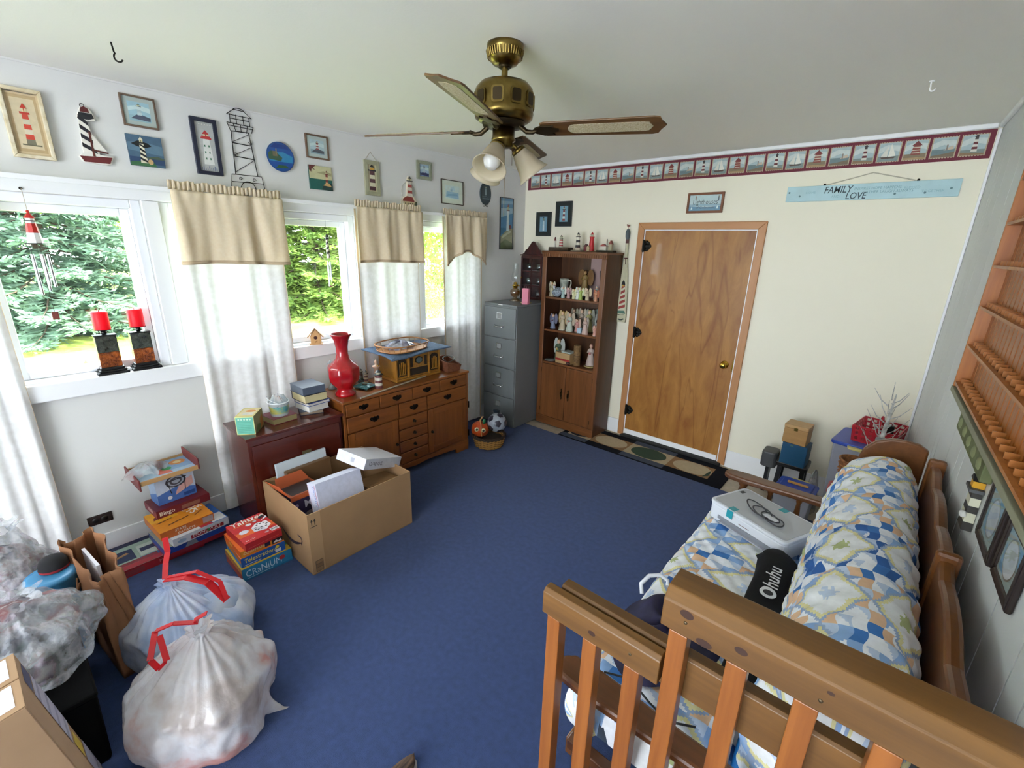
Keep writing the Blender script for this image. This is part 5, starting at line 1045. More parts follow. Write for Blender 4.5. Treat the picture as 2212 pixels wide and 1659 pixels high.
br.prism([(p[0],p[1]) for p in pts],-0.012,0.008,(0,0,0),(0,1,0),(0,0,1)); br.build('bracket_plinth',M_maple,dr,bevel=0.003)
MB().box(-Dx,-0.013,0.0,0.012,0.0,0.10).build('side_plinth',M_maple,dr); MB().box(-Dx,-0.013,Wy-0.012,Wy,0.0,0.10).build('side_plinth',M_maple,dr)
def pull(par,y,z,sc=1.0):
    m=MB(); m.prism([(a*sc,b*sc) for a,b in ((-0.042,0.008),(-0.03,0.02),(-0.012,0.016),(0,0.024),(0.012,0.016),(0.03,0.02),(0.042,0.008),(0.034,-0.006),(0.02,-0.012),(0.008,-0.022),(-0.008,-0.022),(-0.02,-0.012),(-0.034,-0.006))],0,0.003,(0.0042,y,z),(0,1,0),(0,0,1))
    m.tube([(0.006,y-0.026*sc,z+0.006*sc),(0.017,y-0.026*sc,z),(0.019,y,z-0.014*sc),(0.017,y+0.026*sc,z),(0.006,y+0.026*sc,z+0.006*sc)],0.003,6); m.build('bail_pull',M_pull,par)
def drawer(y0,y1,z0,z1,pu=True,name='drawer'):
    d=MB().box(-0.0135,0.004,y0+0.003,y1-0.003,z0+0.003,z1-0.003).build(name,M_maple,dr,bevel=0.005)
    if pu: pull(d,(y0+y1)/2,(z0+z1)/2)
    return d
for a,b in ((0.024,0.303),(0.303,0.61),(0.61,0.895),(0.895,Wy-0.024)): drawer(a,b,0.640,0.742)
for a,b in ((0.024,0.472),(0.472,0.755),(0.755,Wy-0.024)): drawer(a,b,0.512,0.636)
def knob(par,y,z): m=MB(); m.T=Matrix.Translation((0.0042,y,z))@Matrix.Rotation(pi/2,4,'Y'); m.lathe([(0.013,0),(0.014,0.003),(0.006,0.008),(0.011,0.016),(0.009,0.022),(0,0.024)],14); m.build('knob',M_pull,par)
for i in range(4):
    z1=0.508-i*0.102; d=drawer(0.462,0.755,z1-0.100,z1,False); knob(d,0.61,z1-0.05)
for (a,b,ky) in ((0.024,0.460,0.435),(0.757,Wy-0.024,0.795)):
    d=MB().box(-0.0135,0.0,a+0.003,b-0.003,0.106,0.506).build('door',M_maplez,dr,bevel=0.003)
    for x in ((a+0.003,a+0.055,0.106,0.506),(b-0.055,b-0.003,0.106,0.506)): MB().box(0.0002,0.005,*x).build('door_stile',M_maplez,d,bevel=0.002)
    for x in ((a+0.056,b-0.056,0.106,0.16),(a+0.056,b-0.056,0.452,0.506)): MB().box(0.0002,0.005,*x).build('door_rail',M_maple,d,bevel=0.002)
    m=MB(); m.T=Matrix.Translation((0.0052,ky,0.302))@Matrix.Rotation(pi/2,4,'Y'); m.lathe([(0.013,0),(0.006,0.006),(0.011,0.014),(0,0.021)],14); m.build('knob',M_pull,d)
for z in (0.44,0.16): MB().box(-0.005,0.004,Wy+0.0003,Wy+0.014,z-0.03,z+0.03).build('door_hinge',M_pull,dr)
# ---- on the dark cabinet
z=CZ+0.0006
def cbox(name,label,cat,loc,size,rz,col,group=None,faces=None,bevel=0.002,rough=0.5,mt=None):
    t=thing(name,label,cat,loc,rz,group=group); a,b,c=size
    MB().box(-a/2,a/2,-b/2,b/2,0,c).build('carton',mt or mat('card_'+col,col,rough),t,bevel=bevel)
    return t
t=cbox('small_carton','small teal and cream carton on the left end of mahogany cabinet','box',(-2.957,0.950,z),(0.105,0.16,0.118),radians(-48+7),'#cfc08c')
t.rotation_euler=(0,0,radians(52))
# printed faces: local -y end is the teal end
a=Art((-0.0525,-0.0803,0),(1,0,0),(0,0,1)); a.rect('#cfd08c',0,0,0.105,0.118); a.rect('#5fae98',0.004,0.004,0.101,0.112)
for q in range(7): a.rect('#4a9884',0.014,0.014+q*0.011,0.09,0.0165+q*0.011); a.h-=a.step
for q in range(5): a.disc('#b9d6c2',0.02+q*0.016,0.10,0.006,n=8)
a.build('teal_end_print',t)
a=Art((-0.0525,-0.08,0.1183),(1,0,0),(0,1,0)); a.rect('#cdbf7e',0,0,0.105,0.16); a.rect('#d8c9a2',0.01,0.02,0.095,0.14); a.disc('#d08a4a',0.06,0.1,0.03,0.02); a.rect('#c9c6bd',0.03,0.03,0.09,0.07); a.build('lid_print',t)
a=Art((0.0528,-0.08,0),(0,1,0),(0,0,1)); a.rect('#8f8a62',0,0,0.16,0.118); a.poly('#b0703a',[(0.09,0.0),(0.15,0.02),(0.14,0.09),(0.10,0.07)]); a.poly('#5d6f46',[(0.0,0.0),(0.09,0.0),(0.11,0.03),(0.05,0.05)]); a.build('side_print',t)
def book(name,label,loc,size,rz,cover,pages='#d8cdb0',group='books on the mahogany cabinet',spine=-1):
    """spine along local x side 'spine'; size = (x,y,thickness)"""
    t=thing(name,label,'book',loc,rz,group=group); a,b,c=size; mc=mat('cover_'+cover,cover,0.5)
    for z0 in (0.0,c-0.003): MB().box(-a/2,a/2,-b/2,b/2,z0,z0+0.003).build('cover_board',mc,t,bevel=0.001)
    x0=spine*a/2; MB().box(x0,x0-spine*0.004,-b/2,b/2,0.0031,c-0.0031).build('spine',mc,t)
    MB().box(-a/2+0.0045,a/2-0.0045,-b/2+0.004,b/2-0.004,0.0032,c-0.0032).build('page_block',mat('pages_'+pages,pages,0.85,bump=0.4,bscale=300,stretch=(0.1,0.1,6)),t)
    return t
book('book','thick maroon book lying under the plastic tub',(-3.005,1.148,z),(0.16,0.165,0.041),radians(6),'#6d2430','#8f8258')
t=thing('plastic_tub','clear plastic tub printed yellow and blue, standing on the maroon book','tub',(-2.992,1.148,z+0.0413))
MB().lathe([(0.0,0.0),(0.052,0.0),(0.054,0.004),(0.062,0.088),(0.064,0.09)],32,caps=False).build('tub_wall',filmmat('clear_tub_plastic','#dfe3e4',opac=0.55,rough=0.2,transl=0.4),t)
MB().lathe([(0.0625,0.088),(0.067,0.090),(0.067,0.094),(0.0625,0.095)],32,caps=False).build('rim',mat('white_rim','#dfe4e6',0.3),t)
m=MB(); 
m.m=0; m.lathe([(0.0556,0.018),(0.0606,0.068)],32,caps=False); m.build('printed_band',mat('yellow_blue_print','#c9b93a',0.4,var=0.9,vscale=22,vcol='#3f9aa8'),t)
m=MB(); m.grid(lambda u,v:((0.058*(1-v*0.55)+0.010*sin(9*u*6.28+v*4))*cos(2*pi*u),(0.058*(1-v*0.55)+0.010*sin(7*u*6.28))*sin(2*pi*u),0.075+0.055*v+0.010*sin(5*2*pi*u+2)),40,6,closed_u=True); m.add([(0,0,0.128)],[]); m.build('crumpled_film_bag',filmmat('crumpled_clear_film','#cfd6da',opac=0.55,rough=0.15,transl=0.3,cols=(18,'#8fb6c8','#dcdfe2','#d8b8a8'),bump=0.6,bscale=30),t)
MB().tube([(0.066*cos(q),0.066*sin(q)-0.002,0.094+0.035*max(0,sin(q-2.8))) for q in np.linspace(2.8,5.9,14)],0.0018,6).build('bail_handle',mat('white_rim','#dfe4e6'),t)
bx,by=-3.035,1.375
book('book','slate blue bottom book of the stack on mahogany cabinet',(bx,by,z),(0.19,0.15,0.026),radians(-20),'#39475a','#8f7d6a')
book('book','white paged book second from bottom of the stack',(bx+0.02,by+0.005,z+0.0265),(0.175,0.15,0.040),radians(5),'#c9cdd2','#cfcac2')
book('book','thin blue book in the middle of the stack',(bx+0.022,by+0.01,z+0.067),(0.175,0.165,0.022),radians(6),'#2e4486','#d5d0c6')
book('book','thick cream paged book under the dark blue top book',(bx+0.01,by+0.0,z+0.0895),(0.185,0.165,0.056),radians(2),'#2d2c30','#cdbf92')
book('book','dark blue-grey hardcover on top of the book stack',(bx,by-0.005,z+0.146),(0.19,0.16,0.054),radians(1),'#4f5868','#5f6672',spine=1)
# ---- on the dresser
z=DH+0.0006
t=thing('vase','large glossy red faceted vase on the left end of dresser','vase',(-2.972,1.617,z))
pr=[(0.070,0),(0.075,0.006),(0.074,0.018),(0.062,0.032),(0.055,0.045),(0.060,0.062),(0.085,0.085),(0.108,0.115),(0.114,0.150),(0.114,0.205),(0.106,0.222),(0.070,0.250),(0.047,0.28),(0.040,0.315),(0.042,0.36),(0.052,0.41),(0.066,0.438),(0.075,0.452),(0.073,0.456),(0.067,0.453),(0.055,0.43),(0.038,0.38),(0.034,0.33),(0.0,0.32)]
def facet(a,zz):
    k=1.0 if (0.075<zz<0.245) else 0.0
    q=(a%(pi/4))-pi/8; f=cos(pi/8)/cos(q)
    e=min(1,max(0,(zz-0.07)/0.03))*min(1,max(0,(0.26-zz)/0.03))
    return 1+(f-1)*e*1.1
m=MB(); m.lathe(pr,48,fn=facet,caps=False); m.build('body',mat('red_vase_glaze','#b5101c',0.12,var=0.25,vscale=10,vcol='#8f0814',coat=0.6),t)
MB().lathe([(0,0.0),(0.07,0.0)],32,caps=False).build('foot',mat('red_vase_glaze','#b5101c'),t)
# radio
M_rad=wood('honey_oak_radio','#a9752a','#8d5d1e','y',0.3,14,coat=0.2)
t=thing('tabletop_radio','honey wood vintage style tabletop radio with arched front on dresser','radio',(-2.945,2.05,z)); W_,D_,H_=0.455,0.25,0.245
MB().box(-D_,-0.008,0.006,W_-0.006,0.022,H_).build('cabinet',M_rad,t,bevel=0.004); MB().box(-D_-0.004,0.006,-0.004,W_+0.004,0,0.0215).build('base_moulding',M_rad,t,bevel=0.006)
MB().box(-0.0078,0.0,0.0,0.012,0.022,H_).build('front_post',M_rad,t,bevel=0.002); MB().box(-0.0078,0.0,W_-0.012,W_,0.022,H_).build('front_post',M_rad,t,bevel=0.002)
for y in (0.115,0.325): MB().box(-0.0078,0.006,y,y+0.017,0.022,H_).build('pilaster',M_rad,t,bevel=0.003)
M_grl=mat('dark_grille_cloth','#2c2114',0.8,bump=0.6,bscale=250)
for y0 in (0.018,0.35):
    a=[(y0,0.04)]+[(y0+0.088,0.04),(y0+0.088,0.16)]+[(y0+0.044+0.044*cos(q),0.16+0.03*sin(q)) for q in np.linspace(0,pi,8)]
    g=MB(); g.prism(a,-0.0076,-0.0055,(0,0,0),(0,1,0),(0,0,1)); gg=g.build('speaker_grille',M_grl,t)
    for k in range(4): MB().box(-0.0054,0.001,y0+0.018+k*0.016,y0+0.024+k*0.016,0.05,0.165-0.012*abs(k-1.5)).build('fret_bar',M_rad,gg)
    MB().box(-0.0054,0.001,y0+0.012,y0+0.076,0.05,0.058).build('fret_rail',M_rad,gg)
pn=MB(); pn.prism([(0.135,0.10),(0.322,0.10),(0.322,0.19)]+[(0.2285+0.0935*cos(q),0.19+0.032*sin(q)) for q in np.linspace(0,pi,10)][1:],-0.0076,-0.004,(0,0,0),(0,1,0),(0,0,1)); pn=pn.build('control_panel',M_rad,t)
for y0,y1 in ((0.142,0.168),(0.288,0.314)): MB().box(-0.0038,-0.002,y0,y1,0.105,0.185).build('side_screen',M_grl,pn)
m=MB(); m.T=Matrix.Translation((-0.0038,0.2285,0.155))@Matrix.Rotation(pi/2,4,'Y'); m.lathe([(0.042,0),(0.042,0.005),(0.036,0.007),(0.0,0.007)],6,a0=0,smooth=False,sx=0.8); m.build('dial_bezel',M_abrd,pn)
m=MB(); m.T=Matrix.Translation((0.0033,0.2285,0.155))@Matrix.Rotation(pi/2,4,'Y'); m.lathe([(0.030,0),(0.0,0.0015)],24,sx=0.8); m.build('dial_face',mat('grey_dial','#5f6a6a',0.2),pn)
for k in range(3): MB().ball((-0.001,0.205+0.0235*k,0.110),0.0045,8,6).build('knob',M_brass,pn)
MB().box(-0.0076,-0.004,0.135,0.322,0.035,0.092).build('lower_screen',M_grl,t)
zr=z+H_+0.0006
mt=MB(); mt.grid(lambda u,v:(-2.815-0.42*v,1.925+0.60*u,zr+0.004-0.022*max(0,(0.25-v)/0.25)**1.5*max(0,min(1,(0.45-u)*3+0.3))+0.004*sin(6*u+3*v)*0.0),24,16); o=mt.build('woven_placemat',mat('blue_grey_woven_mat','#4f6684',0.9,bump=1.0,bscale=260,var=0.4,vscale=90,vcol='#38495f'),solid=0.007); tag(o,'blue-grey woven mat draped over the wooden radio','placemat')
t=thing('wicker_tray','oval wicker tray with bentwood rim on the blue mat','tray',(-3.015,2.17,zr+0.010),radians(8))
M_wick=mat('tan_wicker','#a8713f',0.55,var=0.25,vscale=30)
def ov(a,s=1.0,z=0): 
    c,s_=cos(a),sin(a); return (0.145*s*(abs(c)**0.7)*(1 if c>0 else -1),0.205*s*(abs(s_)**0.7)*(1 if s_>0 else -1),z)
A_=[2*pi*k/40 for k in range(40)]
MB().add([ov(q,0.97,0.002) for q in A_]+[ov(q,0.97,0.008) for q in A_],[tuple(reversed(range(40))),tuple(range(40,80))]+[(i,(i+1)%40,40+(i+1)%40,40+i) for i in range(40)]).build('tray_floor',wood('tray_board','#b98250','#9a6636','y',0.4,14),t)
MB().tube([ov(q,1.0,0.006) for q in A_],0.006,8,closed=True).build('lower_rim',M_wick,t); MB().tube([ov(q,1.09,0.052) for q in A_],0.0055,8,closed=True).build('upper_rim',M_wick,t)
m=MB()
for k in range(0,40,2): m.tube([ov(A_[k],1.0,0.006),ov(A_[k],1.09,0.052)],0.002,5)
m.build('rim_spokes',M_wick,t,kind='stuff')
m=MB(); m.grid(lambda u,v:(lambda r:(0.085*r*cos(2*pi*u),0.14*r*sin(2*pi*u),0.010+0.05*(1-r**2)+0.010*sin(11*u*2*pi+5*r)*r+0.008*sin(3*2*pi*u)))(v),40,10,closed_u=True); o=m.build('film_packet',filmmat('dark_film_packet','#8a8a98',opac=0.9,rough=0.15,transl=0.2,cols=(14,'#33314a','#8f92a8','#c4c6d0'),spec=0.8,bump=0.5,bscale=25)); o.location=(-3.025,2.15,zr+0.0185); tag(o,'crumpled dark plastic packet lying in the wicker tray','plastic packet')
t=thing('letter_basket','low brown woven basket holding black cables at right end of dresser','basket',(-2.985,2.615,z),radians(-4))
M_bsk=mat('reddish_wicker','#7d4a30',0.7,bump=1.0,bscale=110,var=0.35,vscale=70,vcol='#5a3220')
m=MB(); lo=[(-0.10,-0.055,0),(0.09,-0.05,0),(0.09,0.07,0),(-0.10,0.075,0)]; hi=[(-0.115,-0.065,0.095),(0.10,-0.06,0.085),(0.105,0.08,0.05),(-0.115,0.085,0.095)]
m.add(lo+hi,[(0,3,2,1),(0,1,5,4),(1,2,6,5),(2,3,7,6),(3,0,4,7)]); m.build('woven_body',M_bsk,t,solid=0.008); MB().tube([Vector(p)+Vector((0,0,0.002)) for p in hi],0.006,6,closed=True).build('rim',M_bsk,t)
m=MB(); m.tube([(0.04+0.06*cos(q)*(1-q/40),0.0+0.05*sin(q),0.075+0.035*abs(sin(q*0.5+0.4))) for q in np.linspace(0,11,40)],0.0032,6); o=m.build('power_cable',M_blk); o.location=(-2.99,2.61,z+0.012); tag(o,'tangle of black cable in the low basket','cable')
o=MB().box(-0.02,0.02,-0.014,0.014,0,0.19).build('black_box',mat('black_plastic','#151517',0.4),bevel=0.004); o.location=(-3.16,2.565,z); tag(o,'tall narrow black plastic device beside the radio','device')
o=MB().tube([(-2.80,1.635,z+0.008),(-2.93,2.335,z+0.008)],0.0062,8).build('wooden_rod',mat('pale_grey_rod','#a89c88',0.6)); tag(o,'thin pale wooden rod lying along the dresser front','rod')
t=thing('dish','shallow teal glass dish on the dresser beside red vase','dish',(-3.005,1.80,z),radians(20)); m=MB(); m.add([(-0.05,-0.045,0.004),(0.05,-0.045,0.004),(0.05,0.045,0.004),(-0.05,0.045,0.004),(-0.07,-0.06,0.022),(0.07,-0.06,0.022),(0.07,0.06,0.022),(-0.07,0.06,0.022)],[(0,3,2,1),(0,1,5,4),(1,2,6,5),(2,3,7,6),(3,0,4,7)]); m.build('glass_tray',mat('teal_glass','#3f6a6c',0.1,coat=0.5),t,solid=0.005)
o=MB().bar((-0.03,0.01,0.020),(0.05,0.04,0.034),0.012,0.004).build('letter_opener',mat('grey_steel','#77797f',0.3,metal=0.8)); o.location=(-2.985,1.835,z); tag(o,'small grey letter opener resting on teal dish','letter opener')
lh_model('stout lighthouse model with maroon spiral bands at front of the dresser',-2.945,1.885,z,0.150,['#6a3436','#c9c3b5','#6a3436','#c9c3b5','#6a3436'],0.42,0.34,'#23272b',group='lighthouse models on the dresser')
lh_model('small lighthouse model with maroon and tan bands in the middle row on dresser',-3.075,1.855,z,0.122,['#8a7a60','#5a3030','#b9a98a','#5a3030','#b9a98a'],0.34,0.26,'#1f1d1f',(0.035,0.035,0.02,'#4a3f33'),group='lighthouse models on the dresser')
lh_model('smallest dark lighthouse model at the back of the dresser',-3.165,1.87,z,0.115,['#3f4640','#6a6258','#4a2a2a','#5a4a40'],0.3,0.22,'#2a1c1c',(0.032,0.03,0.02,'#343a34'),group='lighthouse models on the dresser')
t=thing('candlestick','pale turned wooden post standing behind the stout lighthouse','candlestick',(-3.01,1.912,z)); MB().lathe([(0.024,0),(0.024,0.01),(0.020,0.014),(0.020,0.145),(0.030,0.150),(0.030,0.158),(0.012,0.162),(0.010,0.178),(0.015,0.188),(0.010,0.198),(0.004,0.207),(0,0.21)],20).build('turned_post',mat('pale_pink_wood','#c9a58c',0.5),t); MB().ball((0.024,0,0.163),0.006,8,6).build('brass_button',M_brass,t)
t=thing('lantern_ornament','small grey metal lantern post behind the red vase','ornament',(-3.165,1.625,z)); MB().lathe([(0.036,0),(0.036,0.012),(0.026,0.03),(0.008,0.045),(0.006,0.16),(0.012,0.165)],18).build('post',mat('pale_grey_metal','#8f979a',0.35,metal=0.5),t); MB().lathe([(0.015,0.1655),(0.02,0.20)],6,smooth=False).build('lamp_glass',mat('lamp_cream','#d8cfae',0.3),t); MB().lathe([(0.030,0.2005),(0.014,0.218),(0.004,0.226),(0,0.232)],6,smooth=False).build('lamp_roof',mat('pale_grey_metal','#8f979a'),t)
# ---- basket on the floor by the filing cabinet
t=thing('wicker_basket','round tan wicker basket on the floor beside the dresser','basket',(-2.735,2.92,0.0005)); Rb=0.155; n=0
sk=MB().lathe([(0.0,0.002),(0.118,0.002),(0.122,0.006),(0.150,0.105)],48,caps=False,fn=lambda a,zz:1+0.012*sin(24*a)).build('shell',mat('tan_basket_core','#6a4a26',0.8),t,solid=0.004)
for k in range(8):
    z_=0.012+k*0.012; r=0.124+0.27*z_; m=MB(); m.tube([((r+0.006*sin(12*q+pi*(k%2)))*cos(q),(r+0.006*sin(12*q+pi*(k%2)))*sin(q),z_) for q in np.linspace(0,2*pi,97)[:-1]],0.0052,6,closed=True); m.build('woven_strand',mat('golden_wicker','#b07f3c',0.6,var=0.3,vscale=40),t)
m=MB()
for k in range(3): m.tube([((0.153+0.008*sin(9*q+k*2.1))*cos(q),(0.153+0.008*sin(9*q+k*2.1))*sin(q),0.112+0.010*cos(9*q+k*2.1)) for q in np.linspace(0,2*pi,91)[:-1]],0.007,6,closed=True)
m.build('braided_rim',mat('dark_brown_twig','#33261c',0.8),t)
MB().lathe([(0,0.085),(0.12,0.082),(0.138,0.075)],32,caps=False).build('twig_filling',mat('dark_twigs','#2a211a',0.9,bump=1.0,bscale=120),t)
pm=thing('pumpkin_ornament','orange pumpkin ornament with eyes sitting in the wicker basket','ornament',(-2.800,2.862,0.089)); m=MB(); m.grid(lambda u,v:((lambda th,a:(0.088*sin(th)*(1-0.09*abs(cos(4*a)))*cos(a),0.088*sin(th)*(1-0.09*abs(cos(4*a)))*sin(a),0.078-0.076*cos(th)))(pi*(0.02+0.96*v),2*pi*u)),48,16,closed_u=True); m.build('pumpkin_body',mat('burnt_orange','#b8481c',0.4,var=0.2,vscale=12),pm)
m=MB(); m.tube([(0,0,0.148),(0.005,0,0.17),(0.018,0.005,0.195),(0.03,0.012,0.21)],[0.010,0.008,0.007,0.006],8); m.build('stem',mat('tan_raffia','#b58a58',0.7),pm)
vd=Vector((0.78,-0.62,0.12)).normalized(); sdv=Vector((0.62,0.78,0))
for q,zz in ((-0.040,0.094),(0.022,0.082)):
    for rr,cc,e,nm in ((0.021,'#c9c39a',0.0,'eye'),(0.012,'#1d1f18',0.0035,'pupil')):
        c=vd*(0.079+e-(0.006 if q<0 else 0))+sdv*q+Vector((0,0,zz)); m=MB(); m.T=Matrix.Translation(c)@vd.to_track_quat('Z','Y').to_matrix().to_4x4(); m.lathe([(rr,0),(rr*0.8,0.006),(0,0.0075)],18); m.build(nm,mat('eye_'+cc,cc,0.4),pm)
m=MB(); m.T=Matrix.Translation(vd*0.03+Vector((0.02,0.03,0.158))); m.ball((0,0,0),0.022,12,8,(0.6,1,1.2)); m.build('green_leaf',mat('emerald_green','#0f6a3c',0.25),pm)
m=MB(); m.tube([vd*0.088+sdv*0.006+Vector((0,0,0.03)),vd*0.094+sdv*0.0+Vector((0,0,0.07)),vd*0.085+Vector((0,0,0.12)),vd*0.03+Vector((0,0,0.155)),Vector((0.0,0.02,0.20))],0.004,6); m.build('raffia_loop',mat('tan_raffia','#b58a58'),pm)
b=thing('soccer_ball','silver and dark soccer ball resting in the wicker basket','ball',(-2.682,2.972,0.142)); m=MB(); R_=0.091; m.ball((0,0,R_),R_,28,18); m.build('ball_skin',mat('silver_grey_leather','#9096a0',0.35,spec=0.6),b)
ico=[Vector(p).normalized() for p in [(0,1,1.618),(0,-1,1.618),(0,1,-1.618),(0,-1,-1.618),(1,1.618,0),(-1,1.618,0),(1,-1.618,0),(-1,-1.618,0),(1.618,0,1),(-1.618,0,1),(1.618,0,-1),(-1.618,0,-1)]]
Rq=ico[8].rotation_difference(Vector((0.72,-0.66,0.22)).normalized())
for p in ico:
    d=Rq@p; m=MB(); m.T=Matrix.Translation(Vector((0,0,R_))+d*(R_*0.934))@d.to_track_quat('Z','Y').to_matrix().to_4x4()
    m.lathe([(0.036,0),(0.034,0.0035),(0.02,0.0062),(0,0.0075)],5,smooth=False); m.build('dark_patch',mat('dark_plum_leather','#2f2a36',0.3),b)
o=thing('green_bottle','green sprayer bottle with dark cap behind the pumpkin','bottle',(-2.865,2.955,0.0005)); o.location=(-2.845,3.12,0.0005)
MB().lathe([(0.045,0),(0.048,0.01),(0.048,0.16),(0.03,0.20),(0.016,0.215)],20).build('bottle_body',mat('leaf_green_plastic','#3f7a26',0.3),o); m=MB(); m.lathe([(0.019,0.216),(0.019,0.25),(0.012,0.255)],14); m.box(-0.012,0.05,-0.012,0.012,0.256,0.285); m.build('spray_head',mat('dark_navy_plastic','#23303a',0.4),o)
# ================================================================ CARDBOARD BOX WITH BOXES IN IT
M_card=mat('kraft_cardboard','#a27e59',0.8,var=0.12,vscale=6,bump=0.1,bscale=60)
M_cardd=mat('kraft_cardboard_inside','#8a6a48',0.85)
t=thing('cardboard_box','large open brown cardboard box full of smaller boxes','cardboard box',(-2.525,1.275,0.0006),radians(0.5)); a,b,h=0.285,0.352,0.395; th=0.006
MB().box(-a,a,-b,b,0,th).build('bottom',M_cardd,t)
MB().box(a-th,a,-b,b,th+0.0002,h).build('side_wall',M_card,t); MB().box(-a,-a+th,-b,b,th+0.0002,h).build('side_wall',M_card,t)
MB().box(-a+th+0.0002,a-th-0.0002,-b,-b+th,th+0.0002,h).build('end_wall',M_card,t); MB().box(-a+th+0.0002,a-th-0.0002,b-th,b,th+0.0002,h).build('end_wall',M_card,t)
tp=MB(); tp.box(a+0.0002,a+0.0008,-b,-b+0.075,th,h-0.001); tp.build('tape_strip',mat('brown_paper_tape','#b08c64',0.35),t)
ar=Art((a+0.0012,-b,0),(0,1,0),(0,0,1)); 
for q in (0.022,0.04): ar.line('#2e2622',[(q,h-0.075),(q,h-0.045)],0.004); ar.poly('#2e2622',[(q-0.007,h-0.05),(q+0.007,h-0.05),(q,h-0.034)])
ar.rect('#2e2622',0.012,h-0.085,0.052,h-0.081); ar.rect('#5a4634',0.018,0.012,0.064,0.088); ar.rect('#8c6c4a',0.021,0.015,0.061,0.038); ar.rect('#7d5f40',0.021,0.042,0.061,0.062); ar.rect('#8c6c4a',0.021,0.066,0.061,0.085); ar.build('printed_marks',t)
ar=Art((-a,-b-0.0004,0),(1,0,0),(0,0,1)); pts=[]
n=14
top=[(0.20+0.26*i/n,0.19-0.055*sin(pi*(0.12+0.76*i/n))) for i in range(n+1)]; bot=[(p[0],p[1]-0.004-0.020*sin(pi*(0.06+0.94*i/n*0.95))) for i,p in enumerate(top)]
ar.poly('#2a2138',bot+top[::-1]); ar.line('#2a2138',[(0.425,0.205),(0.462,0.205),(0.475,0.19),(0.462,0.15)],0.010); ar.build('curved_arrow_print',t)
def inner(name,label,loc,size,rot,col,extra=None,mt=None):
    t=thing(name,label,'box',loc,0,group='boxes inside the cardboard box',rot=rot); x,y,zz=size
    MB().box(-x/2,x/2,-y/2,y/2,0,zz).build('carton',mt or mat('carton_'+col,col,0.55),t,bevel=0.003)
    if extra: extra(t,x,y,zz)
    return t
def x1(t,x,y,zz):
    ar=Art((x/2+0.0004,-y/2,0),(0,1,0),(0,0,1)); ar.rect('#c9cbe0',0,0,y,zz); ar.line('#9aa0b4',[(0.0,zz*0.5),(y,zz*0.52)],0.002); ar.disc('#7f93b8',y*0.6,zz*0.32,0.025,0.022,16); ar.disc('#c9cbe0',y*0.6,zz*0.32,0.012,0.011,10); ar.build('front_print',t)
    ar=Art((-x/2,-y/2-0.0004,0),(1,0,0),(0,0,1)); ar.rect('#dcdcf0',0,0,x,zz); ar.rect('#c46a80',0.004,0.01,0.008,zz-0.01); ar.rect('#c46a80',x-0.018,0.01,x-0.013,zz-0.01); ar.text('#6f8fd0','PRIORITY',x-0.042,zz*0.95,0.030,ang=-pi/2)
    for q in range(4): ar.rect('#b9bcd8',0.03+0.02*q,zz*0.2,0.034+0.02*q,zz*0.6)
    ar.build('label_end',t)
inner('shipping_box','white shipping box with striped label leaning upright inside the cardboard box',(-2.325,1.185,0.150),(0.105,0.295,0.335),(radians(-2),radians(-16),radians(2)),'#d4d5e6',x1)
def x2(t,x,y,zz):
    ar=Art((x/2+0.0004,-y/2,0),(0,1,0),(0,0,1)); ar.rect('#cfd0d8',0,0,y,zz); ar.text('#3a3844','12/48 OZ',0.03,zz*0.35,0.034); ar.build('side_print',t)
    ar=Art((-x/2,-y/2-0.0004,0),(1,0,0),(0,0,1)); ar.rect('#dfdff0',0,0,x,zz); ar.rect('#b8bac8',x*0.5,zz*0.3,x*0.62,zz*0.7); ar.build('end_print',t)
    ar=Art((-x/2,-y/2,-0.0004),(0,1,0),(1,0,0)); ar.disc('#3f3b4a',y*0.28,x*0.6,0.028,0.012); ar.build('badge_print',t)
inner('flat_carton','long white carton tilted across the top of the cardboard box',(-2.485,1.475,0.430),(0.235,0.36,0.070),(radians(-21),radians(5),radians(14)),'#d3d3dc',x2)
inner('white_carton','open white carton edge at back of the cardboard box',(-2.772,1.17,0.10),(0.02,0.34,0.385),(0,radians(-4),radians(3)),'#cdd6de')
inner('brown_carton','brown carton leaning inside the back of the cardboard box',(-2.730,1.19,0.10),(0.04,0.30,0.335),(0,radians(-4),radians(3)),'#6d4f33')
def x3(t,x,y,zz):
    ar=Art((x/2+0.0004,-y/2,0),(0,1,0),(0,0,1)); ar.rect('#33254a',0,0,y,zz); ar.rect('#c05a2c',0,zz-0.03,y,zz); ar.text('#d8d4e0','Mu',0.075,zz-0.095,0.070,bold=0.01); ar.disc('#8a7f7a',0.105,zz-0.165,0.042); ar.text('#2a2026','12',0.078,zz-0.185,0.052); ar.disc('#a898b8',0.03,zz-0.065,0.012); ar.build('front_print',t)
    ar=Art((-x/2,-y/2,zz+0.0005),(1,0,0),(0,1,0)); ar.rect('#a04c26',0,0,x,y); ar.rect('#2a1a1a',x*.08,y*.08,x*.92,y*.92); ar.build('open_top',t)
    m=MB(); m.add([(x/2,-y/2,zz),(-x/2,-y/2,zz),(-x/2-0.01,-y/2-0.05,zz+0.075),(x/2-0.02,-y/2-0.045,zz+0.085)],[(0,1,2,3)]); m.build('orange_flap',mat('orange_card','#d2622c',0.6),t,solid=0.002)
    m=MB(); m.add([(-x/2,-y/2,zz),(-x/2,y/2,zz),(-x/2-0.05,y/2-0.02,zz+0.05),(-x/2-0.05,-y/2+0.02,zz+0.05)],[(0,1,2,3)]); m.build('orange_flap',mat('orange_card_in','#b0522a',0.7),t,solid=0.002)
inner('purple_carton','purple snack carton with orange flaps in the left of cardboard box',(-2.575,1.055,0.13),(0.17,0.21,0.25),(0,radians(-3),radians(3)),'#33254a',x3)
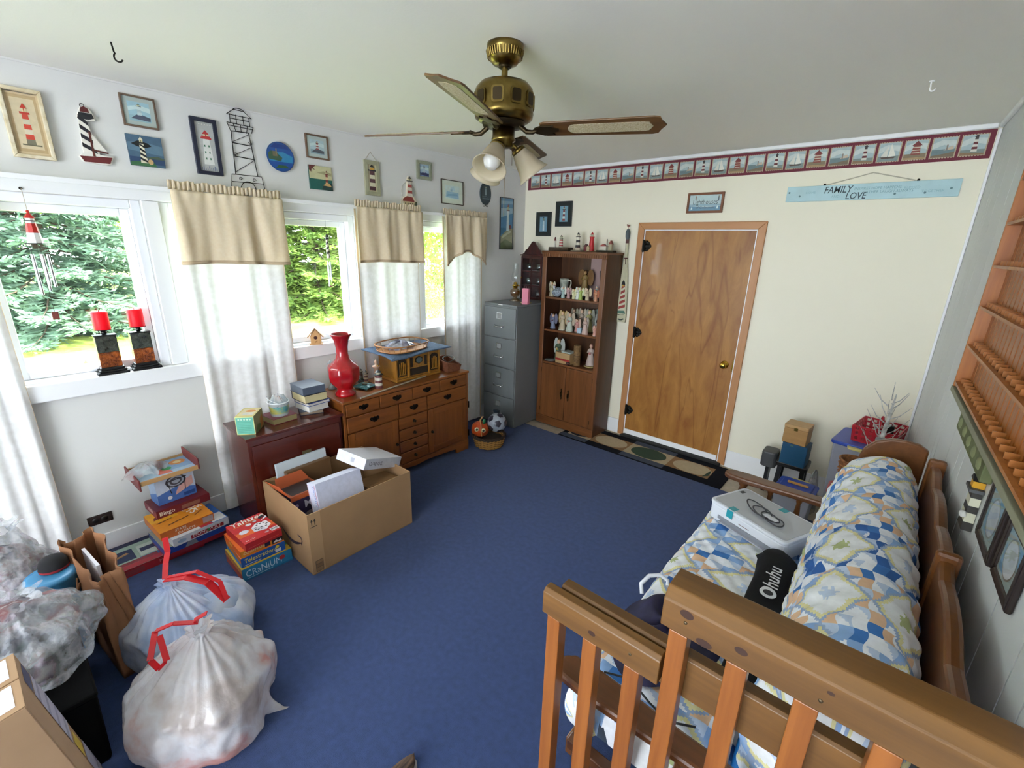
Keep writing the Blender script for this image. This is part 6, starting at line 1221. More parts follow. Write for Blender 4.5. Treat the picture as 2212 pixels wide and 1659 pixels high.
def x4(t,x,y,zz):
    ar=Art((x/2+0.0004,-y/2,0),(0,1,0),(0,0,1)); ar.text('#3a2a1c','Maker',0.06,zz*0.6,0.05); ar.build('side_print',t)
inner('kraft_carton','brown lettered carton in the right end of cardboard box',(-2.40,1.49,0.07),(0.16,0.22,0.255),(0,radians(-8),radians(-3)),'#8d6a45',x4)

# ================================================================ BOARD GAMES
PR=printmat(0.4)
def game(label,loc,size,rz,col,top=None,front=None,side=None,lid=None,rot=None,name='board_game'):
    """local +x = front toward the viewer, y = width"""
    t=thing(name,label,'board game',loc,rz,group='board game boxes',rot=rot); x,y,zz=size
    MB().box(-x/2,x/2,-y/2,y/2,0,zz).build('box',mat('game_'+col,col,0.4),t,bevel=0.0015)
    if lid: MB().box(-x/2-0.0012,x/2+0.0012,-y/2-0.0012,y/2+0.0012,zz*lid,zz+0.0008).build('lid',mat('game_'+col,col,0.4),t,bevel=0.0015)
    e=0.0016 if lid else 0.0004
    if front: ar=Art((x/2+e,-y/2,0),(0,1,0),(0,0,1)); front(ar,y,zz); ar.build('front_print',t,PR)
    if top: ar=Art((x/2,-y/2,zz+(0.0012 if lid else 0.0004)),(0,1,0),(-1,0,0)); top(ar,y,x); ar.build('top_print',t,PR)
    if side: ar=Art((-x/2,-y/2-e,0),(1,0,0),(0,0,1)); side(ar,x,zz); ar.build('side_print',t,PR)
    return t
# right-hand stack
z=0.0006; cx,cy=-2.60,0.775
game('blue board game with white lettering at bottom of the right hand games stack',(cx,cy,z),(0.265,0.272,0.080),radians(-1),'#2a7fae',
  top=lambda a,w,h:(a.rect('#c9a52a',0,0,w,h),a.poly('#3a8a4a',[(w*.7,h*.3),(w,h*.2),(w,h*.8),(w*.75,h*.7)])),
  front=lambda a,w,h:(a.rect('#2a7fae',0,0,w,h),a.rect('#1f6a98',0,0,w,h*.12),a.text('#cfe6f2','CRaNiUM',0.016,h*.28,0.060,sx=0.78),a.disc('#b8383c',w*.79,h*.62,0.017,0.014),a.line('#b8d8e8',[(0.02,h*.16),(0.16,h*.16)],0.003)),
  side=lambda a,w,h:(a.rect('#a8433a',0,0,w,h),a.rect('#c98a3a',0,h*.6,w,h))); z+=0.081
game('dark blue game with yellow lettering, second from bottom of right hand stack',(cx-0.005,cy-0.008,z),(0.255,0.235,0.062),radians(-2),'#1f5fb0',
  front=lambda a,w,h:(a.rect('#1c56a8',0,0,w,h),a.rect('#e8c84a',0,0,w,0.004),a.text('#f2d84a','Telestrations',0.014,h*.42,0.036,sx=0.92,bold=0.01),a.disc('#e6d03a',w*.82,h*.72,0.010),a.rect('#d8dce6',w*.76,h*.18,w*.9,h*.5),a.line('#cfe0f0',[(0.012,h*.2),(0.10,h*.2)],0.003)),
  top=lambda a,w,h:a.rect('#e07a22',0,0,w,h), side=lambda a,w,h:(a.rect('#3a7fc0',0,0,w,h),a.rect('#e07a22',0,h*.5,w,h))); z+=0.063
game('orange card game box beneath the red dice game box',(cx-0.012,cy-0.012,z),(0.25,0.225,0.038),radians(0),'#e08a26',
  front=lambda a,w,h:(a.rect('#dc8a26',0,0,w,h),a.text('#f4e2b8','CODENAMES',0.012,h*.3,0.022),a.rect('#2c2a4a',w*.56,h*.1,w*.70,h*.8),a.rect('#1d1b2a',w*.74,0,w,h),a.poly('#e8e6ea',[(w*.76,h*.2),(w*.98,h*.1),(w*.96,h*.5),(w*.9,h*.3),(w*.84,h*.6)])),
  side=lambda a,w,h:(a.rect('#e8661c',0,0,w,h),a.disc('#f0a848',w*.4,h*.5,0.03,0.012)),top=lambda a,w,h:a.rect('#e36a1c',0,0,w,h)); z+=0.039
def yah(a,w,h):
    a.rect('#c8282c',0,0,w,h); a.rect('#e0642a',0,h*.18,w,h*.5); a.rect('#c8282c',0,h*.05,w,h*.28); a.text('#f2efe8','Yahtzee',0.015,h*.82,0.062,sx=0.92,shear=0.1,bold=0.012); a.line('#e8b04a',[(0.02,h*.77),(0.15,h*.79)],0.003)
    a.poly('#eceaf0',[(w*.42,h*.30),(w*.72,h*.22),(w*.92,h*.36),(w*.90,h*.58),(w*.62,h*.62),(w*.44,h*.50)]); a.poly('#d5d3de',[(w*.42,h*.30),(w*.72,h*.22),(w*.71,h*.42),(w*.44,h*.50)])
    for px,py in ((.5,.38),(.56,.34),(.64,.32),(.52,.44),(.66,.38),(.78,.36),(.84,.44),(.6,.52),(.7,.54),(.8,.52),(.64,.57),(.76,.58)): a.disc('#1d1d24',w*px,h*py,0.007,0.0045,8); a.h-=a.step*.9
    a.disc('#dcd8e2',w*.22,h*.46,0.026,0.022,8); a.disc('#e6e4ea',w*.46,h*.68,0.018,0.014,6); a.disc('#c9c4d0',w*.65,h*.72,0.012,0.009,6); a.poly('#2b2a34',[(w*.78,h*.74),(w*.96,h*.76),(w*.97,h*.86),(w*.82,h*.84)]); a.poly('#dfe3ee',[(w*.78,h*.64),(w,h*.70),(w,h*.78)])
    a.rect('#e6e3e8',w*.76,h*.04,w*.98,h*.17); a.disc('#c9a0a8',w*.65,h*.1,0.012,0.008); a.text('#f0e8e0','8+ | 2+',0.012,h*.05,0.018)
    for q in range(6): a.rect('#3a3a44',w*(.78+.03*q),h*.07,w*(.795+.03*q),h*.14); a.h-=a.step*.9
game('red dice game box on top of the right hand games stack',(cx+0.002,cy-0.008,z),(0.255,0.20,0.048),radians(3),'#b8242a',top=yah,front=lambda a,w,h:(a.rect('#b8242a',0,0,w,h),a.line('#d8564a',[(0.01,h*.3),(w*.9,h*.35)],0.003)))
# left-hand stack against the wall
def mono(txtcol='#dfe6ea'):
    pass
game('long red board game lying flat under the left hand games stack',(-3.135,0.345,0.0006),(0.30,0.50,0.048),radians(2),'#a82430',
  front=lambda a,w,h:(a.rect('#a82430',0,0,w,h),a.text('#d88a8e','MONOPOLY',0.27,h*.35,0.026),a.rect('#8a3a40',0.02,h*.2,0.2,h*.8)),
  top=lambda a,w,h:(a.rect('#a9c2b2',0,0,w,h),a.rect('#1f2448',0,h*.86,w,h),a.rect('#2c3a5c',0.05,h*.30,0.19,h*.72),a.poly('#b58a58',[(0.06,h*.45),(0.17,h*.55),(0.16,h*.62),(0.07,h*.5)]),a.rect('#cfdcd2',0.21,h*.30,0.30,h*.72),a.rect('#3a4468',0.22,h*.45,0.29,h*.6),a.rect('#cfdcd2',0.32,h*.30,0.41,h*.72),a.poly('#22242c',[(0.335,h*.55),(0.36,h*.65),(0.395,h*.64),(0.385,h*.42),(0.35,h*.4)]),a.rect('#3f6aa8',0.20,h*.14,0.44,h*.26),a.rect('#b03844',0,0,w,h*.14),a.rect('#8f3a44',0.02,h*.14,0.28,h*.24),a.text('#e6d8d8','MONOPOLY',0.49,h*.10,0.040,ang=pi,sx=0.9)))
z=0.0496; sx,sy=-3.055,0.555
game('thin dark red board game directly above the long flat game',(sx,sy,z),(0.25,0.335,0.030),radians(3),'#8a1f2c'); z+=0.031
game('blue board game box in the left hand games stack',(sx-0.005,sy-0.005,z),(0.26,0.335,0.042),radians(4),'#24459a',top=lambda a,w,h:a.rect('#a9a698',0,0,w,h),front=lambda a,w,h:(a.rect('#23449a',0,0,w,h),a.poly('#8a8f9a',[(0.1,0),(0.17,0),(0.16,h*.7),(0.12,h*.8)]))); z+=0.043
game('white and blue board game with red name band in the left hand stack',(sx+0.012,sy+0.018,z),(0.255,0.30,0.048),radians(6),'#d6d8dc',
  front=lambda a,w,h:(a.rect('#d4d8e0',0,0,w,h),a.rect('#a01f30',w*.30,h*.12,w*.90,h*.62),a.text('#f0e8e4','MONOPOLY',w*.335,h*.22,0.032,sx=0.86),a.disc('#3a8a4a',w*.615,h*.38,0.008),a.disc('#9db4d0',w*.15,h*.45,0.022,0.012)),
  top=lambda a,w,h:(a.rect('#2f6ac0',0,0,w,h),a.rect('#dfe6ee',0,0,w*.5,h*.30),a.poly('#c02f3c',[(w*.5,0),(w*.72,0),(w*.6,h*.3),(w*.46,h*.3)]),a.rect('#e6e8ec',w*.72,h*.02,w*.98,h*.4))); z+=0.0495
def faces(a,w,h):
    a.rect('#e08a1e',0,0,w,h); a.rect('#e8a832',0,h*.5,w*.5,h); a.text('#f0e6dc','STATE',w*.66,h*.97,0.058,ang=-1.25,sx=0.9,bold=0.02); a.text('#f0e6dc','FACTS',w*.46,h*.90,0.062,ang=-1.15,sx=0.95,bold=0.02); a.poly('#7a3a2a',[(0.02,h*.6),(0.13,h*.72),(0.12,h*.82),(0.03,h*.74)]); a.poly('#b5764a',[(0.10,h*.74),(0.14,h*.78),(0.12,h*.86)])
    a.line('#4a2a1a',[(0.02,h*.42),(0.10,h*.48)],0.007); a.line('#4a2a1a',[(0.06,h*.2),(0.17,h*.30)],0.008); a.line('#8a4a1e',[(w*.7,h*.2),(w*.9,h*.35)],0.006)
game('orange trivia game box under the maroon bingo box',(sx-0.022,sy-0.035,z),(0.275,0.275,0.050),radians(4),'#d87a20',top=faces,
  front=lambda a,w,h:(a.rect('#c8682a',0,0,w,h),a.text('#ecdcc8','STATE',w*.26,h*.55,0.020,bold=0.02),a.text('#ecdcc8','the FACTS',w*.30,h*.14,0.020,bold=0.02),a.rect('#b0a0a0',w*.78,h*.15,w*.98,h*.9))); z+=0.051
game('maroon bingo box under the bingo cage set',(-3.215,0.555,z),(0.20,0.285,0.050),radians(5),'#6d1a22',
  front=lambda a,w,h:(a.rect('#6d1a22',0,0,w,h),a.text('#e6dccf','Bingo',0.012,h*.3,0.036,bold=0.012),a.rect('#8a5a4a',w*.45,h*.2,w*.8,h*.7)),
  side=lambda a,w,h:(a.rect('#8a3a44',0,0,w,h),a.rect('#c9a0a0',0.06,h*.3,0.14,h*.8))); z+=0.051
def cage(a,w,h):
    a.rect('#c3cfe0',0,0,w,h); a.poly('#4a72b8',[(0,0),(w,0),(w,h*.25),(w*.5,h*.42),(0,h*.3)]); a.poly('#d8a8a0',[(w*.45,h*.16),(w*.95,h*.35),(w*.95,h*.62),(w*.7,h*.55),(w*.5,h*.3)]); a.text('#c0303a','BINGO CAGE SET',0.012,h*.84,0.030,sx=0.80,bold=0.02)
    for q in range(4): a.disc('#3a3a44',w*.52,h*.60,0.055-0.011*q,0.040-0.008*q,16) if q==0 else a.disc('#aab4c4' if q%2 else '#4a4a54',w*.52,h*.60,0.055-0.011*q,0.040-0.008*q,16)
    a.line('#2a2a30',[(w*.3,h*.62),(w*.36,h*.25)],0.004); a.line('#2a2a30',[(w*.75,h*.62),(w*.72,h*.25)],0.004); a.line('#2a2a30',[(w*.28,h*.64),(w*.8,h*.66)],0.006); a.disc('#e6e8ee',w*.3,h*.14,0.012); a.rect('#2c4a8a',w*.66,h*.06,w*.95,h*.16)
game('bingo cage set box standing upright on the maroon bingo box',(-3.235,0.548,z),(0.115,0.205,0.212),radians(6),'#b9c8dc',front=cage,side=lambda a,w,h:(a.rect('#a9bcd6',0,0,w,h),a.poly('#5a82c0',[(0,0),(w,0),(w,h*.4),(0,h*.2)]))); z+=0.2125
# painted wooden tray on top
t=thing('painted_tray','painted wooden tray with maroon end boards on the bingo cage box','tray',(-3.178,0.51,z+0.0006),radians(3)); W_,D_=0.285,0.24
ar=MB().box(-D_/2,D_/2,-W_/2,W_/2,0,0.012).build('tray_floor',mat('tray_painted_floor','#b9a88a',0.5),t)
for s_ in (-1,1):
    MB().box(-D_/2-0.015,D_/2+0.015,s_*(W_/2+0.0002),s_*(W_/2+0.009),-0.028 if s_<0 else -0.0003,0.045 if s_<0 else 0.072).build('end_board',mat('maroon_board','#6a2a28',0.5),t,bevel=0.004)
    MB().box(s_*(D_/2+0.0002),s_*(D_/2+0.008),-W_/2,W_/2,0.0,0.026).build('side_rail',mat('tan_tray_rail','#b08a5c',0.5),t)
a=Art((D_/2,-W_/2,0.0124),(0,1,0),(-1,0,0)); a.rect('#9fb8cc',0,0,W_,D_); a.rect('#7fa0c4',W_*.5,D_*.3,W_,D_); a.disc('#c9803f',W_*.8,D_*.7,0.045,0.04,8); a.disc('#d8c08a',W_*.8,D_*.7,0.022,0.02,8); a.poly('#c96a5c',[(W_*.35,D_*.2),(W_*.6,D_*.15),(W_*.55,D_*.55),(W_*.4,D_*.5)]); a.disc('#3f9a5c',W_*.55,D_*.45,0.025); a.build('painted_picture',t)
m=MB(); m.grid(lambda u,v:(lambda r,an:(0.075*r*cos(an),0.10*r*sin(an)+0.03*r*r*cos(an*3),0.016+0.055*(1-r*r)+0.012*sin(9*an+4*r)*r))(v,2*pi*u),36,8,closed_u=True); o=m.build('clear_bag',filmmat('clear_crinkled_bag','#dde0e6',opac=0.45,rough=0.12,transl=0.3,cols=(12,'#a8aeb8','#e6e8ec','#c9a8a8'),bump=0.7,bscale=30)); o.location=(-3.17,0.43,z+0.0145); tag(o,'crumpled clear bag lying on the painted tray','plastic bag')
o=MB().ball((0,0,0.02),0.022,12,8,(1.3,1,0.8)).build('dark_marble_pouch',mat('dark_maroon_pouch','#4a2a34',0.6)); o.location=(-3.20,0.50,z+0.016); tag(o,'small dark maroon pouch on the painted tray','pouch')

# ================================================================ RUBBISH BAGS, PAPER BAG AND BOXES AT THE LEFT
def sackmesh(cx,cy,rx,ry,h,seed,neck=0.035,necklen=0.06,top=(0,0),pleats=22,sag=0.0,corner=None):
    rs=random.Random(seed); ph=[rs.uniform(0,6.28) for _ in range(8)]
    m=MB()
    def f(u,v):
        a=2*pi*u
        if v<0.12: q=v/0.12; r=0.78+0.22*q; z=0.004+0.05*h*q*q
        elif v<0.55: q=(v-0.12)/0.43; r=1.0+0.05*sin(pi*q); z=h*(0.05+0.45*q)
        elif v<0.93: q=(v-0.55)/0.38; r=(1-q)**0.75*(1-neck/rx)+neck/rx; z=h*(0.5+0.42*q**1.15)
        else: q=(v-0.93)/0.07; r=neck/rx*(1+0.7*q); z=h*0.92+necklen*q
        lump=1+0.05*sin(3*a+ph[0])+0.045*sin(5*a+ph[1]+4*v)+0.03*sin(2*a+ph[2]+9*v)
        pl=1+ (0.018+0.42*max(0,v-0.42)**1.2)*sin(pleats*a+ph[3]+2*sin(3*a))*0.35*(1.2-0.5*sin(2*a+ph[4]))
        if v>0.93: pl=1+0.18*sin(9*a+ph[5])
        fine=1+0.012*sin(13*a+17*v+ph[6])
        R=r*lump*pl*fine
        k=max(0,(v-0.4)/0.6)
        x=rx*R*cos(a)+top[0]*k; y=ry*R*sin(a)+top[1]*k
        if corner:
            da=(a-corner[0]+pi)%(2*pi)-pi; ww=max(0,1-abs(da)/0.22)*max(0,1-v/0.35); x+=cos(corner[0])*corner[1]*ww**2; y+=sin(corner[0])*corner[1]*ww**2; z*=(1-0.7*ww**2)
        return (x,y,z)
    m.grid(f,132,52,closed_u=True); return m
def crumple2(m,amp,seed):
    rs=np.random.RandomState(seed); V=np.array(m.v); d=np.zeros(len(V)); a=np.arctan2(V[:,1],V[:,0])
    for k in range(10):
        f=rs.uniform(14,38); w=rs.normal(0,1,3); d+=np.abs(np.sin(V@w*f*0.7+rs.uniform(0,6)))*(16/f)
    d=(d-d.mean())*amp; n=V-np.array([0,0,V[:,2].mean()]); n/=np.maximum(np.linalg.norm(n,axis=1,keepdims=True),1e-6)
    V=V+n*d[:,None]; V[:,2]=np.maximum(V[:,2],0.002); m.v=[tuple(p) for p in V]; return m
def ribbon(m,pts,w,t=0.002):
    for p,q in zip(pts,pts[1:]): m.bar(p,q,w,t)
M_bag1=filmmat('white_bin_liner_blue','#cdd6ea',opac=0.86,rough=0.16,transl=0.35,cols=(7,'#a9c0e6','#c3d2ee','#e2e7f6','#f0f2fa'),spec=0.6,bump=0.35,bscale=22)
M_bag2=filmmat('white_bin_liner','#d6d2d6',opac=0.84,rough=0.16,transl=0.35,cols=(6,'#b9aca6','#ddd2d0','#efedf2','#e3dadd','#dca39a'),spec=0.6,bump=0.35,bscale=22)
M_rtie=filmmat('red_drawstring','#d8202c',opac=1.0,rough=0.3,transl=0.3)
t=thing('rubbish_bag','full white rubbish bag with pale blue contents and tall red tie','rubbish bag',(-2.195,0.350,0.0006))
SK=sackmesh(0,0,0.238,0.235,0.385,3,top=(-0.02,-0.07),neck=0.024,necklen=0.03)
crumple2(SK,0.005,3).build('sack',M_bag1,t)
MB().ball((0,0,0.155),0.20,24,16,(1,0.97,0.70)).build('blue_contents',mat('pale_blue_contents','#8fa6cc',0.7,var=0.6,vscale=9,vcol='#c9cfdc'),t)
m=MB(); ribbon(m,[(-0.03,-0.07,0.39),(-0.07,-0.05,0.44),(-0.10,-0.03,0.475),(-0.125,-0.025,0.535)],0.022,0.004); ribbon(m,[(-0.02,-0.07,0.395),(0.05,-0.01,0.41),(0.12,0.05,0.385),(0.20,0.09,0.31)],0.034,0.004); ribbon(m,[(-0.02,-0.06,0.40),(0.06,0.03,0.42),(0.14,0.09,0.375),(0.20,0.09,0.312)],0.018,0.004); m.build('red_tie',M_rtie,t)
t=thing('rubbish_bag','full white rubbish bag with red looped tie nearest the camera','rubbish bag',(-1.765,0.262,0.0006))
SK2=sackmesh(0,0,0.235,0.235,0.425,8,top=(-0.02,0.03),pleats=17,neck=0.026,necklen=0.03,corner=(radians(48),0.15))
crumple2(SK2,0.005,8).build('sack',M_bag2,t)
MB().ball((0,0,0.16),0.165,24,16,(0.98,1.0,0.80)).build('mixed_contents',mat('mixed_contents','#b9a89c',0.7,var=0.8,vscale=8,vcol='#5f5048'),t)
m=MB(); ribbon(m,[(-0.03,0.03,0.43),(-0.06,-0.04,0.455),(-0.10,-0.09,0.43),(-0.03,-0.13,0.375),(0.0,-0.115,0.345),(0.01,-0.09,0.37),(-0.07,-0.085,0.425)],0.020,0.004); ribbon(m,[(-0.04,0.02,0.44),(-0.02,0.06,0.46)],0.02,0.004); m.build('red_tie',M_rtie,t)
# paper carrier bag
M_kraft=mat('kraft_paper_bag','#9a6a48',0.75,var=0.2,vscale=7,bump=0.25,bscale=18)
t=thing('paper_bag','tall brown paper carrier bag leaning between rubbish bags and clear sacks','paper bag',(-2.445,0.098,0.0006),0,rot=(0,0,radians(7)))
def pb(u,v):
    c=[(-0.25,-0.055),(0.22,-0.055),(0.22,0.055),(-0.25,0.055)]; k=int(u*4)%4; q=u*4-int(u*4); p0,p1=c[k],c[(k+1)%4]; x=p0[0]+(p1[0]-p0[0])*q; y=p0[1]+(p1[1]-p0[1])*q
    cr=0.012*sin(14*u+5*v)+0.010*sin(9*v+3*q*6); taper=1-0.10*v
    if k in (1,3): x-= (1 if k==1 else -1)*0.045*sin(pi*q)*v
    topz=0.445+0.05*(1 if x<0 else 0.2)-0.02*sin(8*u)
    return (x*taper-0.06*v,y*taper+cr*v,0.002+topz*v)
m=MB(); m.grid(pb,64,16,closed_u=True,smooth=True); m.add([(-0.25,-0.055,0.002),(0.22,-0.055,0.002),(0.22,0.055,0.002),(-0.25,0.055,0.002)],[(0,3,2,1)]); m.build('bag_body',M_kraft,t,solid=0.002)
for y,s_ in ((-0.066,-1),):
    for dx in (-0.05,0.03): MB().tube([(-0.09+dx,y,0.40),(-0.07+dx,y-0.012,0.345),(0.0+dx,y-0.012,0.335),(0.02+dx,y,0.39)],0.004,6).build('twisted_handle',mat('kraft_handle','#7d5436',0.8),t)
o=MB().box(-0.10,0.10,-0.006,0.006,0,0.40).build('white_folder',mat('white_glossy_folder','#c9c6cc',0.4)); o.location=(-2.53,0.085,0.06); o.rotation_euler=(0,0,radians(7)); tag(o,'white glossy folder standing inside the paper bag','folder')
# black bin, clear sacks, blue object, cartons
t=thing('storage_bin','black storage bin below the clear plastic sacks','storage bin',(-2.155,-0.27,0.0006))
m=MB(); lo=[(-0.28,-0.22,0),(0.30,-0.22,0),(0.30,0.24,0),(-0.28,0.24,0)]; hi=[(-0.28,-0.24,0.30),(0.31,-0.24,0.30),(0.31,0.25,0.30),(-0.28,0.25,0.30)]
m.add(lo+hi,[(0,3,2,1),(0,1,5,4),(1,2,6,5),(2,3,7,6),(3,0,4,7)]); m.build('tub',mat('black_tub_plastic','#070708',0.9,spec=0.1),t,bevel=0.012,solid=0.004); MB().box(-0.285,0.315,-0.245,0.255,0.3002,0.32).build('lid',mat('black_tub_plastic','#0f0f11'),t,bevel=0.008)
M_clr1=filmmat('clear_sack_film','#c3c6cc',opac=0.45,rough=0.06,transl=0.2,cols=(9,'#5f646c','#a9adb8','#e6e8f0','#8f9a9a','#c4b4c4','#f0f2f8'),spec=1.0,bump=0.8,bscale=40)
def crumple(m,amp,seed):
    rs=np.random.RandomState(seed); V=np.array(m.v); d=np.zeros(len(V))
    for k in range(14):
        w=rs.normal(0,1,3); w/=np.linalg.norm(w); f=rs.uniform(18,60); d+=np.abs(np.sin(V@w*f+rs.uniform(0,6)))*(22/f)
    d=(d-d.mean())*amp; c=V.mean(0); n=V-c; n/=np.maximum(np.linalg.norm(n,axis=1,keepdims=True),1e-6)
    V=V+n*d[:,None]; V[:,2]=np.maximum(V[:,2],0.002); m.v=[tuple(p) for p in V]; return m
def csack(label,loc,rx,ry,h,seed,inner_col):
    t=thing('clear_sack',label,'plastic sack',loc,group='clear plastic sacks'); crumple(sackmesh(0,0,rx,ry,h,seed,neck=0.06,necklen=0.02,pleats=13),0.012,seed).build('film',M_clr1,t)
    crumple(MB().ball((0,0,h*0.46),rx*0.80,40,24,(1,ry/rx,0.40*h/rx)),0.008,seed+5).build('clothes',filmmat('clothes_'+inner_col,inner_col,opac=1.0,rough=0.9,transl=0.0,cols=(9,'#20322c','#4a4450',inner_col,'#8a5a5c','#c9c6c4','#3f5a50')),t)
csack('large shiny clear plastic sack of clothes beside the paper bag',(-2.20,-0.165,0.3212),0.255,0.205,0.265,11,'#8f8a90')
csack('smaller clear plastic sack at the far left edge behind the larger sack',(-2.87,-0.185,0.0006),0.20,0.18,0.60,14,'#b9aeb0')
t=thing('knit_cap','dark cap with red stripe lying on the blue drum','cap',(-2.84,0.02,0.44),radians(30)); t.location=(-2.605,-0.03,0.4275); MB().lathe([(0.05,0),(0.05,0.03),(0.04,0.05),(0.015,0.062),(0,0.063)],24).build('crown',mat('black_cloth','#17161a',0.9),t); MB().lathe([(0.0505,0.002),(0.0515,0.012)],24,caps=False).build('red_band',mat('red_cloth','#8a1c28',0.8),t)
t=thing('plastic_drum','blue plastic drum standing against the wall behind clear sacks','drum',(-2.575,-0.045,0.0006)); m=MB(); m.lathe([(0.072,0),(0.075,0.01),(0.084,0.40),(0.088,0.405),(0.088,0.42),(0.07,0.424),(0,0.424)],32); m.build('drum_body',mat('sky_blue_plastic','#3f86b4',0.35),t)
MB().tube([(0.089*cos(q),0.089*sin(q),0.36) for q in np.linspace(-1.9,0.2,14)],0.004,6).build('carry_handle',M_blk,t)
def carton(label,loc,size,rot,prints):
    t=thing('shipping_carton',label,'carton',loc,0,rot=rot,group='shipping cartons at lower left'); x,y,zz=size
    MB().box(-x/2,x/2,-y/2,y/2,0,zz).build('carton',mat('light_kraft','#a98766',0.8,var=0.1,vscale=8),t,bevel=0.003)
    for f in prints: f(t,x,y,zz)
def lab_y(full):
    def f(t,x,y,zz):
        if full:
            ar=Art((x/2,y/2+0.0005,0),(-1,0,0),(0,0,1)); ar.rect('#4a4a66',x*.12,zz*.86,x*.9,zz*.95); ar.rect('#a9a3b2',x*.1,zz*.45,x*.9,zz*.85)
            for q in range(5): ar.rect('#8a8596',x*.1,zz*(.48+.075*q),x*.9,zz*(.51+.075*q)); ar.h-=ar.step*.9
            ar.rect('#c9a83a',x*.2,zz*.30,x*.8,zz*.42); ar.rect('#a9a3b2',x*.1,zz*.05,x*.9,zz*.27); ar.build('side_label',t)
        ar=Art((-x/2,-y/2,zz+0.0005),(1,0,0),(0,1,0)); ar.rect('#dcdae8',x*.06,y*.05,x*.8,y*.92)
        for q in range(4): ar.rect('#9a96b8',x*(.14+.15*q),y*.5,x*(.22+.15*q),y*.82); ar.h-=ar.step*.9
        ar.build('top_label',t)
    return f
def lab_two(t,x,y,zz):
    ar=Art((x/2,y/2+0.0005,0),(-1,0,0),(0,0,1)); ar.rect('#4a4a66',x*.58,zz*.86,x*.95,zz*.95); ar.rect('#b3adbc',x*.56,zz*.45,x*.98,zz*.85)
    for q in range(4): ar.rect('#8f8a9c',x*.56,zz*(.48+.10*q),x*.98,zz*(.51+.10*q)); ar.h-=ar.step*.9
    ar.rect('#c9a83a',x*.60,zz*.30,x*.86,zz*.42); ar.rect('#b3adbc',x*.58,zz*.04,x*.98,zz*.28); ar.rect('#8f8a9c',x*.58,zz*.10,x*.98,zz*.12); ar.build('side_label',t)
    for k,(x0,x1) in enumerate(((-x/2,-0.003),(0.003,x/2))):
        f=MB().box(x0,x1,-y/2,y/2,zz+0.0004,zz+0.004).build('top_flap',mat('light_kraft','#a98766'),t,bevel=0.001)
        ar=Art((x0,-y/2,zz+0.0045),(1,0,0),(0,1,0)); w=x1-x0; ar.rect('#e3e1f0',w*.08,y*.1,w*.86,y*.93)
        for q in range(3): ar.rect('#9a96b8',w*(.2+.2*q),y*.5,w*(.3+.2*q),y*.82); ar.h-=ar.step*.9
        ar.build('flap_label',f)
carton('light brown carton with striped labels standing at the lower left corner',(-1.672,-0.178,0.026),(0.252,0.25,0.60),(radians(9),0,radians(2)),[lab_two])
t=thing('slipper','tip of a brown and black striped slipper at the bottom edge','slipper',(-1.0,0.592,0.0006),radians(8))
m=MB(); m.grid(lambda u,v:(lambda a,q:(0.045*sin(pi*min(1,0.12+0.88*q))**0.5*cos(a)*(1 if q<0.97 else 0.5),-0.14+0.25*q,max(0.0,0.028+0.03*sin(a)*(1-0.35*q))))(2*pi*u,v),24,20,closed_u=True); sl=m.build('upper',mat('tan_knit','#7a5f4c',0.9,var=0.8,vscale=30,vcol='#231c1e',stretch=(2.5,0.4,1)),t)
MB().prism([(0.05*cos(q)*(1 if abs(cos(q))<2 else 1),0.125*sin(q)-0.012) for q in np.linspace(0,2*pi,24)[:-1]],0.0,0.012).build('sole',mat('pale_sole','#a8a0a0',0.8),t)
# ================================================================ FUTON SOFA
M_fut=wood('futon_oak','#7a4a22','#5f3616','y',0.35,12,coat=0.15)
M_futx=wood('futon_oak_across','#6d4020','#523017','x',0.35,12,coat=0.15)
M_quilt=printmat(0.9,'printed_patchwork_quilt')
QC={'sash':'#9db1d2','cream':'#eef0f2','yel':'#e6dfa8','blue':'#3f79c0','mid':'#8fb2e0','peach':'#e6bf9c','white':'#f0f3fa','pale':'#c3d3ea','green':'#b5c08a','navy':'#2f62a8'}
QL={k:lin(v) for k,v in QC.items()}
def quilt(s,t):
    P=0.285; su,tv=s/P,t/P; u=su%1.0-0.5; v=tv%1.0-0.5; iu=int(su//1); iv=int(tv//1); d=abs(u)+abs(v)
    if d<0.5:                            # framed floral diamond
        e=0.5-d
        if e<0.055: return 'sash'
        if e<0.12: return 'yel'
        r=u*u+v*v
        if r<0.010+0.005*sin(7*atan2(v,u)+iu+2*iv): return 'pale' if (iu+iv)%2 else 'green'
        return 'cream'
    qu=(su+0.5)%1.0; qv=(tv+0.5)%1.0; cu=int(qu*6); cv=int(qv*6); fu=qu*6-cu; fv=qv*6-cv
    if cu in (2,3) and cv in (2,3): return 'blue' if (cu+cv)%2==0 else 'white'
    if (cu in (2,3)) != (cv in (2,3)):
        if (cu+cv)%2: return ('peach','navy','peach','mid')[(cu+cv+iu)%4]
        return 'white' if fu+fv<1 else 'pale'
    return 'mid' if fu>fv else 'white'
def quilted(name,fn,nu,nv,su,sv,parent,closed=False):
    """fn(u,v)->point; patchwork colours by cloth coordinates su*u, sv*v"""
    m=MB(); V=[fn(i/nu,j/nv) for j in range(nv+1) for i in range(nu+1)]; F=[];Cc=[]
    for j in range(nv):
        for i in range(nu):
            a=j*(nu+1)+i; F.append((a,a+1,a+nu+2,a+nu+1)); Cc.append(QL[quilt(su*(i+.5)/nu+0.1,sv*(j+.5)/nv+0.06)])
    m.v=[tuple(p) for p in V]; m.f=F; m.mi=[0]*len(F); m.sm=[True]*len(F); m.cl=Cc
    return m.build(name,M_quilt,parent)
sf=thing('futon_sofa','oak framed futon sofa with blue and yellow patchwork quilted mattress','sofa',(0,0,0))
YA,YB=1.025,2.60
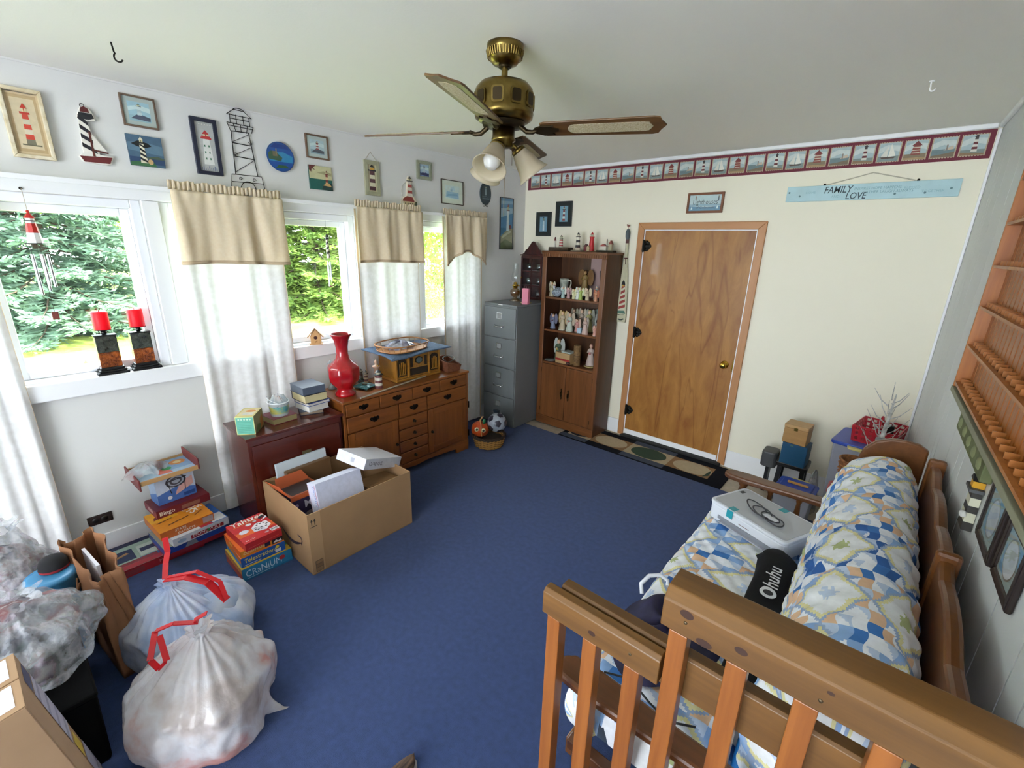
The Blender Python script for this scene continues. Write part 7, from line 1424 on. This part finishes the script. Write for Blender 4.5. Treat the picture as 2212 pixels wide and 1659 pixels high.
def puck(s,t): return 0.006*sin(2*pi*s/0.085)*sin(2*pi*t/0.085)+0.004*sin(2*pi*s/0.17+1)*sin(2*pi*t/0.2)
# seat mattress: rounded slab; profile runs from under the front lip over the top to the crease
def rprof(q,pts):
    n=len(pts)-1; k=min(int(q*n),n-1); f=q*n-k; p0=pts[max(k-1,0)];p1=pts[k];p2=pts[k+1];p3=pts[min(k+2,n)]
    def cr(a,b,c,d): return 0.5*((2*b)+(c-a)*f+(2*a-5*b+4*c-d)*f*f+(3*b-a-3*c+d)*f**3)
    return cr(p0[0],p1[0],p2[0],p3[0]),cr(p0[1],p1[1],p2[1],p3[1])
SP=[(-0.50,0.275),(-0.565,0.285),(-0.592,0.33),(-0.590,0.39),(-0.56,0.44),(-0.50,0.455),(-0.38,0.462),(-0.25,0.462),(-0.14,0.46),(-0.07,0.45)]
def seatf(u,v):
    x,z=rprof(v,SP); e=min(1,min(u,1-u)/0.035); k=sqrt(max(0,1-(1-e)**2)); y=YA-0.03+(YB-YA+0.06)*u
    zc=0.36; return (x+0.004*sin(9*y)+0.05*(1-k)*(1 if x<-0.45 else 0),y,zc+(z-zc)*k+puck(y,x)*k*0.7)
quilted('seat_mattress',seatf,230,110,1.63,0.82,sf)
m=MB(); m.box(-0.52,0.16,YA+0.04,YB-0.04,0.285,0.355); m.build('mattress_core',mat('blue_sheet','#7f97bd',0.9),sf)
BP=[(-0.045,0.44),(-0.075,0.50),(-0.085,0.60),(-0.080,0.72),(-0.062,0.84),(-0.03,0.93),(0.03,0.99),(0.10,1.012),(0.16,1.0),(0.205,0.95),(0.222,0.85),(0.222,0.70),(0.215,0.50)]
def backf(u,v):
    x,z=rprof(v,BP); e=min(1,min(u,1-u)/0.07); k=sqrt(max(0,1-(1-e)**2)); y=YA-0.02+(2.56-YA)*u
    xc,zc=0.09,0.62
    return (xc+(x-xc)*k+puck(y,z)*k, y, zc+(z-zc)*k)
quilted('back_mattress',backf,220,150,1.58,1.35,sf)
# wooden frame
def arm(y0,y1,name):
    pts=[]
    L_,R_=-0.575,0.16
    top=[(L_+0.0,y0+0.03),(L_+0.03,y0+0.005),(L_+0.12,y0-0.002),(-0.2,y0+0.012),(R_,y0+0.02),(R_,y1-0.02),(-0.2,y1-0.012),(L_+0.12,y1+0.002),(L_+0.03,y1-0.005),(L_,y1-0.03)]
    m=MB(); m.prism([(x,y) for x,y in top],0.585,0.618); return m.build(name,M_futx,sf,bevel=0.010)
def turned(x,y,z0,z1,r,name='arm_post',mt=None):
    h=z1-z0; MB().lathe([(r*0.8,0),(r,0.03*h),(r*0.75,0.10*h),(r*0.9,0.2*h),(r*1.15,0.45*h),(r*0.9,0.7*h),(r*0.7,0.86*h),(r,0.92*h),(r*0.9,h)],16,(x,y,z0)).build(name,mt or M_fut,sf)
for (y0,y1,yc) in ((0.905,1.005,0.955),(2.615,2.715,2.665)):
    arm(y0,y1,'armrest')
    turned(-0.47,yc,0.0006,0.2998,0.034,'leg'); turned(0.17,yc,0.0006,0.2998,0.034,'leg')
    turned(-0.47,yc,0.3402,0.5848,0.026,'arm_post'); 
    for x in (-0.33,-0.19,-0.05): turned(x,yc,0.3402,0.5848,0.015,'arm_spindle')
    MB().box(-0.52,0.22,yc-0.018,yc+0.018,0.30,0.34).build('side_rail',M_futx,sf,bevel=0.004)
    MB().box(0.162,0.235,yc-0.022,yc+0.022,0.3402,0.80).build('back_post',M_fut,sf,bevel=0.006)
MB().box(-0.545,-0.515,0.976,2.644,0.215,0.283).build('front_rail',M_fut,sf,bevel=0.004)
MB().box(0.225,0.25,0.98,2.64,0.30,0.37).build('rear_rail',M_fut,sf,bevel=0.004)
# scalloped back rail along the wall
n=60; up_=[]; 
for i in range(n+1):
    y=0.86+(2.545-0.86)*i/n; s=(y-0.86)/1.685
    up_.append((y,1.005+0.020*abs(sin(pi*s*5))+0.016*sin(pi*s)))
m=MB(); m.prism([(0.86,0.80)]+up_+[(2.545,0.80)],0.0,0.034,(0.236,0,0),(0,1,0),(0,0,1)); m.build('scalloped_back_rail',M_fut,sf,bevel=0.010)
for y in (0.95,1.63,2.42): MB().box(0.226,0.284,y-0.016,y+0.016,0.80,1.058).build('rail_collar',M_fut,sf,bevel=0.012)
cr=[(0.234,0.60),(0.234,1.035),(0.20,1.055),(0.15,1.062),(0.10,1.055),(0.05,1.03),(0.015,0.985),(0.0,0.93),(0.02,0.90),(0.06,0.93),(0.10,0.955),(0.14,0.95),(0.165,0.90),(0.165,0.60)]
for yy in (2.562,):
    MB().prism(cr,0,0.034,(0,yy+0.034,0),(1,0,0),(0,0,1)).build('arched_end_wing',M_fut,sf,bevel=0.008)
for y in (1.2,1.5,1.8,2.1,2.4): MB().box(0.228,0.236,y-0.03,y+0.03,0.3702,0.7995).build('back_slat',M_fut,sf)
# things on the sofa
zs=0.470
pr=thing('printer','white all-in-one printer with tape on the lid, lying on the quilted seat','printer',(-0.305,2.395,zs),radians(-24)); 
M_pw=mat('white_printer_plastic','#dfe2ea',0.35); M_pg=mat('grey_printer_lid','#b3b5bb',0.3)
def rrect(w,h,r,n=5): return [(sx*(w-r)+r*cos(q),sy*(h-r)+r*sin(q)) for sx,sy,q0 in ((1,1,0),(-1,1,pi/2),(-1,-1,pi),(1,-1,1.5*pi)) for q in np.linspace(q0,q0+pi/2,n)]
MB().prism(rrect(0.215,0.140,0.03),0.0,0.086).build('body',M_pw,pr,bevel=0.008)
MB().prism(rrect(0.218,0.143,0.03),0.0863,0.104).build('lid_frame',M_pw,pr,bevel=0.005)
MB().prism(rrect(0.202,0.128,0.022),0.1042,0.1055).build('lid_panel',M_pg,pr)
MB().box(-0.15,0.15,-0.1445,-0.1405,0.022,0.040).build('paper_slot',mat('grey_slot','#8c8f98',0.4),pr); MB().box(-0.13,0.13,-0.165,-0.1447,0.016,0.022).build('output_tray',mat('pale_grey_tray','#a9abb4',0.35),pr)
MB().box(-0.03,0.03,-0.1425,-0.1405,0.055,0.057).build('status_light',mat('dim_red','#8a6a6a',0.4),pr)
for x,y in ((-0.085,-0.118),(0.03,0.115)):
    m=MB(); m.box(x-0.018,x+0.018,y-0.02,y+0.02,0.1056,0.1064)
    if y<0: m.box(x-0.018,x+0.018,-0.1452,-0.1433,0.06,0.1035)
    m.build('teal_tape',mat('teal_tape','#2a9aa8',0.4),pr)
MB().box(-0.195,-0.175,0.06,0.09,0.1056,0.1062).build('button_panel',mat('dark_button','#3a3c42',0.4),pr)
m=MB(); m.tube([((0.085-0.0018*q)*cos(q+0.3*sin(q*0.4))-0.06+0.008*q,(0.036+0.004*sin(q*1.7))*sin(q),0.004+0.00035*q) for q in np.linspace(0,21,110)],0.0033,6); cb=m.build('cable_coil',mat('dark_grey_cable','#3a3a40',0.5)); cb.location=(-0.315,2.385,zs+0.1062); cb.rotation_euler=(0,0,radians(-40)); tag(cb,'coiled dark power cord lying on the white printer lid','power cord')
o=MB().box(-0.035,0.035,-0.013,0.013,0,0.003).build('barcode_tag',mat('white_tag','#e3e4ea',0.5)); o.location=(-0.265,2.345,zs+0.1150); o.rotation_euler=(0,0,radians(-30)); tag(o,'white barcode tag on the coiled power cord','tag')
t=thing('pouch','long black cloth pouch with white lettering beside the sofa back','pouch',(-0.150,1.70,zs-0.004),radians(4))
def pf(u,v):
    a=2*pi*u; yy=-0.52+1.02*v; e=min(1,min(v/0.06,(1-v)/0.10)); k=e**0.5
    x=0.072*cos(a)*k*(1+0.06*sin(5*v*3+2*a)); z=0.05+0.046*sin(a)*k*(1+0.08*sin(11*v))
    if v>0.9: x*=1.0+0.2*sin(6*a)
    return (x,yy,max(0.001,z))
m=MB(); m.grid(pf,28,44,closed_u=True); m.build('bag_cloth',mat('black_nylon','#111215',0.75,bump=0.5,bscale=30,spec=0.2),t)
a=Art((0.028,0.0,0.1000),(0,1,0),(-1,0,0)); a.text('#e6e8ea','Ohuhu',0.06,0.0,0.078,bold=0.012,shear=0.2); a.disc('#e6e8ea',0.088,0.028,0.032,0.030,20); a.disc('#1b1c20',0.090,0.028,0.017,0.018,16); o=a.build('lettering',t); 
t=thing('tote_bag','dark navy cloth bag with white rope handle slumped on the sofa seat','bag',(-0.405,1.40,zs-0.002),radians(-8))
m=MB(); m.grid(lambda u,v:(lambda r,an:(0.175*r*cos(an)*(1+0.06*sin(3*an)),0.25*r*sin(an)*(1+0.05*sin(4*an+1)),0.004+0.075*(1-r**3)*(1+0.25*sin(4*an+6*r))+0.01*sin(9*r+an)))(v,2*pi*u),48,14,closed_u=True); m.add([(0,0,0)],[]); m.build('bag_body',mat('navy_print_cloth','#1d1c33',0.8,var=0.5,vscale=14,vcol='#2e2a4e',bump=0.4,bscale=20),t)
MB().tube([(-0.165,0.10,0.03),(-0.185,0.12,0.055),(-0.178,0.165,0.075),(-0.15,0.20,0.078),(-0.115,0.205,0.07),(-0.10,0.18,0.065)],0.0085,8).build('rope_handle',mat('white_rope','#d6d8de',0.8),t)
m=MB(); m.tube([(-0.50,1.12,zs+0.004),(-0.42,1.15,zs+0.012),(-0.34,1.12,zs+0.006),(-0.27,1.10,zs+0.006),(-0.20,1.14,zs+0.006)],0.0035,6); o=m.build('headphone_cable',M_blk); tag(o,'thin black cord trailing over the near end of the sofa seat','cord')
for i,(x,lab) in enumerate(((-0.120,'left'),(-0.062,'right'))):
    t=thing('foam_tube','bright blue padded tube on sofa seat, %s of the pair'%lab,'padded tube',(x,1.055,zs-0.005+0.03),radians(3),group='blue padded tubes'); m=MB(); m.tube([(0,-0.075,0.0),(0,0.12,0.0),(0,0.135,0)],[0.024,0.024,0.019],16); m.build('foam_sleeve',mat('bright_blue_foam','#1676c4',0.5),t); MB().tube([(0,-0.09,0),(0,-0.0755,0)],0.012,12).build('end_plug',M_blk,t)

# ================================================================ RAILING IN FRONT
M_rail=wood('knotty_pine_rail','#7d5628','#5f401c','x',0.42,9,coat=0.1)
M_bal=wood('knotty_pine_baluster','#9a5c26','#7a4318','z',0.4,14,coat=0.1)
rl=thing('stair_railing','knotty pine stair railing with square balusters in the foreground','railing',(0,0,0))
xe=xr(0.85)-0.004
def bevbeam(x0,x1,y0,y1,z0,z1,c): 
    m=MB(); prof=[(y0,z0),(y1,z0),(y1,z1-c*0.3),(y1-c*0.3,z1),(y0+c,z1),(y0,z1-c)]; m.prism(prof,x0,x1,(0,0,0),(0,1,0),(0,0,1),(1,0,0)); return m
bevbeam(-0.245,xe,0.800,0.892,1.090,1.181,0.022).build('top_rail',M_rail,rl,bevel=0.003)
bevbeam(-0.549,-0.232,0.800,0.834,0.926,1.001,0.010).build('front_plank',M_rail,rl,bevel=0.003)
bevbeam(-0.520,xe,0.842,0.876,0.893,1.001,0.006).build('back_plank',M_rail,rl,bevel=0.003)
bp=None
for k,(x,zt) in enumerate(((-0.513,0.9258),(-0.405,0.9258),(-0.293,0.9258),(-0.206,1.0898),(-0.092,1.0898),(0.023,1.0898),(0.137,1.0898),(0.250,1.0898))):
    w=0.019; MB().box(x-w,x+w,0.801,0.838,0.0622,zt).build('baluster',M_bal,rl,bevel=0.002)
MB().box(-0.549,xe,0.797,0.842,0.0006,0.062).build('bottom_rail',M_rail,rl,bevel=0.003)
for x,z in ((-0.30,0.965),(-0.195,1.125),(0.04,1.115)):
    m=MB(); m.T=Matrix.Translation((x,0.8,z))@Matrix.Rotation(pi/2,4,'X'); m.lathe([(0.004,0),(0.0035,0.0015),(0,0.0015)],10); m.build('screw_head',mat('dull_screw','#5a4a34',0.4,metal=0.6),rl)
for x,z,rx_,rz_ in ((-0.195,1.145,0.014,0.010),(-0.155,1.10,0.016,0.009),(-0.09,1.128,0.012,0.008),(-0.40,0.955,0.010,0.007),(0.05,1.14,0.006,0.004)):
    a=Art((x,0.8001,z),(1,0,0),(0,0,1)); a.disc('#3a1f10',0,0,rx_,rz_,14); a.build('wood_knot',rl)

# ================================================================ RIGHT WALL
RW=-pi/2+ang
def rw(y,off=0.0): return xr(y)-off
M_rk=wood('orange_pine_rack','#b06a26','#8f4f18','z',0.4,12)
M_rkx=wood('orange_pine_rack_across','#b9783a','#9a5c26','y',0.4,12)
y0,y1=1.10,2.52
rk=thing('slatted_rack','orange pine slatted wall rack with several shelves on right wall','wall rack',(xr(y1)-0.001,y1,1.350),RW)   # local +x runs toward the viewer, -y out of the wall
Lr=y1-y0; Hr=0.95
MB().box(-0.012,0.0,-0.055,-0.0005,0,Hr).build('end_board',M_rk,rk,bevel=0.002); MB().box(Lr,Lr+0.012,-0.055,-0.0005,0,Hr).build('end_board',M_rk,rk)
MB().box(-0.014,Lr+0.014,-0.058,-0.0005,-0.020,-0.0005).build('bottom_board',mat('grey_green_board','#8a8a72',0.6),rk,bevel=0.002); MB().box(-0.012,Lr+0.012,-0.055,-0.0005,Hr+0.0005,Hr+0.016).build('top_board',M_rkx,rk)
ns=24; sp=Lr/ns; ps=None
for i in range(ns):
    if ps is None: ps=MB().box(0.0,sp-0.013,-0.012,-0.002,0.001,Hr-0.001).build('slat',M_rk,rk); o=ps
    else: o=ps.copy(); COL.objects.link(o); o.parent=rk
    o.location=(i*sp+0.006,0,0)
for k in range(6):
    z=0.012+k*0.152
    MB().box(0.0005,Lr-0.0005,-0.053,-0.0405,z,z+0.010).build('shelf_lip',M_rkx,rk); MB().box(0.0005,Lr-0.0005,-0.040,-0.0125,z,z+0.006).build('shelf',M_rkx,rk)
    dv=None
    for i in range(0,ns):
        if dv is None: dv=MB().box(-0.003,0.003,-0.040,-0.0125,0.0065,0.026).build('divider',M_rkx,rk); o=dv
        else: o=dv.copy(); COL.objects.link(o); o.parent=rk
        o.location=(i*sp+sp*0.5,0,z)
def right_thing(name,label,cat,yc,z0): return thing(name,label,cat,(xr(yc)-0.001,yc,z0),RW)
t=right_thing('carved_plaque','mossy green carved wooden plank below the slatted rack','wall plaque',2.085,1.222); w=0.57
MB().box(-w/2,w/2,-0.028,-0.0005,0,0.072).build('plank',mat('moss_green_wood','#71774f',0.75,var=0.3,vscale=20,vcol='#585f3c'),t,bevel=0.004)
for k in range(5):
    m=MB(); m.T=Matrix.Translation((-0.22+0.11*k,-0.0282,0.036))@Matrix.Rotation(pi/2,4,'X'); m.lathe([(0.030,0),(0.022,0.004),(0.006,0.005)],6,sy=0.7,a0=0.3*k); m.build('carved_leaf',mat('pale_moss','#868c63',0.75),t)
t=right_thing('lighthouse_plaque','black and white wooden lighthouse with gull and yellow lamp on right wall','wall plaque',1.865,1.048)
zb_=0
for k,(c,h_) in enumerate((('#33302c',0.028),('#d2d0b8',0.030),('#33302c',0.022),('#d2d0b8',0.026),('#33302c',0.020))):
    r0=0.036-0.003*k; MB().prism([(-r0,zb_),(r0,zb_),(r0-0.003,zb_+h_-0.0004),(-r0+0.003,zb_+h_-0.0004)],0.0005,0.024,(0,0,0),(1,0,0),(0,0,1),(0,-1,0)).build('tower_band',mat('paint_'+c,c,0.6),t); zb_+=h_
MB().box(-0.034,0.034,-0.034,-0.0005,zb_,zb_+0.010).build('gallery',mat('paint_grey','#55575a',0.6),t); MB().box(-0.016,0.016,-0.028,-0.0005,zb_+0.0105,zb_+0.032).build('lamp_room',mat('lamp_yellow','#d8a01c',0.5),t); MB().prism([(-0.022,zb_+0.0325),(0.022,zb_+0.0325),(0.008,zb_+0.048),(-0.008,zb_+0.048)],0.0005,0.030,(0,0,0),(1,0,0),(0,0,1),(0,-1,0)).build('roof',mat('paint_black','#1a1a1c',0.5),t); MB().ball((0.032,-0.03,0.052),0.012,10,6,(1.3,0.8,0.9)).build('gull',mat('paint_white','#dcdcd6',0.6),t)
for yc,z0,w,h,lab,bl in ((1.638,1.095,0.196,0.186,'dark shadow-box frame with white oval picture, nearer the far corner','#6aa0c0'),(1.413,1.108,0.188,0.168,'dark frame with white oval picture, nearest the camera on right wall','#5a9ac8')):
    t=right_thing('oval_picture',lab,'picture',yc,z0); frame(w,h,0.024,0.014).build('frame',mat('dark_walnut_frame','#241714',0.4,var=0.2,vscale=30),t,bevel=0.004); backing(w-0.05,h-0.05,0.008,'#7fa6bc',t,'backing',0.025)
    a=canvas(0.0083); a.rect('#9fb0b4',-w/2+0.024,0.024,w/2-0.024,h-0.024); a.poly(bl,[(-w/2+0.034,0.034),(0.0,0.034),(-w/2+0.034,h*0.6)]); a.poly(bl,[(w/2-0.034,h-0.034),(w/2-0.034,h*0.5),(0.01,h-0.034)]); a.disc('#8a8078',0,h/2,w*0.27,h*0.30,24); a.disc('#d6d2da',0,h/2,w*0.24,h*0.27,24); a.disc('#c6c2cc',0.01,h/2+0.01,w*0.12,h*0.14,16); a.build('print',t)
    MB().box(-w/2+0.024,w/2-0.024,-0.0115,-0.0108,0.024,h-0.024).build('glass',M_glass,t)

# ================================================================ FAR RIGHT CORNER
zf=-0.0112
def rb(w,d,h,r): return MB().prism(rrect(w,d,r),0,h)
t=thing('step_stool','black plastic stool with grey top under the blue box','stool',(-0.405,3.86,zf)); 
MB().box(-0.07,0.14,-0.10,0.10,0.285,0.325).build('seat',mat('black_stool','#141416',0.4),t,bevel=0.01)
for sx in (-1,1):
    for sy in (-1,1): MB().bar((sx*0.085+0.035,sy*0.085,0.0),(sx*0.075+0.035,sy*0.075,0.2845),0.03,0.03).build('leg',mat('black_stool','#141416'),t)
t=thing('plastic_case','dark grey rounded plastic case at left of the black stool','case',(-0.537,3.90,zf)); MB().prism(rrect(0.055,0.075,0.03),0.22,0.35).build('shell',mat('dark_grey_plastic','#4a4b4d',0.5),t,bevel=0.012); MB().box(-0.012,0.012,-0.05,0.05,0.0,0.2198).build('stand',mat('black_stool','#141416'),t)
t=thing('blue_box','dark teal blue storage box standing on the black stool','box',(-0.368,3.82,zf+0.3256),radians(-4)); MB().box(-0.083,0.083,-0.075,0.075,0,0.165).build('carton',mat('teal_blue_card','#0f4a6c',0.5),t,bevel=0.003); MB().box(-0.084,0.084,-0.076,0.076,0.1652,0.168).build('lid_edge',mat('teal_blue_card','#0f4a6c'),t); MB().box(-0.03,-0.01,-0.0765,-0.0755,0.148,0.158).build('corner_tab',mat('brass_tab','#4a6a5c',0.4),t)
t=thing('wooden_box','small pale wooden box on top of the dark blue box','box',(-0.382,3.82,zf+0.4944),radians(-6)); M_pw2=wood('pale_oak_box','#b58a52','#9a7040','x',0.5,14)
MB().box(-0.078,0.078,-0.07,0.07,0,0.118).build('body',M_pw2,t,bevel=0.003); MB().box(-0.080,0.080,-0.072,0.072,0.1183,0.145).build('lid',wood('pale_oak_lid','#c09a68','#a98250','x',0.5,14),t,bevel=0.004); MB().box(-0.012,0.012,-0.0745,-0.0723,0.105,0.128).build('clasp',M_brass,t)
t=thing('lidded_container','low storage container with blue lid and yellow handles on floor','container',(-0.285,3.48,zf),radians(-3))
m=MB(); lo=[(-0.095,-0.105,0),(0.095,-0.105,0),(0.095,0.105,0),(-0.095,0.105,0)]; hi=[(-0.112,-0.125,0.265),(0.112,-0.125,0.265),(0.112,0.125,0.265),(-0.112,0.125,0.265)]; m.add(lo+hi,[(0,3,2,1),(0,1,5,4),(1,2,6,5),(2,3,7,6),(3,0,4,7)]); m.build('tub',mat('milky_tub','#a9a9b0',0.4),t,bevel=0.008)
M_bl=mat('royal_blue_plastic','#2a48a8',0.35); M_yl=mat('pale_yellow_plastic','#d8c878',0.4)
MB().prism(rrect(0.122,0.135,0.03),0.2653,0.285).build('lid',M_bl,t,bevel=0.006); MB().prism(rrect(0.098,0.108,0.02),0.2852,0.298).build('lid_crown',M_bl,t,bevel=0.006)
MB().box(-0.06,0.07,0.005,0.025,0.2983,0.312).build('grip',mat('amber_plastic','#d8a050',0.4),t,bevel=0.004)
for s_ in (-1,1): MB().prism([(-0.07,0),(0.07,0),(0.05,0.03),(-0.05,0.03)] if s_>0 else [(-0.07,0),(0.07,0),(0.05,-0.03),(-0.05,-0.03)],0.270,0.280,(0,s_*0.1352,0)).build('latch',M_yl,t,bevel=0.003)
m=MB(); m.grid(lambda u,v:(lambda r,an:(0.05*r*cos(an)*(1+0.12*sin(5*an)),0.07*r*sin(an),0.004+0.34*(1-r*r)*(0.9+0.1*sin(7*an))+0.01*sin(15*an)*r))(v,2*pi*u),36,12,closed_u=True); o=m.build('clear_bag',filmmat('clear_crinkled_bag2','#c9ccd0',opac=0.4,rough=0.12,transl=0.3,cols=(9,'#8f9398','#d0d3d6','#a06a72'),bump=0.7,bscale=25)); o.location=(-0.212,3.76,zf); tag(o,'crumpled clear plastic bag beside the dark blue box','plastic bag')
t=thing('storage_tote','tall grey translucent storage tote with blue lid in the corner','storage tote',(0.015,3.80,zf),radians(-8))
m=MB(); w,d=0.125,0.15; lo=[(-w,-d,0),(w,-d,0),(w,d,0),(-w,d,0)]; hi=[(-w-0.02,-d-0.02,0.615),(w+0.02,-d-0.02,0.615),(w+0.02,d+0.02,0.615),(-w-0.02,d+0.02,0.615)]; m.add(lo+hi,[(0,3,2,1),(0,1,5,4),(1,2,6,5),(2,3,7,6),(3,0,4,7)]); m.build('tub',mat('grey_translucent_tub','#9a9aa4',0.35),t,bevel=0.012)
MB().prism(rrect(0.160,0.185,0.03),0.6153,0.640).build('lid',M_bl,t,bevel=0.006); MB().prism([(-0.06,0),(0.07,0),(0.055,-0.035),(-0.045,-0.035)],0.615,0.630,(0,-0.1853,0)).build('latch',M_yl,t,bevel=0.003)
t=thing('red_basket','red plastic slotted basket of odds and ends on the blue tote lid','basket',(0.075,3.83,zf+0.6405),radians(-10)); M_rd=mat('red_basket_plastic','#b01828',0.35)
w,d,h=0.11,0.13,0.115
m=MB(); m.box(-w,w,-d,d,0,0.004)
m.build('basket_floor',M_rd,t)
for s_ in (-1,1):
    for ax in (0,1):
        for zz in (0.0045,0.040,0.075,0.104):
            m=MB(); hh=0.012 if zz<0.1 else 0.012
            e=0.012*zz/0.115
            if ax==0: m.box(s_*(w+e)-0.0025,s_*(w+e)+0.0025,-d-e,d+e,zz,zz+hh)
            else: m.box(-w-e+0.003,w+e-0.003,s_*(d+e)-0.0025,s_*(d+e)+0.0025,zz,zz+hh)
            m.build('side_band',M_rd,t)
        for k in range(7):
            q=-1+2*k/6; m=MB()
            if ax==0: m.bar((s_*(w+0.0),q*d*0.98,0.004),(s_*(w+0.012),q*d*1.05,0.112),0.02,0.004,(s_,0,0))
            else: m.bar((q*w*0.98,s_*(d+0.0),0.004),(q*w*1.05,s_*(d+0.012),0.112),0.02,0.004,(0,s_,0))
            m.build('upright',M_rd,t)
MB().tube([(0.0,-0.05+0.1*q,0.10+0.075*sin(pi*q)) for q in np.linspace(0,1,9)],0.008,8).build('arched_handle',M_rd,t)
m=MB(); m.tube([(0.02+0.05*cos(q),0.02+0.07*sin(q*1.3),0.09+0.025*sin(2*q)) for q in np.linspace(0,9,40)],0.003,6); o=m.build('white_cable',mat('white_cable','#d6d6d2',0.5)); o.location=(0.075,3.83,zf+0.655); tag(o,'loops of white cable in the red basket','cable')
o=MB().box(-0.025,0.025,-0.02,0.02,0,0.06).build('charger_block',M_blk,bevel=0.006); o.location=(0.125,3.86,zf+0.70); tag(o,'black charger block lying in the red basket','charger')
t=thing('twig_tree','white artificial birch twig tree standing behind the sofa end','artificial tree',(0.085,3.50,zf)); M_twig=mat('white_birch_paint','#d8d8d4',0.7,var=0.3,vscale=40,vcol='#9a9a94',bump=0.6,bscale=60)
MB().lathe([(0.07,0),(0.075,0.006),(0.07,0.02),(0.02,0.03)],20).build('base_disc',M_twig,t)
MB().tube([(0,0,0.028),(0.004,0,0.4),(0.0,0,0.68),(0.01,0.0,0.9),(0.014,0,1.06)],[0.022,0.020,0.016,0.009,0.003],10).build('trunk',M_twig,t)
rs=random.Random(3)
for k in range(20):
    z=0.62+0.40*k/19; a=k*2.4; L_=0.13*(1.15-(z-0.6)*0.9); r0=0.004
    MB().tube([(0.006*cos(a),0.006*sin(a),z),(0.5*L_*cos(a),0.5*L_*sin(a),z+0.35*L_),(L_*cos(a)*0.9,L_*sin(a)*0.9,z+0.95*L_)],[r0,0.0028,0.0012],5).build('twig',M_twig,t)
MB().lathe([(0.022,0.735),(0.030,0.75),(0.026,0.77),(0.014,0.775)],14,(0.004,0,0.0)).build('grey_collar',mat('grey_clip','#77787c',0.6),t)
t=thing('folding_stool','small red folding seat with tubular legs holding the wicker basket','stool',(-0.005,3.19,zf)); 
MB().prism(rrect(0.10,0.09,0.03),0.475,0.500).build('seat',mat('faded_red_seat','#b04a52',0.5),t,bevel=0.008)
for sx in (-1,1):
    MB().tube([(sx*0.085,-0.07,0.4748),(sx*0.10,0.11,0.03)],0.010,10).build('leg',mat('grey_tube','#55575c',0.35,metal=0.7),t); MB().tube([(sx*0.07,0.07,0.4748),(sx*0.085,-0.11,0.03)],0.010,10).build('leg',mat('grey_tube','#55575c'),t)
    for yy in (0.115,): MB().box(sx*0.10-0.016,sx*0.10+0.016,yy-0.02,yy+0.02,0.0005,0.031).build('red_foot',mat('red_rubber','#9a1c24',0.6),t,bevel=0.006)
    MB().box(sx*0.085-0.016,sx*0.085+0.016,-0.132,-0.092,0.0005,0.031).build('red_foot',mat('red_rubber','#9a1c24'),t,bevel=0.006)
t=thing('wicker_basket','round brown wicker basket standing on the red folding seat','basket',(-0.005,3.19,zf+0.5006)); 
MB().lathe([(0,0.002),(0.052,0.002),(0.056,0.01),(0.076,0.19),(0.074,0.195),(0.066,0.19),(0.048,0.012),(0,0.010)],40,caps=False,fn=lambda a,zz:1+0.012*sin(20*a)).build('woven_body',mat('brown_wicker','#9a6238',0.7,bump=1.0,bscale=140,var=0.35,vscale=60,vcol='#6d4224'),t)
MB().tube([(0.076*cos(q),0.076*sin(q),0.193) for q in np.linspace(0,2*pi,33)[:-1]],0.007,8,closed=True).build('rim',mat('brown_wicker','#9a6238'),t)
for k in range(6):
    z_=0.025+k*0.027; r=0.0575+0.11*z_; MB().tube([((r+0.003*sin(10*q+pi*k))*cos(q),(r+0.003*sin(10*q+pi*k))*sin(q),z_) for q in np.linspace(0,2*pi,61)[:-1]],0.004,5,closed=True).build('woven_strand',mat('brown_wicker_strand','#a46c40',0.7),t)
o=thing('rolled_blanket','rolled dark patterned blanket on the floor beyond the sofa arm','blanket',(-0.19,3.02,0.0006),radians(20)); m=MB(); m.tube([(0,-0.16,0.065),(0,0.0,0.068),(0,0.16,0.065)],[0.060,0.064,0.060],18); m.build('roll',mat('dark_tapestry','#4a3a2c',0.9,var=0.7,vscale=16,vcol='#1f1a18',bump=0.5,bscale=60),o)
